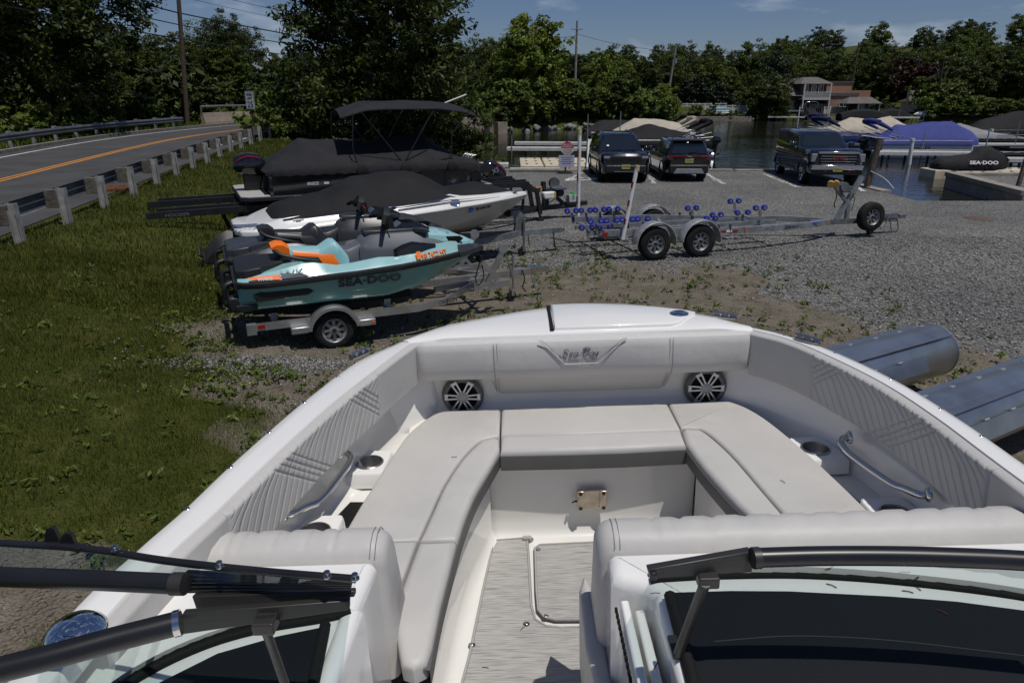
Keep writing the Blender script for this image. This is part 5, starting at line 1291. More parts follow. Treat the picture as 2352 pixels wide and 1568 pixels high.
def pontoon_boat():
    t = thing('pontoon_boat', 'black pontoon boat with charcoal cover and raised bimini top on the long bunk trailer', 'boat', (-5.18, 14.87, 0), R(25.3))
    W = 2.45; L = 5.15
    part('deck', mat('deck_edge_black', (0.015, 0.015, 0.016), .4), t, lambda m: m.cushion([(-.62, .10), (-.45, -.02), (L, -.02), (L + .1, .2), (L + .1, W - .2), (L, W + .02), (-.45, W + .02), (-.62, W - .10)], 1.10, 1.185, .02, 3), smooth=40)
    part('swim_deck', M_DECKG, t, lambda m: m.cushion([(-.60, .12), (-.44, 0), (-.01, 0), (-.01, W), (-.44, W), (-.60, W - .12)], 1.185, 1.20, .01, 2), smooth=40)
    part('deck_covering', M_DECKG, t, lambda m: m.box((L / 2 + .05, W / 2, 1.190), (L, W - .06, .012)))
    for y in (.42, W - .42):
        part('pontoon_tube', M_DEEP, t, lambda m: m.tube([(-.55, y, .80), (-.4, y, .78), (4.4, y, .78), (5.0, y, .88), (5.4, y, 1.02)], [.18, .30, .30, .22, .04], 24), smooth=60)
    def fence(m):
        pts = [(0.02, .35), (0.0, .10), (.06, .02), (4.5, .02), (4.95, .12), (5.1, .5), (5.1, W - .5), (4.95, W - .12), (4.5, W - .02), (.06, W - .02), (0.0, W - .10), (.02, W - .35)]
        P = [Vector((x, y, 0)) for x, y in pts]
        m.loft([[p + Vector((0, 0, z)) for p in P] for z in (1.20, 1.21, 1.58, 1.64)], closed=False)
    part('fence', M_BPAN, t, fence, smooth=30)
    lettering('lettering', 'BREEZE', M_LETW, t, (.78, .012, 1.385), (1, 0, 0), (0, 0, 1), .085, .002, shear=.1, sx=.9, bold=.001)
    part('badge', M_LETW, t, lambda m: m.box((1.20, .014, 1.412), (.11, .006, .045)))
    # cover with ridge and tent poles
    def cover(m):
        rings = []
        ridge = [(-.05, 1.66), (.15, 1.85), (.85, 2.30), (1.2, 2.26), (1.65, 2.26), (2.4, 2.20), (3.2, 2.30), (3.75, 2.40), (4.1, 2.15), (4.6, 1.85), (5.15, 1.60)]
        for i in range(64):
            x = -.06 + 5.26 * i / 63; zt = interp(ridge, x)
            ring = []
            sag = 1.60 - .18 * max(0, x - 4.3)
            for k in range(25):
                a = -1 + 2 * k / 24; e = abs(a)
                z = zt + (1.80 - zt) * min(1, e / .86) ** 1.35 if e < .86 else 1.80 + (sag - 1.80) * ((e - .86) / .14)
                z = min(z, zt)
                fold = .022 * math.sin(16 * math.atan2(a * 1.2, x - .85) + 1) * math.exp(-abs(x - .85)) * (1 - e) + .014 * math.sin(21 * x + 4 * a) * (1 if e > .8 else .3)
                w = W / 2 + .035 if .25 < x < 4.8 else W / 2 + .035 - .35 * max(0, (.25 - x), (x - 4.8)) ** 1.0
                ring.append(Vector((x, W / 2 + math.copysign(min(1, e / .90), a) * w, z + fold)))
            rings.append(ring)
        m.loft(rings, closed=False)
    part('cover', M_CANG, t, cover, smooth=60)
    def bim(m):
        rings = []
        for i in range(30):
            x = 1.75 + 3.15 * i / 29
            crown = interp([(1.75, -.10), (2.35, .06), (2.8, .08), (4.0, .08), (4.6, 0), (4.9, -.10)], x)
            ring = []
            for k in range(15):
                a = -1 + 2 * k / 14
                ring.append(Vector((x + .12 * a * (1 if x < 3 else .3), W / 2 + a * 1.12, 3.04 + crown - .17 * abs(a) ** 2.2 + .01 * math.sin(6 * x) * (1 - abs(a)))))
            rings.append(ring + [p + Vector((0, 0, -.02)) for p in reversed(ring)])
        m.loft(rings)
    part('bimini_top', M_CANG, t, bim, smooth=60)
    for y in (.06, W - .06):
        part('bimini_bow', M_BLKP, t, lambda m: (m.tube([(3.0, y, 1.75), (2.1, y + .02, 2.88)], .016, 8), m.tube([(3.0, y, 1.75), (3.75, y + .02, 2.9)], .016, 8), m.tube([(1.95, y, 1.72), (1.85, y, 2.1), (1.90, y, 2.86)], .014, 8), m.tube([(4.15, y, 1.70), (4.2, y, 2.4), (4.65, y, 2.9)], .014, 8), m.tube([(1.6, y, 1.75), (2.3, y, 1.70), (3.0, y, 1.76), (4.2, y, 1.84)], .014, 8)))
        [part('cover_boot', M_CAN, t, lambda m: m.loft([[Vector((x + dx * w, y - .03 + dy * w, z)) for dx, dy in ((-1, -1), (1, -1), (1, 1), (-1, 1))] for w, z in ((.10, 1.56), (.13, 1.66), (.06, 1.78))]), smooth=50) for x in (2.0, 3.02, 4.15)]
    part('stern_light_pole', M_WHT, t, lambda m: m.tube([(4.80, W - .3, 3.05), (5.45, W - .2, 3.26)], .018, 8))
    outboard(t, (-.12, W / 2, 1.62), 0, 0.12, 1.0)
    return t
pontoon_boat()
def bunk_trailer():
    t = thing('bunk_trailer', 'long black steel bunk trailer under the pontoon boat with an electric winch at its tongue', 'trailer', (-5.18, 14.87, 0), R(25.3))
    yc = 1.22
    for k, y in enumerate((.10, .62, 1.80, 2.32)):
        part('bunk', M_BLKS, t, lambda m: m.beam((-2.45 + .2 * (k % 2), y, .92), (4.9 if k in (0, 3) else 6.5, y, 1.02 if k in (0, 3) else 1.06), .09, .13))
    lettering('lettering', 'HOOSIER', mat('worn_lettering', (0.16, 0.16, 0.16), .6), t, (-2.1, .052, .885), (1, 0, .014), (0, 0, 1), .085, .002, sx=1.3)
    for x in (-1.0, .6, 2.4, 4.2):
        for y in (.36, 2.08):
            part('bunk_leg', M_BLKS, t, lambda m: (m.beam((x, y - .20, .86), (x + .15, y, .40), .06, .06), m.beam((x + .35, y + .2, .88), (x + .15, y, .40), .05, .05)))
        part('cross_member', M_BLKS, t, lambda m: m.beam((x + .15, .2, .40), (x + .15, 2.25, .40), .08, .10))
    for y in (.36, 2.08):
        part('side_rail', M_BLKS, t, lambda m: m.beam((-1.0, y, .32), (5.4, y, .32), .08, .12))
        part('draw_bar', M_BLKS, t, lambda m: m.beam((5.4, y, .32), (7.2, yc + (y - yc) * .08, .30), .08, .12))
        for x in (1.6, 2.4): wheel(t, (x, yc + (y - yc) * 1.25, .29), .29, .18, -1 if y < yc else 1, rimmat=M_RIM)
    part('tongue', M_BLKS, t, lambda m: m.beam((5.4, yc, .25), (8.45, yc, .34), .10, .13))
    lettering('lettering', 'HOOSIER', MATS['worn_lettering'], t, (7.62, yc - .054, .285), (1, 0, .03), (0, 0, 1), .075, .002, sx=1.0)
    for s in (-1, 1):
        part('bow_ladder_rail', M_BLKS, t, lambda m: (m.beam((5.0, yc + s * .42, 1.05), (6.5, yc + s * .42, 1.10), .06, .13), m.beam((6.45, yc + s * .42, 1.10), (6.85, yc + s * .30, .83), .06, .11), m.beam((6.8, yc + s * .30, .84), (7.05, yc + s * .18, .82), .06, .10)))
        part('bow_stop_post', M_BLKS, t, lambda m: (m.beam((6.94, yc + s * .22, .80), (7.06, yc + s * .22, .18), .08, .10), m.beam((6.48, yc + s * .4, 1.04), (6.42, yc + s * .4, .3), .05, .06)))
    part('winch_stand', M_BLKS, t, lambda m: (m.beam((7.33, yc, .30), (7.33, yc, .80), .13, .16), m.beam((7.95, yc, .34), (7.45, yc, .76), .08, .10), m.box((7.62, yc, .80), (.66, .2, .04)), m.box((7.26, yc, .93), (.10, .12, .18))))
    part('winch_motor', M_BLK, t, lambda m: (m.tube([(7.55, yc - .02, .70), (7.86, yc - .02, .70)], .085, 14), m.box((7.76, yc, .70), (.10, .2, .20))), smooth=40)
    part('winch_box', M_WHT, t, lambda m: m.box((7.33, yc - .18, .67), (.38, .2, .19)), bevel=.04, seg=3, smooth=40)
    part('warning_label', mat('yellow_label', (0.5, 0.36, 0.02), .6), t, lambda m: m.box((7.47, yc - .284, .67), (.05, .005, .17)))
    part('solar_panel', mat('solar_panel', (0.02, 0.024, 0.05), .15, coat=.6), t, lambda m: m.box((7.68, yc - .08, .835), (.36, .30, .02)))
    part('solar_panel_frame', M_ALU, t, lambda m: m.box((7.68, yc - .08, .822), (.39, .33, .012)))
    part('winch_drum', M_STEEL, t, lambda m: m.lathe([(.0, -.05), (.15, -.05), (.15, -.035), (.07, -.03), (.07, .03), (.15, .035), (.15, .05), (.0, .05)], 24, M=AX_Y, c=(7.62, yc + .05, .96)), smooth=30)
    part('strap_hook', mat('orange_strap', (0.45, 0.16, 0.05), .7), t, lambda m: m.tube([(7.02, yc, .86), (7.22, yc, .87)], .03, 8), smooth=60)
    part('battery_tray', M_BLK, t, lambda m: m.box((8.12, yc - .05, .40), (.42, .26, .06)))
    part('battery_box', mat('battery_grey', (0.45, 0.46, 0.48), .5), t, lambda m: m.box((8.13, yc - .06, .53), (.26, .19, .20)), bevel=.01, smooth=30)
    part('green_strap', mat('green_strap', (0.02, 0.35, 0.10), .6), t, lambda m: (m.tube(path_pts([(8.04, yc - .1, .63), (8.06, yc - .05, .68), (8.12, yc - .1, .69), (8.20, yc, .68), (8.22, yc - .1, .64)], 4), .014, 6), m.box((8.13, yc - .16, .58), (.05, .012, .10)), m.box((8.13, yc - .06, .636), (.22, .16, .012))))
    part('winch_cable', M_RUB, t, lambda m: (m.tube(path_pts([(7.0, yc - .1, .42), (7.3, yc - .2, .46), (7.6, yc - .2, .62), (7.7, yc - .1, .66)], 4), .012, 6), m.tube(path_pts([(7.85, yc - .1, .62), (7.92, yc - .15, .5), (8.0, yc - .12, .56), (8.05, yc - .1, .64)], 4), .010, 6)))
    part('jack_foot', M_BLKS, t, lambda m: (m.tube([(7.05, yc - .22, .02), (7.05, yc - .22, .35)], .03, 10), m.box((7.05, yc - .22, .035), (.16, .16, .07))))
    part('coupler', M_BLKS, t, lambda m: m.box((8.55, yc, .36), (.24, .10, .12)), bevel=.02)
    part('chock_post', M_BLKS, t, lambda m: m.tube([(7.12, yc - .30, .40), (7.12, yc - .30, .62)], .035, 10))
bunk_trailer()
def second_black_boat():
    """boat parked behind the pontoon boat, stern towards the cars"""
    t = thing('bass_boat', 'black bass boat with swim ladder and tilted outboard behind the pontoon boat', 'boat', (-.95, 20.9, -.10), R(205.3))
    t.scale = (.92, .92, .92)
    XS = list(np.linspace(0, 5.2, 20))
    wr = lambda x: interp([(0, 1.0), (3, 1.05), (4.2, .8), (5.2, .1)], x)
    part('hull', M_GLB, t, lambda m: sym_loft(m, XS, lambda x: [(0, interp([(0, .42), (3.5, .42), (5.2, .8)], x)), (wr(x) * .8, interp([(0, .6), (3.5, .62), (5.2, .85)], x)), (wr(x), .92), (wr(x) - .02, .98), (0, .98)]), smooth=30)
    part('deck', M_DECKG, t, lambda m: m.box((.35, 0, .985), (.9, 1.8, .03)))
    part('gunwale_trim', M_ALU, t, lambda m: [m.tube([(x, s * (wr(x) + .01), z) for x in XS[1:]], .018, 6) for s in (-1, 1) for z in (.93, .85)])
    part('console', M_BLK, t, lambda m: (m.box((1.5, .4, 1.16), (.5, .6, .36)), m.box((1.2, -.4, 1.12), (.5, .5, .28))), bevel=.05, smooth=30)
    part('seat', M_BLK, t, lambda m: (m.box((.95, .1, 1.16), (.45, 1.2, .14)), m.box((.75, .1, 1.32), (.12, 1.2, .3))), bevel=.04, smooth=30)
    part('trolling_motor', M_BLK, t, lambda m: (m.tube([(.9, -.65, 1.05), (2.1, -.7, 1.20)], .05, 8), m.tube([(.9, -.65, 1.05), (.8, -.65, 1.12)], .09, 10)), smooth=40)
    def ladder(m):
        for y in (-.38, -.12, .12, .38):
            m.tube(path_pts([(.62, y, .98), (.58, y, 1.4), (.44, y * .9, 1.80), (.28, y * .9, 1.86)], 4), .024, 8)
        for a in ((.60, 1.25), (.52, 1.55), (.47, 1.72)): m.tube([(a[0], -.38, a[1]), (a[0], .38, a[1])], .018, 8)
        m.tube([(.28, -.34, 1.86), (.28, .34, 1.86)], .022, 8); m.tube([(.30, 0, 1.86), (.30, 0, 1.96)], .015, 6)
    part('swim_ladder', M_ALU, t, ladder, smooth=50)
    outboard(t, (-.22, 0, 1.22), 0, -0.45, 1.25)
    lettering('lettering', 'XS', mat('outline_lettering', (0.30, 0.28, 0.28), .4), t, (-.30, .32, 1.22), (-1, 0, .5), (-.5, 0, 1), .22, .004, shear=.3)
    tr = thing('bass_boat_trailer', 'low dark trailer under the black bass boat', 'trailer', (-.95, 20.9, 0), R(205.3))
    for s in (-1, 1):
        part('side_rail', M_BLKS, tr, lambda m: m.beam((.2, s * .6, .33), (5.0, s * .25, .36), .08, .12))
        wheel(tr, (1.3, s * .95, .31), .31, .19, s)
    part('axle', M_BLKS, tr, lambda m: m.beam((1.3, -.95, .31), (1.3, .95, .31), .07, .07))
second_black_boat()

# ------------------------------------------------------------------ empty roller trailer
M_BLUE = mat('blue_roller', S(38, 48, 158), 0.45, var=.1, vs=20)
M_TPLATE = mat('tread_plate', (0.46, 0.46, 0.46), 0.4, metal=.6, var=.15, vs=12, bump=.8, bs=45, bd=.01)
def roller_trailer():
    t = thing('roller_trailer', 'empty galvanised tandem axle boat trailer with blue rollers on the gravel', 'trailer', (2.66, 15.06, 0), R(15.5))
    for s in (-1, 1):
        for x in (0.0, 1.04):
            wheel(t, (x, s * 1.08, .345), .345, .22, s, ri=.195)
            fender(t, (x, s * 1.09, .345), .455, .26, R(-6), R(178), M_TPLATE, lip=.02)
        def rail(m):
            m.loft([[Vector((x, y + o, z + q)) for o, q in ((-.04, -.065), (.04, -.065), (.04, .065), (-.04, .065))] for x, y, z in ((-1.05, s * .86, .57), (1.0, s * .86, .53), (2.0, s * .84, .47), (3.2, s * .66, .44), (4.3, s * .42, .42), (5.1, s * .07, .38))])
        rl = part('side_rail', M_GALV, t, rail)
        part('tail_lamp', M_RED, t, lambda m: m.box((-1.04, s * .92, .55), (.10, .05, .09)))
        part('rail_bolt_strap', M_GALVD, rl, lambda m: [m.box((x, s * .862, .55), (.018, .088, .145)) for x in (-.75, -.65, -.40, 1.35, 1.62, 1.9)])
        part('fender_bracket', M_GALV, t, lambda m: m.beam((-.62, s * .9, .43), (1.62, s * .9, .40), .10, .03))
        part('reflector_tape', M_RED, t, lambda m: [m.box((x, s * .882 if x < 2.2 else s * .86, .47), (.14, .012, .05)) for x in (1.72, 2.02)])
        part('reflector_tape', M_WHT, t, lambda m: m.box((1.87, s * .884, .47), (.14, .012, .05)))
        part('side_marker', M_ORL, t, lambda m: m.box((2.30, s * .845, .47), (.04, .015, .09)))
        part('side_marker', M_ORL, t, lambda m: m.box((5.02, s * .14, .38), (.06, .02, .05)))
        part('axle_spring', M_GALVD, t, lambda m: m.beam((-.4, s * .86, .40), (1.45, s * .86, .40), .06, .05))
    lettering('lettering', 'Tidewater', M_LETB, t, (3.42, -.675, .405), (1, .21, -.015), (0, 0, 1), .11, .003, shear=.25)
    for x0 in (2.75, 4.12):
        part('blue_flash', M_BLUE, t, lambda m: m.tube([(x0, -.762 + .21 * (x0 - 2.75), .43), (x0 + .2, -.722 + .21 * (x0 - 2.75), .45), (x0 + .5, -.655 + .21 * (x0 - 2.75), .44)], [.004, .022, .004], 6))
    for x in (-.75, 0, 1.04, 2.2, 3.3):
        part('cross_member', M_GALV, t, lambda m: m.loft([[Vector((x + o, y, z + q)) for o, q in ((-.03, -.04), (.03, -.04), (.03, .04), (-.03, .04))] for y, z in ((-.84 if x < 3 else -.62, .46), (-.4, .38), (0, .35), (.4, .38), (.84 if x < 3 else .62, .46))]))
    for s in (-1, 1):
        part('inner_rail', M_GALV, t, lambda m: m.beam((-1.2, s * .38, .48), (3.5, s * .22, .50), .06, .09))
    def roller(parent, c, ax):
        return part('roller', M_BLUE, parent, lambda m: m.lathe([(.030, -.045), (.056, -.045), (.064, -.03), (.066, 0), (.064, .03), (.056, .045), (.030, .045)], 16, M=axis_m(ax), c=c), smooth=40)
    def cradle(x, y, z, dx=.11, s=1):
        e = part('roller_arm', M_STEEL, t, lambda m: (m.tube(path_pts([(x - dx, y, z), (x - dx * .5, y, z - .03), (x, y, z - .05), (x + dx * .5, y, z - .03), (x + dx, y, z)], 3), .014, 8), m.beam((x, y, z - .05), (x + .04, y, z - .26), .05, .05)), smooth=40)
        for q in (-dx, dx):
            roller(e, (x + q, y + s * .0, z), (.25, 1, .12 * s))
            part('roller_hub', M_STEEL, e, lambda m: m.lathe([(0, .05), (.018, .05), (.026, .046), (.032, .044)], 12, M=axis_m((-.25, -1, -.12 * s)), c=(x + q, y, z)), smooth=40)
    for k in range(4): cradle(-1.28 + .33 * k, .42, .84, .105, 1)
    for k in range(4): cradle(-1.05 + .36 * k, -.42, .74, .12, -1)
    cradle(-1.15, -.2, .58, .12); cradle(-.75, -.2, .56, .12)
    cradle(1.62, .32, .80); cradle(2.28, .32, .62); cradle(1.75, -.30, .66); cradle(2.70, .30, .92); cradle(3.0, -.28, .84); cradle(2.9, .22, .66, .14)
    for x, y, z0, z1, lean, lab in ((-.68, -1.0, .43, 1.90, .23, 'near'), (-.92, .95, .45, 2.52, -.03, 'far')):
        part('guide_bracket', M_GALV, t, lambda m: m.beam((x, y * .86, z0 + .05), (x + .02, y * 1.04, z0 + .0), .10, .04))
        g = part('guide_pole', M_WHT, t, lambda m: m.tube([(x, y, z0), (x + lean, y, z1)], .042, 14), smooth=50)
        part('pole_cap', mat('cream_cap', (0.5, 0.42, 0.25), .6), g, lambda m: m.tube([(x + lean, y, z1 - .09), (x + lean * 1.005, y, z1 + .02)], .048, 14), smooth=50)
        for k in range(3):
            q0 = .22 + .25 * k; q1 = q0 + .08
            part('red_band', M_RED, g, lambda m: m.beam((x + lean * q0 - .036, y - .012, z0 + (z1 - z0) * q0), (x + lean * q1 - .036, y - .012, z0 + (z1 - z0) * q1), .06, .016, up=(1, 0, 0)))
    # tongue with winch stand, spare wheel, jack
    part('tongue', M_GALVD, t, lambda m: m.beam((4.6, 0, .37), (7.15, 0, .37), .10, .125))
    part('tongue_actuator', M_GALVD, t, lambda m: (m.box((6.85, 0, .45), (.50, .12, .14)), m.box((7.28, 0, .42), (.20, .09, .10))), bevel=.012, smooth=30)
    part('winch_mast', M_GALV, t, lambda m: (m.beam((5.35, 0, .42), (5.90, 0, 1.42), .09, .10), m.beam((5.64, 0, .40), (5.62, 0, .82), .08, .08)))
    part('winch_arm', M_GALVD, t, lambda m: m.beam((5.62, 0, .78), (5.16, 0, 1.22), .07, .08))
    part('winch', M_GALVD, t, lambda m: (m.lathe([(.0, -.07), (.11, -.07), (.11, -.05), (.06, -.04), (.06, .04), (.11, .05), (.11, .07), (.0, .07)], 20, M=AX_Y, c=(5.40, 0, 1.20)), m.box((5.50, 0, 1.13), (.26, .12, .14))), smooth=30)
    for q, r_ in ((5.02, .07), (5.17, .07)):
        part('bow_roller', mat('amber_roller', (0.50, 0.30, 0.08), .4), t, lambda m: m.lathe([(.0, -.07), (.075, -.07), (.05, 0), (.075, .07), (0, .07)], 18, M=axis_m((.6, .7, .1)), c=(q, -.02, 1.27)), smooth=40)
    part('winch_strap', mat('grey_rope', (0.16, 0.16, 0.15), .9), t, lambda m: (m.tube(path_pts([(5.72, -.06, 1.12), (5.66, -.07, .98), (5.74, -.06, .9), (5.70, -.06, .62)], 4), .014, 6), m.tube(path_pts([(5.55, -.07, 1.10), (5.72, -.09, 1.02), (5.80, 0, 1.08)], 4), .012, 6)))
    part('hanging_chain', MATS['rusty_chain'], t, lambda m: m.tube(path_pts([(5.18, -.05, 1.14), (5.22, -.05, .95), (5.18, -.05, .82), (5.22, -.05, .72)], 4), .014, 6))
    wheel(t, (6.10, -.26, .50), .345, .22, -1, ri=.19, name='spare_wheel')
    part('jack', M_GALVD, t, lambda m: m.tube([(6.42, .0, .12), (6.42, 0, .75)], .028, 12), smooth=40)
    part('jack_wheel', M_TYRE, t, lambda m: m.lathe([(0, -.03), (.085, -.035), (.10, 0), (.085, .035), (0, .03)], 18, M=AX_Y, c=(6.40, 0, .10)), smooth=40)
    part('safety_chain', M_GALVD, t, lambda m: (m.tube(path_pts([(6.9, -.05, .36), (6.95, -.08, .12), (7.0, -.06, .06)], 4), .014, 6), m.tube(path_pts([(7.1, -.05, .38), (7.16, -.08, .15), (7.12, -.06, .03)], 4), .014, 6), m.tube(path_pts([(6.5, -.1, .28), (6.65, -.12, .15), (6.75, -.1, .3), (6.85, -.06, .5)], 4), .012, 6)))
roller_trailer()

# ------------------------------------------------------------------ loose aluminium pontoon tubes beside the boat
def tube_log(label, a, b, r, dx):
    """a = near end, b = far closed end"""
    a, b = Vector(a), Vector(b); d = (b - a).normalized()
    t = thing('pontoon_log', label, 'pontoon tube', (b.x, b.y, 0), math.atan2(d.y, d.x), 'bare pontoon tubes beside the boat')
    L = (b - a).length; zc = r + .18
    part('shell', M_TUBE, t, lambda m: m.tube([(-L, 0, zc), (-.02, 0, zc), (0, 0, zc)], [r, r, r - .01], 40), smooth=40)
    part('end_weld', M_ALU, t, lambda m: m.lathe([(r - .012, -.012), (r + .004, -.012), (r + .004, .004), (r - .012, .004)], 40, M=AX_X, c=(0, 0, zc)), smooth=40)
    for s, l0 in ((1, .18), (-1, .05)):
        part('deck_flange', M_TUBE, t, lambda m: m.box((-L / 2 - l0, s * r * .55, zc + r * .86), (L, .10, .006), M=Matrix.Rotation(-s * .15, 3, 'X')))
    part('lifting_strake', M_TUBE, t, lambda m: m.loft([[Vector((x, y, z)) for y, z in ((-r * .93, zc + .13), (-r * 1.16, zc - .02), (-r * .985, zc - .03))] for x in (-L, -.62)]), smooth=20)
    def welds(m):
        for k in range(9):
            x = -.15 - .42 * k
            m.box((x, r * .30, zc + r * .955), (.06, .03, .008), M=Matrix.Rotation(-.3, 3, 'X')); 
            if k > 1: m.box((x - .1, -r * .94, zc + .145), (.07, .012, .02), M=Matrix.Rotation(.9, 3, 'X'))
    w_ = part('weld_seam', mat('weld_bead', (0.55, 0.55, 0.55), .5, metal=.7), t, welds); w_['kind'] = 'stuff'
    for x in (-.9, -2.9): part('wooden_support', mat('support_timber', (0.16, 0.10, 0.06), .85, var=.3, vs=8), t, lambda m: m.box((x, 0, .09), (.12, .7, .18)))
    return t
tube_log('bare aluminium pontoon tube nearer the bow deck, its closed end in view', (2.2, 5.85, 0), (4.80, 7.32, 0), .30, 0)
tube_log('bare aluminium pontoon tube running out of the frame at the lower right', (2.6, 4.75, 0), (6.3, 6.85, 0), .30, 0)
# ------------------------------------------------------------------ guard rails, bridge parapet, sign, poles
def H(x, y): return float(height(np.array([x]), np.array([y]))[0])
M_RAILM = mat('guardrail_steel', (0.20, 0.215, 0.235), 0.42, metal=0.7, var=0.2, vs=2, dirt=(0.10, 0.10, 0.10), ds=1.5)
M_POST = mat('weathered_post', (0.34, 0.335, 0.32), 0.75, metal=0.1, var=0.25, vs=5, dirt=(0.12, 0.105, 0.09), ds=4)
M_WOOD = mat('weathered_timber', (0.115, 0.10, 0.08), 0.9, var=0.35, vs=9, bump=0.5, bs=20)
def offset_line(off, y0, y1, step=1.905):
    """points along the road's centre line pushed sideways (left positive)"""
    P = []
    for i in range(len(road_pts) - 1):
        a, b = road_pts[i], road_pts[i + 1]; d = (b - a).normalized(); n = Vector((-d.y, d.x)); P.append((a + n * off, d))
    D = [0.0]
    for i in range(1, len(P)): D.append(D[-1] + (P[i][0] - P[i - 1][0]).length)
    out = []; s = 0.0
    while s < D[-1]:
        i = max(j for j in range(len(D)) if D[j] <= s); t = 0 if i + 1 >= len(P) else (s - D[i]) / max(1e-6, D[i + 1] - D[i])
        p = P[i][0].lerp(P[min(i + 1, len(P) - 1)][0], t)
        if y0 <= p.y <= y1: out.append((p, P[i][1]))
        s += step
    return out
W_PROF = [(0.0, .155), (.025, .150), (.045, .12), (.08, .085), (.08, .06), (.045, .03), (.02, 0), (.045, -.03), (.08, -.06), (.08, -.085), (.045, -.12), (.025, -.150), (0, -.155)]
def guardrail(name, label, off, y0, y1, facing, zmid, phase=0.0, posts=True, extra=None):
    line = offset_line(off, y0, y1)
    t = thing(name, label, 'guardrail', (line[0][0].x, line[0][0].y, 0))
    o = Vector((line[0][0].x, line[0][0].y, 0))
    rings = []
    for p, d in offset_line(off, y0, y1, 0.6):
        n = Vector((-d.y, d.x)) * facing; z = float(road_z(p.y)) + zmid
        rings.append([Vector((p.x + n.x * q, p.y + n.y * q, z + h)) - o for q, h in W_PROF] + [Vector((p.x + n.x * (q - .006), p.y + n.y * (q - .006), z + h)) - o for q, h in reversed(W_PROF)])
    part('rail', M_RAILM, t, lambda m: m.loft(rings), smooth=40)
    if posts:
        for k, (p, d) in enumerate(line):
            n = Vector((-d.y, d.x)) * facing; g = H(p.x, p.y); a = math.atan2(d.y, d.x); z = float(road_z(p.y)) + zmid
            c = Vector((p.x, p.y, 0)) - n.to_3d() * .13 - o
            part('blockout', M_WOOD, t, lambda m: m.box((c.x, c.y, z + .0), (.15, .24, .36), rz=a), bevel=.008)
            c2 = Vector((p.x, p.y, 0)) - n.to_3d() * .32 - o; lean = random.uniform(-.02, .02)
            def post(m):
                zt = z + .21; zb = g - .2 ; h = zt - zb
                M3 = Matrix.Rotation(a, 3, 'Z') @ Matrix.Rotation(lean, 3, 'X')
                for yy in (-.07, .07): m.box((c2.x + M3.col[1][0] * yy, c2.y + M3.col[1][1] * yy, (zt + zb) / 2), (.13, .012, h), M=M3)
                m.box((c2.x, c2.y, (zt + zb) / 2 - .001), (.012, .13, h - .004), M=M3)
            part('post', M_POST, t, post)
    return t
guardrail('guardrail', 'grey steel guardrail with blocked out posts along the grass bank', -4.55, 6.0, 38.5, 1, .50)
guardrail('guardrail', 'plain steel guardrail on the far side of the road before the bridge', 5.0, 4.0, 47.5, -1, .50, posts=True)
# bridge parapet on the far side of the road
M_CONC = mat('tan_concrete', (0.30, 0.245, 0.19), 0.9, var=0.14, vs=1.2, bump=0.2, bs=12, dirt=(0.17, 0.14, 0.11), ds=1.5)
def parapet(label, off, y0, y1, zt, s):
    L = offset_line(off, y0, y1, 1.0); o = Vector((L[0][0].x, L[0][0].y, 0)); t = thing('bridge_parapet', label, 'parapet', o)
    rings = []
    for p, d in L:
        n = Vector((-d.y, d.x)); z = float(road_z(p.y))
        rings.append([Vector((p.x + n.x * q * s, p.y + n.y * q * s, z + h)) - o for q, h in ((0, -.9), (.22, -.9), (.22, zt), (.0, zt), (-.05, zt - .3), (-.12, .25), (-.14, -.1))])
    part('wall', M_CONC, t, lambda m: m.loft(rings))
    for k, (p, d) in enumerate(L[::2]):
        n = Vector((-d.y, d.x)); z = float(road_z(p.y)); q = Vector((p.x + n.x * .1 * s, p.y + n.y * .1 * s, z)) - o
        part('rail_post', M_ALU, t, lambda m: m.beam(q + Vector((0, 0, zt)), q + Vector((0, 0, zt + .42)), .07, .07))
    part('top_rail', M_ALU, t, lambda m: m.tube([Vector((p.x + .1 * s * -d.y, p.y + .1 * s * d.x, float(road_z(p.y)) + zt + .42)) - o for p, d in L], .055, 8), smooth=60)
    return t
parapet('tan concrete bridge parapet with a metal rail beyond the road bend', 4.5, 48.0, 66, .85, 1)
# abutment seen over the water
def abut():
    t = thing('bridge_abutment', 'stained tan concrete bridge abutment standing in the water', 'abutment', (-4.5, 74, 0))
    part('wall', M_CONC, t, lambda m: m.loft([[Vector((x, y, z)) for x, y in ((-4.5, -8.0), (2.0, 1.2), (3.0, 4.0), (-3.0, 9.0), (-9, 2))] for z in (-2.0, 1.25)]), bevel=.03)
    part('wing_wall', M_CONC, t, lambda m: m.box((2.9, 3.2, -.1), (1.2, 2.2, 1.6), rz=.6))
abut()

# speed sign
def speed_sign():
    p = at(587, 330, 1.0); g = H(p.x, p.y)
    t = thing('speed_limit_sign', 'white rectangular speed limit sign reading 25 on a rusty post', 'sign', (p.x, p.y, g), R(-8))
    part('post', mat('rusty_post', (0.055, 0.035, 0.022), .8, var=.3, vs=8), t, lambda m: m.beam((0, 0, -.2), (0, 0, 2.35), .06, .05))
    face = link('panel', None, t, (0, -.04, 1.50), (0, 0, R(-20)))
    part('plate', mat('sign_white', (0.66, 0.66, 0.64), .5, dirt=(.4, .4, .38), ds=4), face, lambda m: m.prism([(-.30, 0), (.30, 0), (.30, .84), (-.30, .84)], 0, .004, M=ROTX), bevel=.02)
    part('border', M_LETB, face, lambda m: [m.box((x, -.0065, z), (w, .002, h)) for x, z, w, h in ((0, .025, .54, .012), (0, .815, .54, .012), (-.275, .42, .012, .80), (.275, .42, .012, .80))])
    for b, z, s, k in (('SPEED', .63, .15, 1.0), ('LIMIT', .46, .15, 1.0), ('25', .09, .40, 1.05)):
        lettering('lettering', b, M_LETB, face, (0, -.007, z), (1, 0, 0), (0, 0, 1), s, .001, align='CENTER', sx=k, bold=.004)
speed_sign()

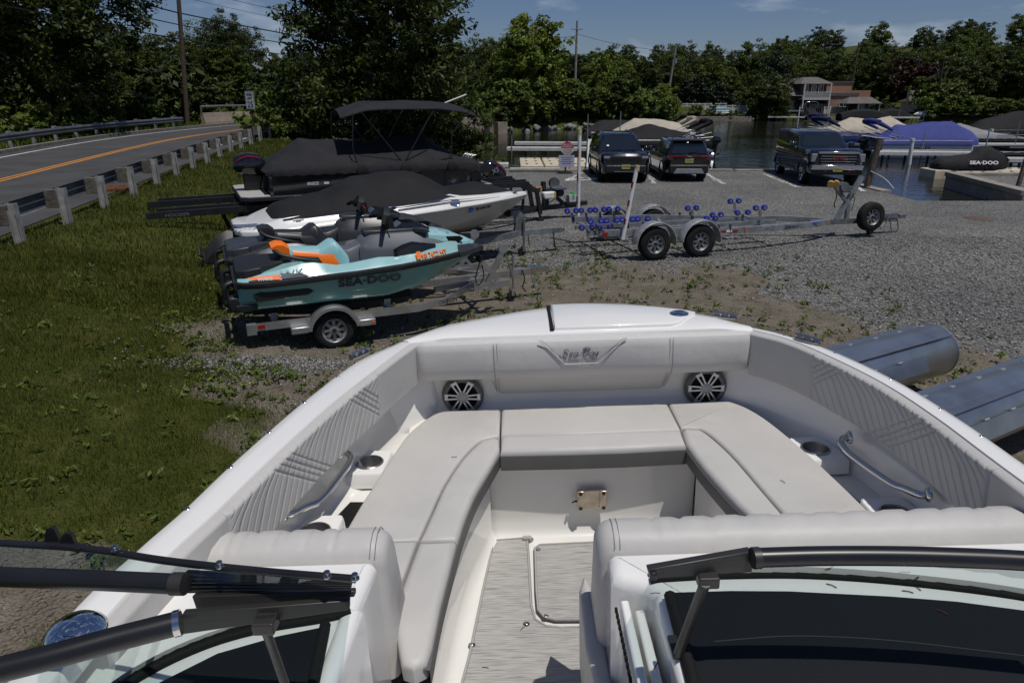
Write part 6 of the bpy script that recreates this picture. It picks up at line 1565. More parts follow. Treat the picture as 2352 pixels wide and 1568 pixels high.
# utility poles and wires
M_POLE = mat('pole_timber', (0.085, 0.062, 0.045), 0.9, var=0.3, vs=7, bump=.4, bs=10)
M_POLEG = mat('grey_pole_timber', (0.24, 0.225, 0.205), 0.9, var=0.25, vs=4)
M_WIRE = mat('wire_black', (0.012, 0.012, 0.013), .6)
def upole(label, x, y, h, r, m_, lean=0.0, arm=False, can=False):
    g = H(x, y)
    t = thing('utility_pole', label, 'utility pole', (x, y, g))
    part('shaft', m_, t, lambda m: m.tube([(0, 0, -.5), (lean * h, 0, h)], [r, r * .72], 14), smooth=60)
    if arm: part('crossarm', m_, t, lambda m: m.beam((-.9 + lean * h * .9, -.16, h * .9), (.9 + lean * h * .9, -.16, h * .9), .10, .12))
    if can: part('transformer', M_GALV, t, lambda m: m.tube([(lean * h * .75 + .32, 0, h * .70), (lean * h * .75 + .32, 0, h * .78)], .24, 12), smooth=40)
    part('wire_bracket', M_GALVD, t, lambda m: m.box((lean * h * .8, -.12, h * .8), (.12, .12, .3)))
    return Vector((x, y, g))
P0 = upole('tall dark brown utility pole across the road', -23.6, 52.0, 13.5, .17, M_POLE, .085)
P1 = upole('grey utility pole with crossarm among the trees behind the lime green tree', 10.2, 118, 12.5, .22, M_POLEG, .004, True)
P2 = upole('leaning grey utility pole with a transformer left of the white fence', 26.0, 122, 10.0, .20, M_POLEG, .10, False, True)
P3 = upole('thin dark utility pole behind the peach brick building', 70.0, 150, 12.5, .2, M_POLE)
def wire(label, a, b, sag, r):
    pts = [Vector(a).lerp(Vector(b), i / 24) - Vector((0, 0, sag * 4 * (i / 24) * (1 - i / 24))) for i in range(25)]
    o = part('overhead_wire', M_WIRE, None, lambda m: m.tube(pts, r, 5)); tag(o, label, 'wire', 'overhead wires')
LW = ['top', 'second', 'third', 'fourth', 'lowest']
for k, (z, r) in enumerate(((9.0, .018), (8.4, .014), (7.35, .045), (6.6, .035), (5.7, .035))):
    wire('%s of the black overhead wires running left from the brown utility pole' % LW[k], (-23.6 + z * .085, 51.9, 1.3 + z), (-21.0, 6.0, 1.6 + z + .2), .25, r)
    wire('%s of the black overhead wires running from the brown pole into the big tree' % LW[k], (-23.6 + z * .085, 52.1, 1.3 + z), (-1.5, 92, 1.0 + z * .86), .5, r)
wire('thin upper wire strung between the two grey utility poles', (10.2, 118, 12.6), (27, 122, 10.3), .5, .03)
wire('thin wire from the big tree to the grey pole with crossarm', (-1.5, 92, 10.5), (10.2, 118, 12.3), .4, .03)
wire('thin wire from the leaning grey pole towards the hill', (27, 122, 9.6), (70, 150, 12), .8, .03)

# storm drain grates and a pale stone in the bank
M_RUST = mat('rusted_iron', (0.16, 0.055, 0.022), 0.85, var=.35, vs=8, bump=.4, bs=30)
for k, (px, py, rz, lab) in enumerate(((219, 465, .25, 'rusty iron drain grate nearer the guardrail post'), (272, 463, .25, 'rusty iron drain grate lying further out on the grass'))):
    p = at(px, py, .5); p.z = H(p.x, p.y) + .05
    t = thing('drain_grate', lab, 'drain grate', p, rz)
    part('frame', M_RUST, t, lambda m: [m.box((x, y, 0), (w, h, .05)) for x, y, w, h in ((0, -.42, 1.15, .05), (0, .42, 1.15, .05), (-.55, 0, .05, .8), (.55, 0, .05, .8))])
    for i in range(9): part('bar', M_RUST, t, lambda m: m.box((-.44 + .11 * i, 0, 0), (.045, .80, .04)))
    for i in range(3): part('cross_bar', M_RUST, t, lambda m: m.box((0, -.21 + .21 * i, -.002), (1.06, .03, .036)))
def rock_mesh(name, seed, m_, sc=(1, 1, .7)):
    bm = bmesh.new(); bmesh.ops.create_icosphere(bm, subdivisions=2, radius=1); r_ = random.Random(seed)
    for v in bm.verts:
        k = 1 + .28 * math.sin(3 * v.co.x + seed) * math.cos(2.6 * v.co.y + seed * 2) + r_.uniform(-.10, .10); v.co = Vector((v.co.x * k * sc[0], v.co.y * k * sc[1], v.co.z * k * sc[2]))
    me = bpy.data.meshes.new(name); bm.to_mesh(me); bm.free(); me.materials.append(m_); return me
M_STONE = mat('pale_stone', (0.34, 0.30, 0.25), .9, var=.25, vs=4, bump=.3, bs=10)
p = at(405, 377, .8); p.z = H(p.x, p.y) + .1
s_ = link('stone', rock_mesh('stone', 3, M_STONE), None, p); s_.scale = (.24, .2, .2); tag(s_, 'pale tan stone lying by a guardrail post', 'stone')
# ------------------------------------------------------------------ parked vehicles
M_CARB_ = mat('black_car_paint', (0.006, 0.007, 0.010), 0.10, coat=1.0)
M_CARN = mat('dark_navy_paint', (0.008, 0.011, 0.020), 0.10, coat=1.0)
M_CGLASS = mat('car_glass', (0.010, 0.013, 0.016), 0.04, coat=1.0, spec=.6)
M_PLATE = mat('plate_yellow', (0.42, 0.38, 0.14), .5)
M_LAMP = mat('lamp_glass', (0.25, 0.26, 0.28), 0.08, coat=1.0)
def vehicle(name, label, cat, loc, rz, L, W, zb, zbelt, zroof, hood, znose, cab0, cab1, roof0, roof1, wr_, wb0, wb1, paint, rimm, pickup=False, rear=False):
    """local x forward; nose at +L/2"""
    t = thing(name, label, cat, loc, rz)
    h = W / 2; n0, n1 = -L / 2, L / 2
    ztop = lambda x: interp([(n0, zbelt - .10), (n0 + .12, zbelt), (cab1 - .15, zbelt), (cab1 + .05, zbelt - .01), (n1 - .35, znose + .03), (n1 - .08, znose - .06), (n1, znose - .22)], x)
    wx = lambda x: interp([(n0, h - .14), (n0 + .15, h - .04), (n0 + .6, h), (n1 - .9, h), (n1 - .3, h - .05), (n1 - .08, h - .13), (n1, h - .22)], x)
    zlo = lambda x: interp([(n0, zb + .18), (n0 + .25, zb), (n1 - .35, zb), (n1, zb + .12)], x)
    XS = sorted(set(list(np.linspace(n0, n1, 34)) + [cab1 - .15, cab1 + .05]))
    part('body', paint, t, lambda m: sym_loft(m, XS, lambda x: [(0, zlo(x)), (wx(x) - .10, zlo(x)), (wx(x) - .01, zlo(x) + .12), (wx(x) + .005, (zb + zbelt) * .52), (wx(x) - .012, ztop(x) - .16), (wx(x) - .05, ztop(x) - .035), (wx(x) - .11, ztop(x)), (wx(x) * .5, ztop(x) + .025), (0, ztop(x) + .03)]), smooth=32)
    # greenhouse
    def ring(z):
        k = (z - zbelt) / (zroof - zbelt)
        a0, a1 = cab0 + (roof0 - cab0) * k, cab1 + (roof1 - cab1) * k; w = (h - .055) + ((h - .27) - (h - .055)) * k
        return a0, a1, w
    zs = [zbelt - .03, zbelt + (zroof - zbelt) * .5, zroof - .10, zroof - .03, zroof]
    rings = []
    for i, z in enumerate(zs):
        a0, a1, w = ring(min(z, zroof - .06)); s = (0, 0, 0, .05, .16)[i]; c = .10
        a0 += s; a1 -= s; w -= s * .8
        rings.append([Vector(p) for p in ((a0, -w + c, z), (a0 + c, -w, z), (a1 - c, -w, z), (a1, -w + c * 1.5, z), (a1, w - c * 1.5, z), (a1 - c, w, z), (a0 + c, w, z), (a0, w - c, z))])
    part('cabin', paint, t, lambda m: m.loft(rings), smooth=45)
    z0, z1 = zbelt + .05, zroof - .12
    def lerp_ring(z, e=.006):
        a0, a1, w = ring(z); return a0 - e, a1 + e, w + e
    A0, A1, WA = lerp_ring(z0); B0, B1, WB = lerp_ring(z1)
    part('windscreen', M_CGLASS, t, lambda m: m.add([(A1 + .004, -WA + .14, z0), (A1 + .004, WA - .14, z0), (B1 + .004, WB - .14, z1), (B1 + .004, -WB + .14, z1)], [(0, 1, 2, 3)]))
    part('rear_window', M_CGLASS, t, lambda m: m.add([(A0 - .004, -WA + .14, z0 + .02), (A0 - .004, WA - .14, z0 + .02), (B0 - .004, WB - .14, z1), (B0 - .004, -WB + .14, z1)], [(0, 1, 2, 3)]))
    LA, LB = A1 - A0, B1 - B0
    cuts = ((.06, .30), (.33, .62), (.65, .92)) if not pickup else ((.50, .70), (.73, .94))
    for s in (-1, 1):
        for u0, u1 in cuts:
            part('side_window', M_CGLASS, t, lambda m: m.add([(A0 + LA * u0, s * (WA + .004), z0), (A0 + LA * u1, s * (WA + .004), z0), (B0 + LB * u1, s * (WB + .004), z1), (B0 + LB * u0, s * (WB + .004), z1)], [(0, 1, 2, 3)]))
        part('mirror', paint, t, lambda m: m.box((cab1 - .28, s * (h + .10), zbelt + .10), (.14, .22, .19)), bevel=.05, seg=3, smooth=40)
        part('door_handle', M_BLK, t, lambda m: m.box((cab0 + (cab1 - cab0) * .5, s * (h + .002), zbelt - .16), (.20, .03, .035)))
        part('sill', M_BLK, t, lambda m: m.box((0, s * (h - .04), zb + .04), (wb1 - wb0 - .9, .12, .14)), bevel=.03)
        part('roof_rail', M_BLKP, t, lambda m: m.tube(path_pts([(roof0 + .25, s * (h - .36), zroof - .02), (roof0 + .4, s * (h - .36), zroof + .04), (roof1 - .4, s * (h - .36), zroof + .04), (roof1 - .2, s * (h - .36), zroof - .02)], 4), .022, 6)) if not pickup else None
        for x in (wb0, wb1):
            wheel(t, (x, s * (h - .12), wr_), wr_, .24, s, ri=wr_ * .70, nsp=6, rimmat=rimm)
            part('wheel_arch', M_RUB, t, lambda m: m.lathe([(0, -.02), (wr_ + .075, -.02), (wr_ + .075, .02), (0, .02)], 28, M=AX_Y, c=(x, s * (h - .235), wr_ + .02)))
            fender(t, (x, s * (h - .03), wr_), wr_ + .10, .10, R(2), R(178), M_BLK if not pickup else paint, lip=.05, name='arch_trim')
    return t, n0, n1, h
def plate(t, x, z, sgn, txt):
    p = part('number_plate', M_PLATE, t, lambda m: m.box((x, 0, z), (.012, .33, .17)))
    lettering('plate_lettering', txt, M_LETB, p, (x + sgn * .0075, -sgn * .135, z - .035), (0, sgn, 0), (0, 0, 1), .085, .001)
# black SUV facing the camera
t, n0, n1, h = vehicle('parked_suv', 'black SUV parked nose out beside the dock walkway', 'car', (4.42, 29.75, 0), R(-89.5), 4.75, 1.95, .30, 1.10, 1.79, 1.2, 1.12, -2.30, 1.02, -2.15, .12, .385, -1.45, 1.50, M_CARB_, M_BLKM)
gr = part('grille', M_BLK, t, lambda m: m.box((n1 - .045, 0, .93), (.10, 1.25, .20)), bevel=.02)
for i in range(7): part('grille_slot', M_CHROME if False else M_BLKP, gr, lambda m: m.box((n1 + .012, -.48 + .16 * i, .93), (.02, .11, .15)))
for s in (-1, 1):
    part('headlight', M_LAMP, t, lambda m: m.box((n1 - .10, s * .74, .98), (.16, .26, .10)), bevel=.02)
    part('fog_lamp', M_LAMP, t, lambda m: m.box((n1 - .06, s * .68, .62), (.06, .22, .05)))
part('bumper', M_BLK, t, lambda m: m.box((n1 - .05, 0, .55), (.20, 1.62, .30)), bevel=.06, seg=3, smooth=40)
part('bumper_trim', M_CHROME, t, lambda m: m.box((n1 + .055, 0, .46), (.012, .90, .022)))
part('wiper', M_RUB, t, lambda m: [m.tube([(1.03, y, 1.16), (.95, y + .5, 1.21)], .012, 5) for y in (-.5, .1)])
part('inspection_sticker', M_WHT, t, lambda m: m.box((.86, -.52, 1.34), (.004, .09, .08), M=Matrix.Rotation(-.9, 3, 'Y')))
plate(t, n1 + .06, .64, 1, 'C79XSH')
# black crossover seen from behind
t, n0, n1, h = vehicle('parked_crossover', 'black crossover parked tail out next to the SUV', 'car', (7.02, 30.05, 0), R(90), 4.38, 1.80, .28, 1.02, 1.62, 1.0, 1.0, -2.05, .98, -1.75, .22, .34, -1.28, 1.35, M_CARB_, M_BLKM, rear=True)
part('tail_light_bar', mat('tail_red', (0.16, 0.006, 0.008), .15, coat=1), t, lambda m: m.box((n0 - .005, 0, .985), (.05, 1.45, .05)), bevel=.01)
for s in (-1, 1):
    part('tail_light', MATS['tail_red'], t, lambda m: m.box((n0 + .08, s * .74, .93), (.22, .17, .18)), bevel=.03)
    part('reflector', M_RED, t, lambda m: m.box((n0 + .03, s * .68, .52), (.06, .05, .12)))
    part('roof_spoiler', M_BLK, t, lambda m: m.box((-1.80, s * .32, 1.585), (.30, .62, .03)), bevel=.01)
part('rear_bumper', M_BLK, t, lambda m: m.box((n0 + .04, 0, .50), (.20, 1.55, .34)), bevel=.06, seg=3, smooth=40)
part('skid_plate', M_ALU, t, lambda m: m.prism([(-.62, .34), (.62, .34), (.50, .52), (-.50, .52)], 0, .03, M=Matrix(((0, 0, -1), (1, 0, 0), (0, 1, 0))), c=(n0 - .065, 0, 0)), bevel=.01)
part('emblem', M_CHROME, t, lambda m: m.box((n0 - .035, 0, .99), (.01, .18, .05)))
part('rear_wiper', M_RUB, t, lambda m: m.tube([(n0 + .14, 0, 1.12), (n0 + .18, -.36, 1.16)], .012, 5))
plate(t, n0 - .015, .83, -1, 'C32WLG')
lettering('badge', 'KIA', M_CHROME, t, (n0 - .042, .13, .965), (0, -1, 0), (0, 0, 1), .085, .002)
# dark pickup with a topper
t, n0, n1, h = vehicle('parked_pickup', 'dark navy pickup truck with chrome grille and black topper at the water edge', 'truck', (12.50, 29.05, 0), R(-97), 5.75, 2.04, .42, 1.32, 1.90, 1.5, 1.32, -2.80, .95, -2.75, .25, .42, -1.95, 1.85, M_CARN, M_CHROME, pickup=True)
gr = part('grille', M_BLK, t, lambda m: m.box((n1 - .06, 0, 1.00), (.12, 1.40, .46)), bevel=.03)
for i in range(4): part('grille_bar', M_CHROME, gr, lambda m: m.box((n1 + .012, 0, .84 + .095 * i), (.025, 1.30 - .05 * abs(i - 2), .028)), bevel=.006)
part('grille_surround', M_CHROME, t, lambda m: m.box((n1 - .02, 0, 1.255), (.12, 1.46, .085)), bevel=.02, smooth=30)
lettering('badge', 'GMC', M_RED, t, (n1 + .032, -.24, .985), (0, 1, 0), (0, 0, 1), .17, .01, sx=1.35, bold=.003)
for s in (-1, 1):
    part('headlight', M_LAMP, t, lambda m: m.box((n1 - .11, s * .85, 1.06), (.16, .22, .30)), bevel=.03)
    part('tow_hook', M_RED, t, lambda m: m.box((n1 + .035, s * .42, .60), (.06, .05, .09)), bevel=.01)
    part('mirror_cap', M_CHROME, t, lambda m: m.box((.64, s * (h + .10), 1.46), (.13, .24, .12)), bevel=.03, smooth=40)
    part('running_board', M_CHROME, t, lambda m: m.box((-.1, s * (h + .02), .46), (2.4, .14, .05)), bevel=.015)
part('bumper', M_CHROME, t, lambda m: m.box((n1 - .03, 0, .72), (.22, 1.86, .19)), bevel=.05, seg=3, smooth=40)
part('lower_bumper', M_BLK, t, lambda m: m.box((n1 - .06, 0, .55), (.20, 1.80, .20)), bevel=.05, smooth=40)
part('topper', M_BLK, t, lambda m: m.box((-1.95, 0, 1.60), (1.75, 1.80, .56)), bevel=.08, seg=3, smooth=40)
plate(t, n1 + .085, .66, 1, 'F48RLC')
# ------------------------------------------------------------------ seawalls, ramp, docks and moored boats
M_CAP = mat('concrete_cap', (0.26, 0.235, 0.20), .92, var=.2, vs=1.5, bump=.3, bs=15, dirt=(.15, .13, .11), ds=1.2)
M_CAPL = mat('concrete_pale', (0.42, 0.40, 0.36), .9, var=.12, vs=2)
def seawall(label, pts, th=.35, zt=.06, zb=-2.0, m_=None):
    P = [Vector((x, y, 0)) for x, y in pts]; o = P[0]; t = thing('seawall', label, 'seawall', o)
    for a, b in zip(P[:-1], P[1:]):
        L = (b - a).length; n = max(1, round(L / 3.0))
        for i in range(n):
            q0, q1 = a.lerp(b, i / n + .002), a.lerp(b, (i + 1) / n - .002)
            part('cap_block', m_ or M_CAP, t, lambda m: m.beam(q0 - o + Vector((0, 0, zt - .09 + .006 * (i % 3))), q1 - o + Vector((0, 0, zt - .09 + .006 * (i % 3))), th, .18), bevel=.015)
        part('wall_face', M_CAP, t, lambda m: m.beam(a - o + Vector((0, 0, (zt - .19 + zb) / 2)), b - o + Vector((0, 0, (zt - .19 + zb) / 2)), th * .7, zt - .19 - zb))
    return t
seawall('concrete capped seawall in front of the parked cars', [(-7, 32.3), (13.1, 32.3)])
seawall('low concrete wall along the left side of the boat ramp', [(13.1, 32.1), (13.45, 24.9)], .4, .04)
seawall('thick concrete wall along the right side of the boat ramp', [(17.85, 23.9), (18.95, 30.2)], .5, .16)
seawall('tan concrete seawall at the right end of the lot', [(19.2, 30.3), (60, 30.3)], .5, .12)
k_ = part('kerb_block', M_CAPL, None, lambda m: m.box((1.05, 31.95, .10), (2.3, .28, .12)), bevel=.02); tag(k_, 'pale concrete kerb block lying along the seawall near the private property sign', 'kerb block')
# spray painted parking lines
M_SPRAY = mat('white_spray', (0.60, 0.60, 0.60), .9)
def spray(label, pix):
    def f(m):
        rd = random.Random(len(label)); P = path_pts([at(x, y, 0) for x, y in pix], 10)
        for a, b in zip(P[:-1], P[1:]):
            for _ in range(7):
                q = a.lerp(b, rd.random()) + Vector((rd.gauss(0, .05), rd.gauss(0, .05), 0)); r = rd.uniform(.015, .06); an = rd.random() * 3
                m.add([(q.x + r * math.cos(an + i * PI / 2), q.y + r * math.sin(an + i * PI / 2) * 1.2, .012 + .0008 * rd.random()) for i in range(4)], [(0, 1, 2, 3)])
    o = part('painted_line', M_SPRAY, None, f); o['kind'] = 'structure'
spray('a', ((1335, 397), (1312, 410), (1301, 415))); spray('b', ((1301, 415), (1345, 414), (1385, 412))); spray('c', ((1360, 409), (1368, 412), (1340, 409), (1310, 413)))
spray('d', ((1490, 397), (1496, 408), (1501, 422))); spray('e', ((1619, 398), (1640, 410), (1662, 423))); spray('f', ((1752, 400), (1790, 414), (1832, 431))); spray('g', ((1966, 430), (1985, 440)))
# wooden ramp post with chain, manhole
def ramp_post():
    p = at(1987, 432, 0)
    t = thing('mooring_post', 'leaning brown timber post with a chain at the boat ramp', 'post', p)
    part('shaft', M_POLE, t, lambda m: m.tube([(0, 0, -.4), (.30, .1, 1.78)], .11, 12), smooth=60)
    part('chain', M_GALV, t, lambda m: m.tube(path_pts([(.08, -.05, .62), (.5, -.3, .38), (.75, -.6, .05)], 8), .022, 6))
ramp_post()
pm = at(2245, 502, 0); mh = part('manhole_cover', mat('dull_iron', (0.10, 0.062, 0.045), .9, var=.3, vs=6), None, lambda m: m.lathe([(0, .012), (.33, .012), (.36, .0)], 28, c=(pm.x, pm.y, .0)), smooth=30); tag(mh, 'rusty round manhole cover set in the gravel', 'manhole cover')

M_DOCKW = mat('dock_decking', (0.40, 0.40, 0.39), .8, var=.12, vs=4)
M_DOCKE = mat('dock_edge_vinyl', (0.62, 0.61, 0.58), .55, var=.08, vs=3, dirt=(.35, .33, .29), ds=2)
M_DOCKD = mat('dock_frame_dark', (0.05, 0.05, 0.05), .7)
def dock(label, a, b, w, z=.05, posts=()):
    a, b = Vector((*a, 0)), Vector((*b, 0)); d, s, u = frame(b - a); L = (b - a).length
    t = thing('dock', label, 'dock', (a.x, a.y, WATER_Z), math.atan2(d.y, d.x)); zz = z - WATER_Z
    n = max(3, int(L / .45))
    for i in range(n): part('deck_plank', M_DOCKW, t, lambda m: m.box(((i + .5) * L / n, 0, zz - .03), (L / n - .018, w - .08, .05)))
    for s_ in (-1, 1): part('edge_beam', M_DOCKE, t, lambda m: m.box((L / 2, s_ * w / 2, zz - .08), (L, .09, .20)), bevel=.01)
    part('end_beam', M_DOCKE, t, lambda m: m.box((L + .05, 0, zz - .08), (.12, w + .1, .2)), bevel=.02)
    for i in range(int(L / 1.3) + 1):
        for s_ in (-1, 1): part('pile', M_DOCKD, t, lambda m: m.box((min(L - .1, .15 + 1.3 * i), s_ * (w / 2 - .08), zz - .62), (.10, .10, .9)))
    for x, y, h in posts: part('mooring_pipe', M_GALV, t, lambda m: m.tube([(x, y, -.8), (x, y, zz + h)], .035, 8), smooth=50)
    return t
dock('grey dock walkway running out left of the SUV', (4.45, 32.6), (6.9, 55), 1.9, .12, ((3, 1.0, 1.5), (14, -1.05, 2.2), (16, 1.05, 2.0)))
dock('nearer of the two white edged finger docks left of the walkway', (4.9, 45.2), (-.2, 45.6), .9, .15, ((4.9, .5, .7),))
dock('farther of the two white edged finger docks left of the walkway', (5.4, 50.6), (.3, 51.0), .9, .15)
dock('low dock with white edge behind the bass boat', (-6, 36.2), (-.3, 36.0), .8, .0)
dock('white edged dock in front of the blue covered pontoon boat', (33, 41.2), (22.0, 42.6), 1.1, .12, ((3.0, .6, 1.2), (8.3, -.6, 1.1)))
dock('short white edged dock nearest the ramp wall', (32, 36.4), (24.0, 37.8), 1.0, .15, ((7.2, .55, 1.4), (3.0, .55, 1.6)))
dock('dock behind the blue covered pontoon boat', (44, 49.5), (31.0, 50.0), 1.0, .12, ((4, -.5, 1.4), (9, .5, 1.5)))
# beige floating drive-on platforms
M_BEIGE = mat('beige_float', (0.55, 0.48, 0.36), .6, var=.1, vs=2, dirt=(.33, .22, .10), ds=1.5)
def float_dock(label, x0, x1, y0, y1, zt=-.18):
    t = thing('floating_platform', label, 'floating platform', ((x0 + x1) / 2, (y0 + y1) / 2, WATER_Z))
    nx_ = max(1, round((x1 - x0) / 1.3)); ny_ = max(1, round((y1 - y0) / 1.4)); X, Y = x1 - x0, y1 - y0
    for i in range(nx_):
        for j in range(ny_):
            cx, cy = -X / 2 + X * (i + .5) / nx_, -Y / 2 + Y * (j + .5) / ny_
            mod = part('float_module', M_BEIGE, t, lambda m: m.cushion([(cx - X / nx_ * .47, cy - Y / ny_ * .47), (cx + X / nx_ * .47, cy - Y / ny_ * .47), (cx + X / nx_ * .47, cy + Y / ny_ * .47), (cx - X / nx_ * .47, cy + Y / ny_ * .47)], -.15, zt - WATER_Z + .02, .06, 3), smooth=40)
            part('connector', M_DOCKD, mod, lambda m: m.box((cx + X / nx_ * .2, cy, zt - WATER_Z + .035), (.12, .12, .04)))
            part('connector', M_DOCKD, mod, lambda m: m.box((cx - X / nx_ * .2, cy, zt - WATER_Z + .035), (.12, .12, .04)))
    return t
float_dock('beige plastic floating platform left of the walkway', .4, 4.3, 36.6, 41.5)
float_dock('beige floating jet ski platform by the ramp wall', 20.8, 27.5, 31.6, 33.0, -.1)
float_dock('second beige floating platform under the covered black jet ski', 20.2, 27.5, 33.4, 34.8, -.1)
def covered_pwc():
    t = thing('covered_jet_ski', 'jet ski under a black cover with white lettering on the floating platform', 'jet ski', (20.4, 34.0, 0), R(-3))
    prof = [(0, .30, .10), (.15, .48, .42), (.9, .56, .55), (1.6, .56, .62), (2.0, .52, .98), (2.4, .5, 1.0), (2.9, .38, .72), (3.3, .16, .50), (3.45, .05, .35)]
    part('cover', M_CANG, t, lambda m: sym_loft(m, list(np.linspace(0, 3.45, 26)), lambda x: [(0, -.05), (interp([(a, b) for a, b, c in prof], x), -.05), (interp([(a, b) for a, b, c in prof], x) * 1.04, .2), (interp([(a, b) for a, b, c in prof], x) * .75, interp([(a, c) for a, b, c in prof], x) * .8), (.12, interp([(a, c) for a, b, c in prof], x)), (0, interp([(a, c) for a, b, c in prof], x))]), smooth=50)
    lettering('lettering', 'SEA·DOO', M_LETW, t, (1.35, -.60, .20), (1, 0, 0), (0, .3, 1), .22, .004, sx=1.4, bold=.006)
covered_pwc()
# white PVC piles
for lab, px, yb, yt, wpx in (('white pvc mooring pile with a cap in front of the blue pontoon boat', 2090, 378, 320, .11), ('white pvc mooring pile near the right edge of the marina', 2272, 338, 298, .12), ('white pvc mooring pile left of the navy bimini', 1937, 325, 295, .10)):
    d = at(px, yb, WATER_Z); top = aty(px + 6, yt, d.y)
    t = thing('mooring_pile', lab, 'mooring pile', (d.x, d.y, WATER_Z))
    part('pipe', M_WHT, t, lambda m: m.tube([(0, 0, -1), (top.x - d.x, 0, top.z - WATER_Z)], wpx, 14), smooth=50)
    part('cap', M_WHT, t, lambda m: m.tube([(top.x - d.x, 0, top.z - WATER_Z - .12), (top.x - d.x, 0, top.z - WATER_Z + .05)], wpx * 1.15, 14), smooth=50)

M_BLUEC = mat('blue_canvas', S(52, 62, 128), .85, var=.08, vs=2, bump=.4, bs=5, bd=.04)
M_BEIGEC = mat('beige_canvas', (0.42, 0.37, 0.30), .85, var=.08, vs=2, bump=.4, bs=5, bd=.04)
M_GREYC = mat('grey_canvas', (0.22, 0.225, 0.235), .85, var=.08, vs=2, bump=.4, bs=5, bd=.04)
M_NAVYC = mat('navy_canvas', S(24, 32, 78), .85, var=.1, vs=3)
def moored_pontoon(label, x, y, rz, L, W, panel, cover, ridge, bimini=None, motor=True, bim_x=.6, tag_=None, tubes=True):
    """stern at local x=0, deck 0.25 above the water"""
    t = thing('moored_pontoon_boat', label, 'boat', (x, y, WATER_Z), rz)
    for s in (-1, 1): part('pontoon_tube', M_TUBE, t, lambda m: m.tube([(-.1, s * W * .34, .10), (L - .9, s * W * .34, .10), (L - .2, s * W * .34, .3)], [.30, .30, .08], 18), smooth=60)
    part('deck', M_ALU, t, lambda m: m.box((L / 2, 0, .46), (L, W, .08)))
    def fence(m):
        P = [Vector(p) for p in ((.3, -W / 2 + .05, 0), (L - .5, -W / 2 + .05, 0), (L - .2, -W / 2 + .4, 0), (L - .2, W / 2 - .4, 0), (L - .5, W / 2 - .05, 0), (.3, W / 2 - .05, 0))]
        m.loft([[p + Vector((0, 0, z)) for p in P] for z in (.52, 1.10)], closed=False)
    part('fence', panel, t, fence)
    part('fence_rail', M_ALU, t, lambda m: [m.tube([(.3, s * (W / 2 - .03), z), (L - .5, s * (W / 2 - .03), z)], .02, 6) for s in (-1, 1) for z in (.56, .84, 1.12)])
    if cover:
        def cov(m):
            rings = []
            for i in range(34):
                xx = .1 + (L - .25) * i / 33; zt = interp(ridge, xx); ring = []
                for k in range(15):
                    a = -1 + 2 * k / 14; e = abs(a)
                    zz = zt + (1.15 - zt) * min(1, e / .85) ** 1.3 if e < .85 else 1.15 - .28 * (e - .85) / .15
                    ring.append(Vector((xx, math.copysign(min(1, e / .9), a) * (W / 2 + .04), min(zz, max(zt, .9)) + .012 * math.sin(9 * xx + 3 * a))))
                rings.append(ring)
            m.loft(rings, closed=False)
        part('cover', cover, t, cov, smooth=60)
    if bimini:
        bx = bim_x
        for s in (-1, 1):
            for k in range(4): part('bimini_tube', M_ALU, t, lambda m: m.tube([(bx + 1.0 - .1 * k, s * W * .42, 1.15), (bx - .9 - .12 * k, s * W * .42, 2.15 - .28 * k)], .022, 6))
        part('bimini_canvas', bimini, t, lambda m: m.tube([(bx - 1.0, -W * .44, 2.20), (bx - 1.05, 0, 2.26), (bx - 1.0, W * .44, 2.20)], .17, 10), smooth=60)
        for s in (-1, 1): part('bimini_roll', bimini, t, lambda m: m.tube([(bx - 1.0, s * W * .43, 2.18), (bx - .1, s * W * .43, 1.75)], [.15, .08], 8), smooth=60)
    if motor: outboard(t, (-.30, 0, .95), 0, 0.0, .95, stripe=False)
    return t
moored_pontoon('moored pontoon boat under a long black cover behind the SUV', 13.8, 56.5, R(181), 8.2, 2.6, M_BPAN, M_CANG, [(0, 1.2), (1.6, 1.95), (3.2, 1.8), (5, 2.0), (6.8, 2.0), (8.0, 1.3)], M_CAN, False, 1.2)
moored_pontoon('moored pontoon boat under a cream beige cover behind the SUV', 13.2, 51.8, R(180), 6.4, 2.6, M_BPAN, M_BEIGEC, [(0, 1.2), (1.2, 1.95), (2.6, 2.2), (4.4, 2.25), (6.1, 1.3)], M_BEIGEC, True, 1.2)
moored_pontoon('moored pontoon boat with silver rails and black cover beside the crossover', 12.8, 46.2, R(180), 6.6, 2.5, M_BPAN, M_CAN, [(0, 1.15), (1.3, 1.5), (2.6, 1.75), (4.0, 2.1), (5.3, 1.7), (6.4, 1.2)], M_CAN, True, 1.3)
moored_pontoon('white sided pontoon boat under a bright blue cover', 23.2, 46.0, R(-4), 6.2, 2.5, M_WHT, M_BLUEC, [(0, 1.2), (.7, 1.5), (1.4, 2.05), (2.3, 2.0), (3.2, 2.2), (4.8, 2.25), (6.0, 1.7)], M_BLUEC, True, .9)
lettering('lettering', 'TRACKER', M_LETB, bpy.data.objects['moored_pontoon_boat.003'], (1.9, -1.215, .60), (1, 0, 0), (0, 0, 1), .22, .004, shear=.2, sx=1.4)
moored_pontoon('white and blue pontoon boat with a navy bimini behind the pickup', 21.6, 51.5, R(8), 4.8, 2.4, mat('blue_panel', S(40, 90, 170), .3, coat=.5), M_NAVYC, [(0, 1.15), (1.5, 1.3), (3, 1.35), (4.6, 1.1)], M_NAVYC, True, 1.6)
moored_pontoon('pontoon boat under a sagging beige cover behind the pickup', 25.6, 60.5, R(3), 8.0, 2.6, M_GREYP, M_BEIGEC, [(0, 1.1), (1.2, 1.3), (3, 2.1), (5, 1.9), (6.4, 2.2), (7.8, 1.5)], M_NAVYC, False, 1.0)
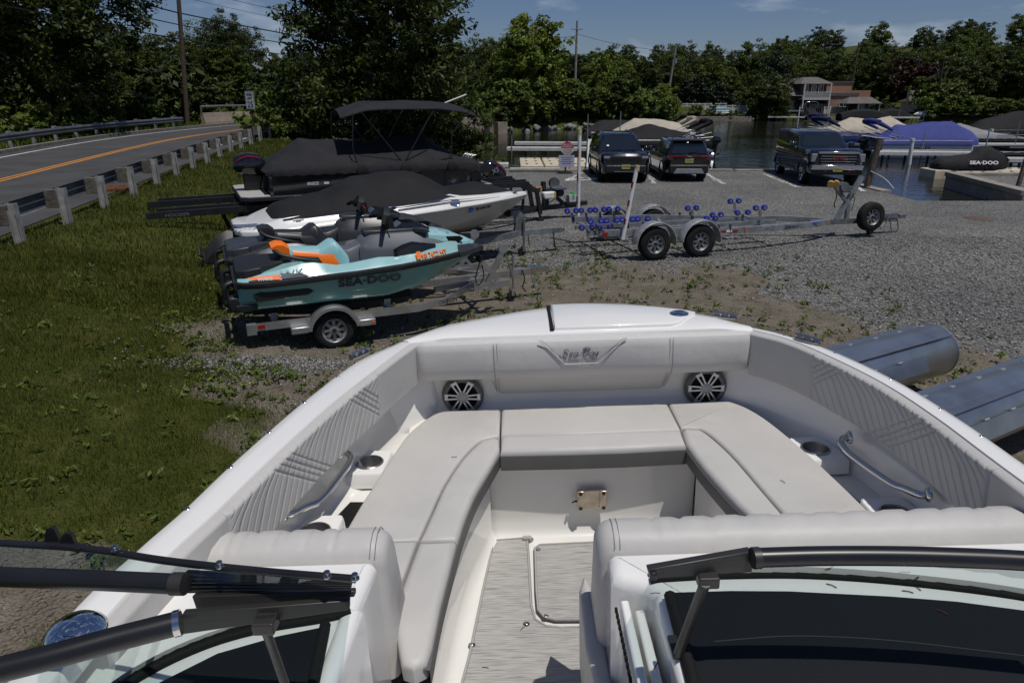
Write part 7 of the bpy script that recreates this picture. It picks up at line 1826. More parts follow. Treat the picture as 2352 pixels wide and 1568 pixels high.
moored_pontoon('boat under a low grey cover right of the blue one', 37.8, 52.5, R(181), 6.6, 2.3, M_BPAN, M_GREYC, [(0, .9), (1.5, 1.05), (3.5, 1.5), (5, 1.9), (6.4, 1.7)], None, True)
moored_pontoon('low boat under a pale grey cover between the two docks', 32.5, 39.4, R(181), 6.0, 1.8, M_GLB, M_GREYC, [(0, .6), (2, .72), (4, .75), (5.8, .6)], None, False)
moored_pontoon('black pontoon boat with dark cover and ladder at the right edge of the photo', 38.2, 60.0, R(4), 8.0, 2.6, M_BPAN, M_CAN, [(0, 1.2), (1, 1.9), (4, 2.6), (7.8, 2.6)], None, True)

# signs
def private_sign():
    p = at(1298, 398, 0)
    t = thing('private_property_sign', 'red and white octagonal private property sign over a pale notice', 'sign', p)
    part('base', M_RUB, t, lambda m: m.lathe([(0, .07), (.3, .06), (.36, 0)], 20), smooth=40)
    part('post', mat('green_post', (0.02, 0.04, 0.025), .6), t, lambda m: m.tube([(0, 0, 0), (.05, 0, 1.55)], .035, 8))
    c = aty(1303, 341, p.y) - p; r = .275
    oc = [(c.x + r / math.cos(PI / 8) * math.cos(PI / 8 + k * PI / 4), c.z + r / math.cos(PI / 8) * math.sin(PI / 8 + k * PI / 4)) for k in range(8)]
    pn = part('octagon', mat('sign_face_white', (0.60, 0.58, 0.58), .5), t, lambda m: m.prism(oc, 0, .01, M=ROTX, c=(0, -.05, 0)))
    up = [(c.x - r, c.z + .02), (c.x + r, c.z + .02), (c.x + r, c.z + r * .414), (c.x + r * .414, c.z + r), (c.x - r * .414, c.z + r), (c.x - r, c.z + r * .414)]
    part('red_field', mat('sign_red', (0.42, 0.02, 0.03), .5), pn, lambda m: m.prism(up, 0, .012, M=ROTX, c=(0, -.053, 0)))
    for b, z, s, m_ in (('PRIVATE', .13, .10, M_LETW), ('PROPERTY', .04, .10, M_LETW), ('NO TRESPASSING', -.06, .052, MATS['sign_red']), ('BOAT OWNERS', -.13, .055, MATS['sign_red']), ('AND GUESTS', -.19, .055, MATS['sign_red']), ('ONLY', -.25, .055, MATS['sign_red'])):
        lettering('lettering', b, m_, pn, (c.x, -.067, c.z + z), (1, 0, 0), (0, 0, 1), s, .001, align='CENTER')
    q = aty(1301, 370, p.y) - p
    nt = part('notice', mat('notice_lilac', (0.44, 0.46, 0.60), .5), t, lambda m: m.box((q.x, -.06, q.z), (.70, .012, .50)))
    for i in range(4): part('notice_line', M_LETD, nt, lambda m: m.box((q.x, -.068, q.z + .16 - .09 * i), (.5 - .1 * (i % 2), .002, .022)))
private_sign()
def edge_sign():
    p = at(2336, 432, 0)
    t = thing('notice_post', 'grey timber post carrying a blue and a yellow notice at the right edge', 'sign', (p.x, p.y, .05))
    part('post', M_WOOD, t, lambda m: m.beam((0, 0, -.3), (.16, 0, 2.25), .12, .12))
    part('blue_notice', mat('notice_blue', S(80, 130, 175), .5), t, lambda m: m.box((.33, -.09, 2.02), (.62, .012, .55)))
    y_ = part('yellow_notice', mat('notice_yellow', S(205, 175, 45), .5), t, lambda m: m.box((.30, -.09, 1.42), (.66, .012, .56)))
    for i in range(5): part('notice_line', M_LETD, y_, lambda m: m.box((.30, -.098, 1.62 - .09 * i), (.5, .002, .02)))
edge_sign()
# ------------------------------------------------------------------ far shore: houses, fence, docks
def dome_z(x, y): return H(x, y)
M_SID = mat('brown_shingle', (0.075, 0.058, 0.046), .9, var=.2, vs=3, bump=.3, bs=8)
M_TRIM = mat('white_trim', (0.62, 0.61, 0.58), .6)
M_ROOFG = mat('grey_roof', (0.115, 0.105, 0.098), .9, var=.2, vs=2)
M_ROOFB = mat('brown_roof', (0.085, 0.058, 0.045), .9, var=.2, vs=2)
M_PEACH = mat('peach_brick', (0.36, 0.20, 0.135), .9, var=.12, vs=1.2)
M_CREAM = mat('cream_siding', (0.42, 0.39, 0.34), .8)
M_WGL = mat('window_glass', (0.012, 0.015, 0.018), .06, coat=1.0)
def window(parent, x, y, z, w, h, bars=1):
    e = part('window', M_TRIM, parent, lambda m: [m.box((x + dx, y - .05, z + dz), (ww, .10, hh)) for dx, dz, ww, hh in ((0, -h / 2, w + .16, .10), (0, h / 2, w + .16, .10), (-w / 2, 0, .10, h), (w / 2, 0, .10, h))])
    part('pane', M_WGL, e, lambda m: m.box((x, y - .02, z), (w, .04, h)))
    for i in range(bars): part('mullion', M_TRIM, e, lambda m: m.box((x - w / 2 + w * (i + 1) / (bars + 1), y - .055, z), (.05, .05, h)))
def gable_roof(parent, x0, x1, y0, y1, z0, zr, m_, along='x', ov=.4):
    """ridge along x"""
    ym = (y0 + y1) / 2
    if along == 'x': vs = [(x0 - ov, y0 - ov, z0), (x1 + ov, y0 - ov, z0), (x1 + ov, ym, zr), (x0 - ov, ym, zr), (x0 - ov, y1 + ov, z0), (x1 + ov, y1 + ov, z0)]; fs = [(0, 1, 2, 3), (3, 2, 5, 4), (0, 3, 4), (1, 5, 2)]
    else:
        xm = (x0 + x1) / 2; vs = [(x0 - ov, y0 - ov, z0), (x0 - ov, y1 + ov, z0), (xm, y1 + ov, zr), (xm, y0 - ov, zr), (x1 + ov, y0 - ov, z0), (x1 + ov, y1 + ov, z0)]; fs = [(0, 3, 2, 1), (3, 4, 5, 2), (0, 4, 3), (1, 2, 5)]
    return part('roof', m_, parent, lambda m: m.add(vs, fs))
FY = 123.0
def fx(px, Y=FY): return aty(px, 240, Y).x
def fz(py, Y=FY): return aty(1176, py, Y).z
def two_storey_house():
    x0, x1 = fx(1834), fx(1893); g = fz(262)
    t = thing('lake_house', 'two storey brown shingled house with a white balcony facing the lake', 'house', ((x0 + x1) / 2, FY, g))
    W = x1 - x0; zd = fz(228) - g; zb = fz(226) - g; ze = fz(193) - g; zr = fz(177) - g
    part('wall', M_SID, t, lambda m: m.box((0, 4, ze / 2), (W, 8, ze)))
    part('roof', M_ROOFG, t, lambda m: m.add([(-W / 2 - .6, -1.3, ze), (W / 2 + .6, -1.3, ze), (W / 2 - 1.0, 1.6, zr), (-W / 2 + 1.0, 1.6, zr), (-W / 2 - .6, 8.5, ze), (W / 2 + .6, 8.5, ze), (W / 2 - 1.0, 5.5, zr), (-W / 2 + 1.0, 5.5, zr)], [(0, 1, 2, 3), (1, 5, 6, 2), (5, 4, 7, 6), (4, 0, 3, 7), (3, 2, 6, 7), (0, 4, 5, 1)]))
    bal = part('balcony', M_TRIM, t, lambda m: (m.box((0, -.9, zd + .0), (W + .3, 1.9, .22)), m.box((0, -1.8, zd + 1.10), (W + .3, .10, .10)), m.box((0, -1.8, zd + .20), (W + .3, .08, .08))))
    for i in range(26): part('baluster', M_TRIM, bal, lambda m: m.box((-W / 2 + W * i / 25, -1.8, zd + .65), (.07, .05, .85)))
    for x in (-W / 2, W / 2): part('balcony_post', M_TRIM, t, lambda m: m.box((x, -1.75, ze / 2), (.16, .16, ze)))
    for x in (-W * .30, 0, W * .28): window(t, x, -.02, (zb + ze) / 2 + .25, W * .17, 1.45, 1)
    for x in (-W * .30, .2, W * .30): window(t, x, -.02, zd * .42, W * .24, 1.5, 2)
    part('awning', M_RUB, t, lambda m: m.box((0, -.7, zd * .80), (W, 1.4, .12), M=Matrix.Rotation(.25, 3, 'X')))
    xl0 = fx(1775) - (x0 + x1) / 2; xl1 = -W / 2 - .05
    part('wing_wall', M_SID, t, lambda m: m.box(((xl0 + xl1) / 2, 3.2, 1.5), (xl1 - xl0, 6, 3.0)))
    part('wing_roof', M_ROOFG, t, lambda m: m.add([(xl0 - .5, -1.0, 2.9), (xl1 + .7, -1.0, 2.9), (xl1 - 1.5, 3, 4.9), (xl0 - .5, 3, 4.9), (xl0 - .5, 6.5, 2.9), (xl1 + .2, 6.5, 2.9)], [(0, 1, 2, 3), (3, 2, 5, 4), (1, 5, 2), (0, 3, 4)]))
    part('porch_post', M_TRIM, t, lambda m: m.box((xl1 + .3, -.8, 1.45), (.16, .16, 2.9)))
    window(t, (xl0 + xl1) / 2 + .8, .18, 1.4, 1.1, 2.0, 1)
    return t
two_storey_house()
def brick_building():
    x0, x1 = fx(1893, 136), fx(1996, 136); g = fz(262, 136); X = x1 - x0
    t = thing('brick_building', 'long peach brick building with flat grey parapet behind the two storey house', 'building', ((x0 + x1) / 2, 136, g))
    h1 = fz(190, 136) - g; h2 = fz(208, 136) - g
    part('wall', M_PEACH, t, lambda m: m.box((-X * .22, 5, h1 / 2), (X * .56, 9.9, h1)))
    part('wall', M_PEACH, t, lambda m: m.box((X * .28, 5, h2 / 2), (X * .44, 9.8, h2)))
    part('roof', M_ROOFG, t, lambda m: m.box((-X * .22, 5, h1 + .12), (X * .58, 10.2, .25)))
    x3, x4 = fx(1905, 130) - (x0 + x1) / 2, fx(1968, 130) - (x0 + x1) / 2; h3 = fz(220, 130) - g
    part('annex_wall', M_PEACH, t, lambda m: m.box(((x3 + x4) / 2, -3, h3 / 2), (x4 - x3, 6, h3)))
    part('annex_parapet', M_ROOFG, t, lambda m: m.box(((x3 + x4) / 2, -3, h3 + .2), (x4 - x3 + .3, 6.3, .5)))
    window(t, (x3 + x4) / 2, -6.03, h3 * .55, 1.4, .8, 1)
brick_building()
def pavilion():
    Y = 120.5; x0, x1 = fx(1945, Y), fx(2020, Y); g = fz(268, Y)
    t = thing('lake_pavilion', 'small brown shingled boathouse with a hipped grey roof and open porch', 'boathouse', ((x0 + x1) / 2, Y, g)); W = x1 - x0; ze = fz(238, Y) - g; zr = fz(223, Y) - g
    part('wall', M_SID, t, lambda m: m.box((W * .16, 2.2, ze / 2), (W * .62, 4, ze)))
    part('roof', M_ROOFG, t, lambda m: m.add([(-W / 2 - .3, -.5, ze), (W / 2 + .3, -.5, ze), (W / 2 - .6, 2, zr), (-W / 2 + 1.2, 2, zr), (-W / 2 - .3, 4.6, ze), (W / 2 + .3, 4.6, ze)], [(0, 1, 2, 3), (3, 2, 5, 4), (0, 3, 4), (1, 5, 2), (0, 4, 5, 1)]))
    for x in (-W / 2 + .1, -W * .16, W / 2 - .05): part('post', M_TRIM if x > -W * .3 else M_SID, t, lambda m: m.box((x, -.2, ze / 2), (.16, .16, ze)))
    window(t, W * .28, .18, ze * .45, .9, 2.1, 0); window(t, -W * .03, .18, ze * .45, .8, 2.0, 1)
pavilion()
def cottage():
    Y = 128; x0, x1 = fx(2110, Y), fx(2170, Y); g = fz(258, Y)
    t = thing('cottage', 'low cream cottage with a brown hipped roof on the right shore', 'house', ((x0 + x1) / 2, Y, g)); W = x1 - x0; ze = fz(234, Y) - g; zr = fz(222, Y) - g
    part('wall', M_CREAM, t, lambda m: m.box((-W * .08, 3, ze / 2), (W * .80, 6, ze)))
    part('roof', M_ROOFB, t, lambda m: m.add([(-W / 2 - .5, -.6, ze), (W / 2 + .5, -.6, ze), (W / 2 - 2, 3, zr), (-W / 2 + .5, 3, zr), (-W / 2 - .5, 6.6, ze), (W / 2 + .5, 6.6, ze)], [(0, 1, 2, 3), (3, 2, 5, 4), (0, 3, 4), (1, 5, 2), (0, 4, 5, 1)]))
    part('chimney', M_CREAM, t, lambda m: m.box((-W * .52, 3, zr - .1), (.8, .8, 2.2)))
    window(t, -W * .16, -.02, ze * .5, W * .36, 1.5, 2); window(t, W * .18, -.02, ze * .5, W * .16, 1.5, 0)
cottage()
def grey_house():
    Y = 112; x0, x1 = fx(1340, Y), fx(1400, Y); g = fz(256, Y) - .6
    t = thing('white_cottage', 'white windowed house glimpsed between the trees above the bank', 'house', ((x0 + x1) / 2, Y, g)); W = x1 - x0
    part('wall', M_TRIM, t, lambda m: m.box((0, 3, 1.5), (W, 5, 3.0)))
    gable_roof(t, -W / 2, W / 2, .5, 5.5, 3.0, 4.6, M_ROOFG)
    for i in range(4): window(t, -W * .36 + W * .24 * i, .48, 1.7, W * .16, 1.2, 1)
grey_house()
def left_house():
    x, y = -46, 50; g = H(x, y)
    t = thing('grey_house', 'grey sided house half hidden behind the left trees', 'house', (x, y, g))
    part('wall', mat('grey_siding', (0.16, 0.155, 0.14), .8), t, lambda m: m.box((0, 3, 1.7), (9, 6, 3.4)))
    gable_roof(t, -4.5, 4.5, 0, 6, 3.4, 5.4, M_ROOFG); window(t, 3.0, -.02, 1.9, 1.0, 1.3, 1); window(t, 0, -.02, 1.9, 1.0, 1.3, 1)
left_house()
# white vinyl fence with gate
def vinyl_fence(label, xa, xb, Y, zb, h, n, gate=False):
    t = thing('vinyl_fence', label, 'fence', (xa, Y, zb)); W = (xb - xa) / n
    for i in range(n + 1): part('post', M_TRIM, t, lambda m: m.box((i * W, 0, h / 2 + .05), (.16, .16, h + .1)))
    for i in range(n):
        k = 5
        for j in range(k): part('board', M_TRIM, t, lambda m: m.box((i * W + W * (j + .5) / k, .02 * (j % 2), h / 2), (W / k - .03, .05, h - .1)))
        part('top_rail', M_TRIM, t, lambda m: m.box((i * W + W / 2, -.02, h - .05), (W, .10, .12)))
        if gate and i in (n - 3, n - 2): part('brace', M_WGL if False else M_GALV, t, lambda m: m.beam((i * W + .1, -.08, .15), (i * W + W - .1, -.08, h - .2), .05, .05))
Y = 126.0
vinyl_fence('tall white vinyl fence section beside the conifer hedge', fx(1563, Y), fx(1634, Y), Y, fz(262, Y), fz(238, Y) - fz(262, Y), 5)
vinyl_fence('lower white vinyl fence with a gate left of the house', fx(1634, Y), fx(1742, Y), Y - .6, fz(263, Y), fz(242, Y) - fz(263, Y), 7, True)
vinyl_fence('white vinyl fence between the two storey house and the boathouse', fx(1895, 125), fx(1950, 125), 125, fz(262, 125), fz(246, 125) - fz(262, 125), 4)
# retaining walls of the far bank
M_BLOCK = mat('tan_block', (0.20, 0.155, 0.11), .9, var=.3, vs=2, bump=.4, bs=6)
def block_wall(label, xa, xb, Y, z0, rows, m_=M_BLOCK, bw=1.0, bh=.28):
    t = thing('retaining_wall', label, 'wall', (xa, Y, z0)); n = int((xb - xa) / bw)
    me = None
    for r_ in range(rows):
        for i in range(n):
            if me is None:
                o = part('block', m_, t, lambda m: m.box((0, 0, 0), (bw - .03, .5, bh - .03)), bevel=.03); me = o
            else: o = me.copy(); COL.objects.link(o)
            o.location = ((i + .5 + .5 * (r_ % 2)) * bw, .04 * ((i * 7 + r_) % 3) + .12 * r_, (r_ + .5) * bh)
block_wall('stone block wall of the far bank below the white fence', fx(1578, 120.5), fx(1732, 120.5), 120.5, WATER_Z - .2, 3, mat('grey_block', (0.22, 0.20, 0.17), .9, var=.25, vs=2))
block_wall('tan planted block wall in front of the white fence', fx(1556, 122.6), fx(1625, 122.6), 122.6, fz(273, 122.6) + .35, 3, M_BLOCK, .8, .25)
block_wall('grey block wall at the house landing', fx(1905, 119.8), fx(1990, 119.8), 119.8, WATER_Z - .2, 3, MATS['grey_block'])
lw = part('lawn', mat('far_lawn', (0.055, 0.085, 0.018), .95, var=.25, vs=2), None, lambda m: m.add([(30, 121.2, .34), (41.5, 121.2, .34), (41.5, 126, .55), (30, 126, .55)], [(0, 1, 2, 3)])); lw['kind'] = 'structure'
dw = part('driveway', M_CAPL, None, lambda m: m.add([(41.6, 120.4, -.05), (45.5, 120.4, -.05), (45.5, 126, .60), (41.6, 126, .60)], [(0, 1, 2, 3)])); dw['kind'] = 'structure'
dock('brown dock in front of the two storey house', (fx(1768, 119.4), 119.6), (fx(1850, 118), 118.0), 1.6, .15)
dock('long low dock below the round tree on the right shore', (fx(2030, 116), 116.2), (fx(2112, 116), 116.0), 1.4, .15, ((3, .4, 1.6), (7, .4, 1.2)))
# boats and oddments of the far bank
def lift_boat():
    Y = 117.5; x = fx(1872, Y); t = thing('tower_boat', 'black covered wake boat with a chrome tower at the house dock', 'boat', (x, Y, WATER_Z), 0)
    part('hull', M_GLB, t, lambda m: m.loft([[Vector((x_, y_, z_)) for x_, z_ in ((-w, .9), (w, .9), (w * .8, .1), (-w * .8, .1))] for y_, w in ((0, 1.1), (4, 1.2), (6.5, .3))]))
    part('cover', M_CAN, t, lambda m: m.loft([[Vector((x_, y_, z_)) for x_, z_ in ((-w, .92), (-w * .6, h_), (w * .6, h_), (w, .92))] for y_, w, h_ in ((0, 1.15, 1.2), (2, 1.2, 2.0), (4, 1.2, 1.7), (6.4, .3, 1.0))]), smooth=50)
    part('tower', M_STEEL, t, lambda m: m.tube(path_pts([(-1.2, 1.5, 1.0), (-1.05, 1.3, 2.7), (0, 1.3, 2.95), (1.05, 1.3, 2.7), (1.2, 1.5, 1.0)], 5), .06, 8), smooth=60)
    for x_ in (-2.4, 2.5): part('lift_pole', M_WHT, t, lambda m: m.tube([(x_, 0, -1), (x_, 0, 2.2)], .09, 8))
    part('lift_beam', M_GALV, t, lambda m: m.box((-2.6, 1, 1.55), (2.6, .25, .2)))
lift_boat()
for lab, px, Y, L, rz in (('black covered pontoon boat moored left of the right shore dock', 1985, 114.5, 7.5, 3.14), ('black covered boat on the right shore dock', 2050, 118.2, 5.5, 0.0)):
    x = fx(px, Y); t = thing('shore_boat', lab, 'boat', (x, Y, WATER_Z), rz)
    part('hull', M_GLB, t, lambda m: m.box((0, 0, .45), (L, 2.3, .7)), bevel=.15)
    part('cover', M_CAN, t, lambda m: sym_loft(m, list(np.linspace(-L / 2, L / 2, 14)), lambda q: [(0, .7), (1.15, .7), (.9, 1.1 + .5 * math.cos(q * 2 / L * 1.5)), (0, 1.25 + .7 * abs(math.cos(q * 3 / L)))]), smooth=50)
def rack():
    Y = 121.6; x = fx(1655, Y); t = thing('kayak_rack', 'metal rack with blue and white kayaks beside the driveway', 'kayak rack', (x, Y, fz(267, Y)))
    part('frame', M_GALV, t, lambda m: (m.tube([(0, 0, 0), (0, 0, 2.4)], .05, 6), [m.tube([(-1, -.2, z), (1, -.2, z)], .04, 6) for z in (1.0, 1.5, 2.0)]))
    for k, (z, m_) in enumerate(((1.15, mat('kayak_blue', S(90, 150, 170), .4)), (.85, M_WHT), (.55, M_WHT))):
        part('kayak', m_, t, lambda m: m.tube([(-1.5, -.4, z), (-.8, -.4, z), (.8, -.4, z), (1.5, -.4, z)], [.04, .26, .26, .04], 10), smooth=60)
rack()
x = fx(2128, 118.6); c_ = part('rowing_boat', M_WHT, None, lambda m: m.tube([(x - 1.6, 118.9, .45), (x - .9, 118.9, .55), (x + .8, 118.9, .55), (x + 1.5, 118.9, .5)], [.08, .45, .45, .15], 12), smooth=60); tag(c_, 'white upturned rowing boat on the right shore', 'rowing boat')
# rocks along the near bank of the inlet
rk = rock_mesh('shore_rock', 5, mat('grey_rock', (0.20, 0.195, 0.185), .9, var=.3, vs=3)); rr_ = random.Random(4)
for k in range(34):
    a = k / 33; x = -2.0 + 13.5 * a + rr_.uniform(-.4, .4); y = float(np.interp(x, [-2.5, 5, 10, 18], [76.5, 86, 88, 91])) - rr_.uniform(-.2, .9)
    o = link('shore_rock', rk, None, (x, y, WATER_Z + rr_.uniform(.0, .45)), (rr_.random(), rr_.random(), rr_.random() * 6)); s_ = rr_.uniform(.2, .5); o.scale = (s_ * 1.2, s_, s_ * .8)
    tag(o, ORD(k) + ' grey rock from the left in the rubble along the lime tree bank', 'rock', 'rocks of the far bank')
# ------------------------------------------------------------------ vegetation
def leaf_material(name, c0, c1, c2, trans=.30):
    m = bpy.data.materials.new(name); m.use_nodes = True; n, l = m.node_tree.nodes, m.node_tree.links
    b = n['Principled BSDF']; b.inputs['Roughness'].default_value = .55; b.inputs['Specular IOR Level'].default_value = .3
    a = n.new('ShaderNodeAttribute'); a.attribute_name = 'shade'
    r = n.new('ShaderNodeValToRGB'); e = r.color_ramp.elements
    e[0].position = 0; e[0].color = (*c0, 1); e[1].position = 1; e[1].color = (*c2, 1); q = e.new(.5); q.color = (*c1, 1)
    l.new(a.outputs['Fac'], r.inputs['Fac']); l.new(r.outputs['Color'], b.inputs['Base Color'])
    tr = n.new('ShaderNodeBsdfTranslucent'); l.new(r.outputs['Color'], tr.inputs['Color'])
    mx = n.new('ShaderNodeMixShader'); mx.inputs['Fac'].default_value = trans
    l.new(b.outputs['BSDF'], mx.inputs[1]); l.new(tr.outputs['BSDF'], mx.inputs[2]); l.new(mx.outputs['Shader'], n['Material Output'].inputs['Surface'])
    return m
ML_DARK = leaf_material('leaf_dark', (.018, .028, .005), (.040, .060, .009), (.080, .104, .014))
ML_MID = leaf_material('leaf_mid', (.032, .048, .006), (.070, .100, .011), (.125, .158, .020))
ML_LIME = leaf_material('leaf_lime', (.055, .080, .008), (.120, .165, .018), (.200, .235, .032))
ML_RED = leaf_material('leaf_russet', (.020, .010, .008), (.040, .018, .012), (.070, .035, .018))
ML_CONI = leaf_material('leaf_conifer', (.008, .016, .008), (.018, .032, .013), (.036, .052, .018), .15)
ML_WEED = leaf_material('leaf_weed', (.045, .070, .010), (.090, .130, .018), (.150, .185, .034))
ML_GRASS = leaf_material('blade_grass', (.042, .054, .006), (.092, .108, .012), (.185, .170, .045), .28)
M_BARK = mat('bark', (0.045, 0.036, 0.028), .95, var=.3, vs=6, bump=.6, bs=14)
M_BARKG = mat('grey_bark', (0.10, 0.09, 0.075), .95, var=.3, vs=6, bump=.6, bs=14)

def leaves(g, C, Rr, per, size, elong=1.9, up=.55, droop=0.0):
    """per leaf quads about each clump centre C (n,3) with radius Rr (n,)"""
    n = len(C); k = n * per
    c = np.repeat(C, per, 0); rr = np.repeat(Rr, per)
    d = g.normal(size=(k, 3)); d /= np.linalg.norm(d, axis=1)[:, None]
    rad = rr * g.uniform(.25, 1.0, k) ** .6
    p = c + d * rad[:, None] * np.array([1, 1, .62])
    nrm = d * .6 + g.normal(size=(k, 3)) * .5 + np.array([0, 0, up]); nrm /= np.linalg.norm(nrm, axis=1)[:, None]
    t = np.cross(nrm, g.normal(size=(k, 3))); t[:, 2] -= droop; t -= nrm * np.sum(t * nrm, 1)[:, None]; t /= np.linalg.norm(t, axis=1)[:, None] + 1e-9
    b = np.cross(nrm, t)
    s = size * g.uniform(.6, 1.35, k)
    a = t * (s * elong / 2)[:, None]; w = b * (s / 2)[:, None]
    V = np.stack([p - a, p + w * .9 - a * .1, p + a, p - w * .9 - a * .1], 1).reshape(-1, 3)
    F = np.arange(4 * k).reshape(k, 4)
    sh = np.repeat(np.clip(np.repeat(g.uniform(.1, .9, n), per) + g.normal(0, .16, k), 0, 1), 4)
    return V, F, sh
def crown_points(g, n, R_, Hc, z0, top_pow=1.0, lobes=7, hollow=.45, irregular=.22):
    """points filling a lobed crown: base z0, height Hc, radius R_"""
    ph = g.uniform(0, 6.28, lobes); out = []
    v = g.normal(size=(n, 3)); v /= np.linalg.norm(v, axis=1)[:, None]
    r = g.uniform(hollow ** 3, 1, n) ** (1 / 3)
    az = np.arctan2(v[:, 1], v[:, 0])
    lob = 1 + irregular * np.sin(3 * az + ph[0] + 2.2 * v[:, 2]) + irregular * .8 * np.sin(5 * az + ph[1] - 3 * v[:, 2]) + irregular * .6 * np.sin(2 * az + 4 * v[:, 2] + ph[2])
    p = v * (r * lob)[:, None]
    zz = (p[:, 2] + 1) / 2
    wide = np.clip(np.sin(np.clip(zz, 0, 1) * PI * .93 + .16), .05, 1) ** .45
    return np.stack([p[:, 0] * R_, p[:, 1] * R_, z0 + np.clip(zz, -.03, 1.04) * Hc], 1)
def crown_mesh(name, seed, nclump, per, R_, Hc, z0, size, ml, clump_r=.9, **kw):
    g = np.random.default_rng(seed)
    lk = {k: kw.pop(k) for k in ('elong', 'up', 'droop') if k in kw}
    C = crown_points(g, nclump, R_, Hc, z0, **kw)
    V, F, sh = leaves(g, C, g.uniform(.6, 1.25, nclump) * clump_r, per, size, **lk)
    me = mesh_np(name, V, F, [ml]); a = me.attributes.new('shade', 'FLOAT', 'POINT'); a.data.foreach_set('value', sh.astype(np.float32)); return me
def trunk_mesh(name, seed, h, r, R_, z0, Hc, nl=9, m_=None):
    rd = random.Random(seed); mb = MB()
    top = Vector((rd.uniform(-.4, .4), rd.uniform(-.4, .4), h))
    P = path_pts([(0, 0, -.4), (rd.uniform(-.1, .1), rd.uniform(-.1, .1), h * .3), (top.x * .5, top.y * .5, h * .65), top], 4)
    mb.tube(P, [r * (1 - .85 * i / (len(P) - 1)) * (1.35 if i == 0 else 1) for i in range(len(P))], 9)
    for k in range(nl):
        a = 2 * PI * k / nl + rd.uniform(-.4, .4); q = rd.uniform(.18, .75); s = P[int(q * (len(P) - 1))]
        e = Vector((math.cos(a) * R_ * rd.uniform(.55, .85), math.sin(a) * R_ * rd.uniform(.55, .85), min(z0 + Hc * rd.uniform(.35, .9), s.z + Hc * .4)))
        mid = s.lerp(e, .5) + Vector((0, 0, .12 * Hc)); pp = path_pts([s, mid, e], 4)
        mb.tube(pp, [r * .42 * (1 - q * .5) * (1 - .9 * i / (len(pp) - 1)) + .01 for i in range(len(pp))], 6)
    me = bpy.data.meshes.new(name); me.from_pydata(mb.v, [], mb.f); me.materials.append(m_ or M_BARK)
    me.polygons.foreach_set('use_smooth', [True] * len(me.polygons)); return me
def place_tree(name, label, cm, tm, x, y, rz=0, sc=1.0, group=None, zsc=1.0, cat='tree', z=None):
    t = thing(name, label, cat, (x, y, (H(x, y) if z is None else z)), rz, group); t.scale = (sc, sc, sc * zsc)
    link('crown', cm, t); 
    if tm: link('trunk', tm, t)
    return t
rt = random.Random(11)
# prototypes for the distance
FAR = []
for i, (ml, R_, Hc, z0, sz) in enumerate(((ML_MID, 4.4, 12.2, .2, .50), (ML_DARK, 4.8, 13.0, .2, .50), (ML_MID, 3.8, 14.0, .2, .46), (ML_DARK, 5.2, 12.0, .2, .52), (ML_MID, 5.0, 11.0, .2, .48), (ML_CONI, 3.2, 14.6, .2, .42))):
    FAR.append((crown_mesh('far_crown', 100 + i, 280, 64, R_ * 1.12, Hc * .92, z0, sz * .52, ml, .95, irregular=.15), trunk_mesh('far_trunk', 200 + i, z0 + Hc * .8, .30, R_, z0, Hc, 6)))
BUSH = []
for i, ml in enumerate((ML_MID, ML_WEED, ML_DARK, ML_LIME)):
    BUSH.append((crown_mesh('bush_crown', 300 + i, 70, 40, 1.5, 2.2, .1, .22, ml, .45, hollow=.3), trunk_mesh('bush_stem', 320 + i, 1.4, .06, 1.0, .2, 1.6, 5)))

# the big feathery tree at the shore behind the pontoon boat
cmB = crown_mesh('crown', 5, 860, 62, 4.5, 14.5, .4, .13, ML_DARK, .75, elong=2.6, up=.5, droop=.35, hollow=.30, irregular=.16)
place_tree('shade_tree', 'large dense dark green tree behind the covered pontoon boat', cmB, trunk_mesh('trunk', 6, 12, .38, 5.0, 1.5, 12, 14), -7.0, 39.0, .4)
cmB2 = crown_mesh('crown', 15, 300, 60, 2.5, 4.6, -.3, .13, ML_DARK, .6, elong=2.6, droop=.4, hollow=.3)
place_tree('shade_tree', 'low drooping tree hanging over the water beside the pontoon boat', cmB2, trunk_mesh('trunk', 16, 3.6, .12, 1.8, .3, 3.5, 6), -3.6, 38.5, 1.0)
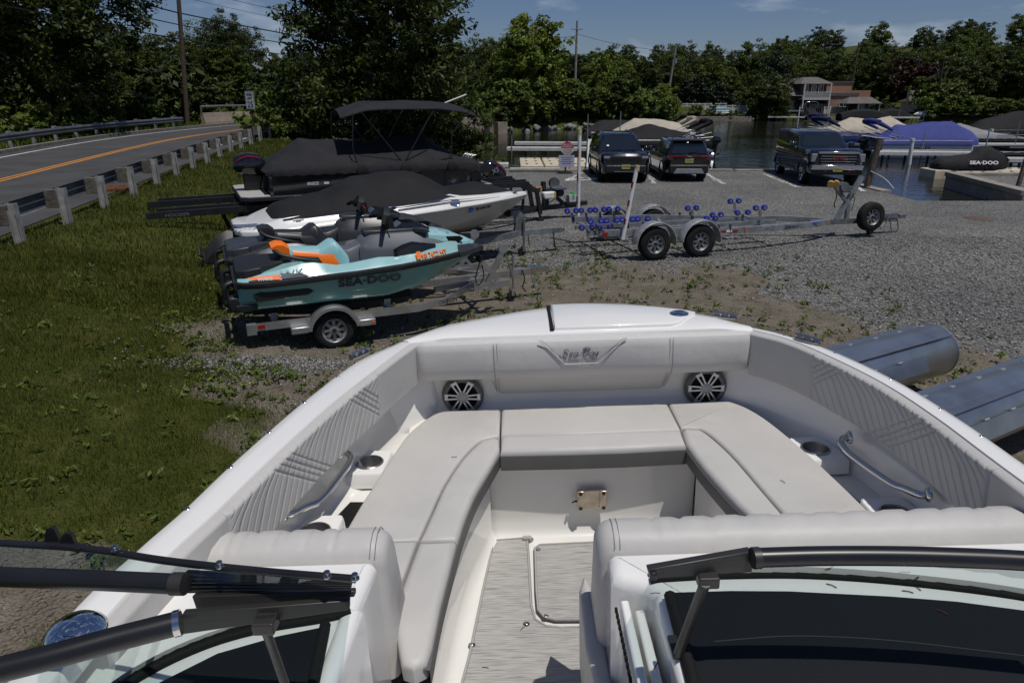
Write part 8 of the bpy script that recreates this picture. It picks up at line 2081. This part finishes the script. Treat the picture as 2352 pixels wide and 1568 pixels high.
# broad trees on the left beyond the road
cmL = crown_mesh('crown', 21, 760, 56, 7.4, 14.5, 2.2, .20, ML_DARK, 1.0, hollow=.35, irregular=.2)
tmL = trunk_mesh('trunk', 22, 13, .45, 6, 2.5, 12, 12)
place_tree('broad_tree', 'broad dark tree standing closest beyond the far guardrail', cmL, tmL, -26.8, 42.0, 0, .80)
place_tree('broad_tree', 'broad dark tree at the left edge of the photo', cmL, tmL, -34.5, 40.0, 2.1, .95)
place_tree('broad_tree', 'broad tree set back behind the lawn across the road', cmL, tmL, -45.0, 56.0, 4.0, .80)
place_tree('broad_tree', 'broad tree behind the brown utility pole', cmL, tmL, -31.0, 80.0, 5.0, .52)
place_tree('broad_tree', 'broad tree between the brown utility pole and the bridge', cmL, tmL, -17.5, 90.0, 1.2, .48)
LG = 'trees across the road on the left'
for k, (x, y, i, s) in enumerate(sorted(((-52, 74, 1, .75), (-45, 84, 0, .72), (-39, 78, 3, .66), (-35, 92, 2, .70), (-24, 97, 4, .72), (-20, 103, 0, .74), (-10, 106, 1, .72), (-60, 66, 3, .9), (-55, 58, 2, .9), (-46, 66, 1, .66), (-6, 98, 3, .62), (-36, 66, 4, .46), (-27, 84, 0, .60), (-52, 46, 3, .9), (-48, 95, 2, .8), (-41, 100, 1, .78), (-30, 104, 3, .76), (-15, 97, 2, .62), (-13, 112, 0, .78), (-23, 86, 1, .62), (-42, 70, 0, .75), (-37, 74, 1, .72), (-33, 71, 3, .62), (-29, 77, 2, .62), (-47, 75, 3, .8), (-26, 92, 3, .7), (-50, 62, 0, .8), (-38, 86, 1, .8)), key=lambda q: q[0] / q[1])):
    place_tree('woodland_tree', ORD(k) + ' tree from the left in the dark woodland across the road', *FAR[i], x, y, rt.uniform(0, 6), s * (.72 if x > -50 else .8), LG)
# lime green tree on the far bank
cmY = crown_mesh('crown', 31, 420, 44, 4.4, 10.4, -.4, .27, ML_LIME, .85, hollow=.4, irregular=.25)
place_tree('lime_tree', 'bright lime green tree on the water bank, left of the grey pole', cmY, trunk_mesh('trunk', 32, 8.5, .22, 3.8, .5, 9, 9), 2.0, 90.5, 0)
place_tree('lime_tree', 'smaller yellow green tree on the bank, right of the grey pole with crossarm', cmY, None, 12.5, 96.0, 2.0, .62)
place_tree('lime_tree', 'low yellow green tree on the bank near the leaning pole', cmY, None, 21.0, 100.0, 4.0, .52)
TG = 'trees of the wooded shore and hill'
n_ = 0
def far_tree(x, y, i, s, lab, zs=1.0): place_tree('woodland_tree', lab, *FAR[i], x, y, rt.uniform(0, 6), s, TG, zs)
for k in range(14):
    x = -8 + 4.0 * k + rt.uniform(-1.2, 1.2); far_tree(x * (1.0), 128 + rt.uniform(-4, 8) + (6 if x > 26 else 0), rt.choice((0, 1, 2, 3, 4)), rt.uniform(.66, .84), ORD(k) + ' tree from the left in the front rank of the wooded far shore')
for k in range(18):
    x = -14 + 6.2 * k + rt.uniform(-2, 2); far_tree(x, 165 + rt.uniform(-6, 14), rt.choice((0, 1, 2, 3)), rt.uniform(.74, .9), ORD(k) + ' tree from the left in the second rank of the wooded far shore')
for k in range(16):
    x = 58 + 6.0 * k + rt.uniform(-2, 2); far_tree(x, 160 + rt.uniform(-6, 10), rt.choice((1, 3, 1, 2, 0)), rt.uniform(.78, .95), ORD(k) + ' dark tree from the left on the slope behind the shore houses')
for k in range(20):
    x = 40 + 8.0 * k + rt.uniform(-3, 3); far_tree(x, 195 + rt.uniform(-8, 12), rt.choice((1, 3, 2, 0)), rt.uniform(.8, 1.0), ORD(k) + ' tree from the left higher up the wooded hill')
for k in range(18):
    x = 20 + 12 * k + rt.uniform(-4, 4); far_tree(x, 238 + rt.uniform(-8, 14), rt.choice((1, 3, 2, 0)), rt.uniform(.82, 1.0), ORD(k) + ' tree from the left along the crest of the wooded hill')
for (x, y, i, s, lab) in ((43.4, 122.6, 1, .74, 'big dark tree at the left end of the two storey house'), (46.0, 129, 5, .95, 'tall dark conifer rising behind the two storey house'), (84, 137, 3, .85, 'dark tree behind the small house on the right shore'), (95, 134, 1, .9, 'dark tree at the right edge of the far shore'), (104, 138, 3, 1.0, 'dark tree beyond the right shore'), (113, 132, 1, 1.0, 'dark tree beyond the right edge of the lake'), (88, 146, 2, .9, 'tall tree behind the roof of the small house')):
    far_tree(x, y, i, s, lab)
place_tree('russet_tree', 'dark russet leaved tree behind the pavilion', crown_mesh('crown', 41, 160, 34, 4.0, 7.5, 1.2, .42, ML_RED, .95), FAR[0][1], 77.0, 139, 0, 1.0)
place_tree('round_tree', 'round green tree between the pavilion and the small house', crown_mesh('crown', 42, 220, 40, 4.0, 5.4, .2, .30, ML_MID, .8, hollow=.4), FAR[0][1], 72.5, 123.5, 0, 1.0)
# clipped conifers behind the white fence
cmT = crown_mesh('crown', 51, 130, 34, 1.15, 4.4, .1, .22, ML_CONI, .42, hollow=.3)
tmT = trunk_mesh('trunk', 52, 3, .06, .8, .2, 3, 4)
for k in range(9):
    place_tree('arborvitae', ORD(k) + ' narrow conifer from the left in the hedge behind the white fence', cmT, tmT, 30.5 + 1.5 * k, 127.5, k, rt.uniform(.9, 1.1), 'conifers in the hedge row')
# shrubs on the banks
BGp = 'shrubs along the banks'
SH = [(('low bush on the rocky bank of the water',), 26, lambda k: (-6 + 1.05 * k + rt.uniform(-.4, .4), float(np.interp(-6 + 1.05 * k, [-6, -2.5, 5, 10, 18, 22], [73.5, 77.5, 87.5, 89.5, 92.5, 106])) + rt.uniform(0, 2))),
      (('leafy bush at the end of the guardrail below the speed sign',), 9, lambda k: (-13.0 + .85 * k + rt.uniform(-.4, .4), 37.5 + rt.uniform(-1.2, 2.5))),
      (('weedy bush behind the far guardrail across the road',), 18, lambda k: (-22.2 - .12 * k - rt.uniform(0, 2.5), 14 + 2.1 * k + rt.uniform(-.8, .8))),
      (('bush along the grassy shore below the small house',), 15, lambda k: (70 + 2.1 * k, 118.6 + rt.uniform(-.6, .8))),
      (('dark bush under the trees across the road',), 16, lambda k: (-54 + 2.6 * k + rt.uniform(-.8, .8), 57 + rt.uniform(-3, 5)))]
for labs, cnt, f in SH:
    for k in range(cnt):
        x, y = f(k); i = rt.choice((0, 1, 2, 1)) if 'dark' not in labs[0] else 2
        place_tree('bush', ORD(k) + ' ' + labs[0], *BUSH[i], x, y, rt.uniform(0, 6), rt.uniform(.8, 1.5) * (.6 if 'far guardrail' in labs[0] else .75 if 'guardrail' in labs[0] else 1.15), BGp, 1.0, 'bush')
for (x, y, i, s, lab) in ((62.5, 121.3, 2, .9, 'small dark red shrub beside the pavilion'), (40.5, 121.6, 2, .8, 'clipped green shrub at the end of the fence'), (55.0, 121.0, 0, .6, 'low hedge shrub in front of the two storey house'), (57.5, 121.0, 0, .6, 'low hedge shrub right of the docked boat'), (60.0, 121.0, 0, .6, 'low hedge shrub left of the pavilion'), (31, 121.8, 1, .7, 'low shrub on the planted wall by the fence'), (34, 121.8, 1, .7, 'second low shrub on the planted wall'), (37, 121.8, 1, .7, 'third low shrub on the planted wall')):
    place_tree('shrub', lab, *BUSH[i], x, y, rt.uniform(0, 6), s, None, 1.0, 'shrub')

# ------------------------------------------------------------------ grass, weeds, pebbles
def blades(g, n, xr, yr, maskf, hmin, hmax, w, power=1.0):
    x = g.uniform(*xr, n); y = yr[0] + (yr[1] - yr[0]) * g.uniform(0, 1, n) ** power
    k = g.uniform(0, 1, n) < maskf(x, y); x, y = x[k], y[k]; n = len(x)
    z = height(x, y); h = g.uniform(hmin, hmax, n) * (1 + .35 * wob(x, y, 2.1)); a = g.uniform(0, 6.28, n); lean = g.uniform(.15, .75, n) * h; la = g.uniform(0, 6.28, n)
    ww = w * g.uniform(.7, 1.3, n) * (1 + y * .05)
    dx, dy = np.cos(a) * ww, np.sin(a) * ww
    V = np.stack([np.stack([x - dx, y - dy, z - .01], 1), np.stack([x + dx, y + dy, z - .01], 1), np.stack([x + np.cos(la) * lean, y + np.sin(la) * lean, z + h], 1)], 1).reshape(-1, 3)
    patch = .5 + .22 * wob(x, y, .7) + .18 * wob(x + 7, y - 3, 2.4)
    sh = np.repeat(np.clip(patch + g.normal(0, .2, n), 0, 1), 3)
    return V, np.arange(3 * n).reshape(n, 3), sh
def road_clear(x, y): return (seg_dist(x, y, RP)[0] > 4.35)
g = np.random.default_rng(77)
gm1 = lambda x, y: grass_mask(x, y) * (.55 + .45 * (wob(x, y, 1.3) > -.5)) * road_clear(x, y)
B1 = blades(g, 260000, (-9.5, -1.2), (1.8, 12), gm1, .025, .085, .0028)
B2 = blades(g, 150000, (-15, -3.5), (9, 40), gm1, .05, .12, .006, 1.2)
V = np.concatenate([B1[0], B2[0]]); F = np.concatenate([B1[1], B2[1] + len(B1[0])]); sh = np.concatenate([B1[2], B2[2]])
me = mesh_np('lawn_grass', V, F, [ML_GRASS]); a = me.attributes.new('shade', 'FLOAT', 'POINT'); a.data.foreach_set('value', sh.astype(np.float32))
tag(link('lawn_grass', me), 'mown green lawn grass on the bank left of the boats', 'grass', kind='stuff')
B3 = blades(g, 40000, (-34, -15), (8, 62), lambda x, y: (seg_dist(x, y, RP)[0] > 5.0) * 1.0, .08, .35, .02)
me = mesh_np('verge_grass', B3[0], B3[1], [ML_WEED]); a = me.attributes.new('shade', 'FLOAT', 'POINT'); a.data.foreach_set('value', B3[2].astype(np.float32))
tag(link('verge_grass', me), 'long grass on the verge behind the far guardrail', 'grass', kind='stuff')
# broad leaved weeds: rosettes and upright sprigs
def weeds(g, n, xr, yr, maskf, r0, r1, per, size, hgt):
    x = g.uniform(*xr, n); y = g.uniform(*yr, n); k = g.uniform(0, 1, n) < maskf(x, y); x, y = x[k], y[k]
    z = height(x, y); rr = g.uniform(r0, r1, len(x))
    C = np.stack([x, y, z + rr * hgt], 1)
    return leaves(g, C, rr, per, size, 2.4, .7)
def weed_edge(x, y):
    gme_ = grass_mask(x, y); return np.clip(1 - np.abs(gme_ - .45) * 2.2, 0, 1) * (wob(x, y, 1.9) > -.25) * .9 + .10 * (gme_ > .6)
W1 = weeds(g, 5200, (-7, -.9), (1.8, 13), weed_edge, .03, .11, 10, .030, .5)
def weed_lot(x, y): return np.clip(.34 + .55 * wob(x, y, 1.1) + .3 * wob(x, y, 3.1), 0, 1) * sstep(16.5, 13, y) * sstep(8, 4.5, x + .25 * (y - 9)) * (1 - grass_mask(x, y))
W2 = weeds(g, 3400, (-4.5, 8.5), (6.5, 16.5), weed_lot, .02, .09, 10, .026, .7)
def weed_sprig(x, y): return weed_lot(x, y) * .7 + .25 * weed_edge(x, y)
W3 = weeds(g, 900, (-5.5, 7.5), (4.5, 15.5), weed_sprig, .05, .12, 16, .032, 1.3)
vs_, fs_, ss_, o = [], [], [], 0
for V, F, s_ in (W1, W2, W3): vs_.append(V); fs_.append(F + o); ss_.append(s_); o += len(V)
me = mesh_np('weeds', np.concatenate(vs_), np.concatenate(fs_), [ML_WEED]); a = me.attributes.new('shade', 'FLOAT', 'POINT'); a.data.foreach_set('value', np.concatenate(ss_).astype(np.float32))
tag(link('weeds', me), 'low broad leaved weeds growing through dirt and gravel', 'weeds', kind='stuff')
# loose stones of the gravel
def pebbles(g, n, xr, yr, maskf, s0, s1):
    x = g.uniform(*xr, n); y = g.uniform(*yr, n); k = g.uniform(0, 1, n) < maskf(x, y); x, y = x[k], y[k]; n = len(x)
    z = height(x, y); s = g.uniform(s0, s1, n)
    base = np.array([(1, 0, 0), (0, 1, 0), (-1, 0, 0), (0, -1, 0), (0, 0, .75), (0, 0, -.5)], float)
    V = base[None] * (s[:, None, None] * g.uniform(.6, 1.3, (n, 6, 1))); a = g.uniform(0, 6.28, n)
    c, s_ = np.cos(a)[:, None], np.sin(a)[:, None]
    V = np.stack([V[:, :, 0] * c - V[:, :, 1] * s_, V[:, :, 0] * s_ + V[:, :, 1] * c, V[:, :, 2]], 2) + np.stack([x, y, z + s * .2], 1)[:, None]
    f = np.array([(0, 1, 4), (1, 2, 4), (2, 3, 4), (3, 0, 4), (1, 0, 5), (2, 1, 5), (3, 2, 5), (0, 3, 5)])
    F = (f[None] + (np.arange(n) * 6)[:, None, None]).reshape(-1, 3)
    return V.reshape(-1, 3), F, np.repeat(g.uniform(0, 1, n), 6)
PB = [pebbles(g, 26000, (-5.2, -1.6), (6.6, 9.4), lambda x, y: (gravel_mask(x, y) * .9 + .06) * (1 - .92 * grass_mask(x, y)), .008, .026), pebbles(g, 26000, (-2, 14), (7, 16.5), lambda x, y: gravel_mask(x, y) * .8 + .12, .010, .030), pebbles(g, 500, (-4.0, -2.2), (2.8, 5.0), lambda x, y: (1 - grass_mask(x, y)) * .5, .006, .018)]
vs_, fs_, ss_, o = [], [], [], 0
for V, F, s_ in PB: vs_.append(V); fs_.append(F + o); ss_.append(s_); o += len(V)
me = mesh_np('gravel', np.concatenate(vs_), np.concatenate(fs_), [leaf_material('gravel_stone', (.07, .07, .072), (.15, .148, .14), (.36, .34, .32), 0.0)])
a = me.attributes.new('shade', 'FLOAT', 'POINT'); a.data.foreach_set('value', np.concatenate(ss_).astype(np.float32))
tag(link('gravel', me), 'loose grey gravel stones scattered over the lot', 'gravel', kind='stuff')
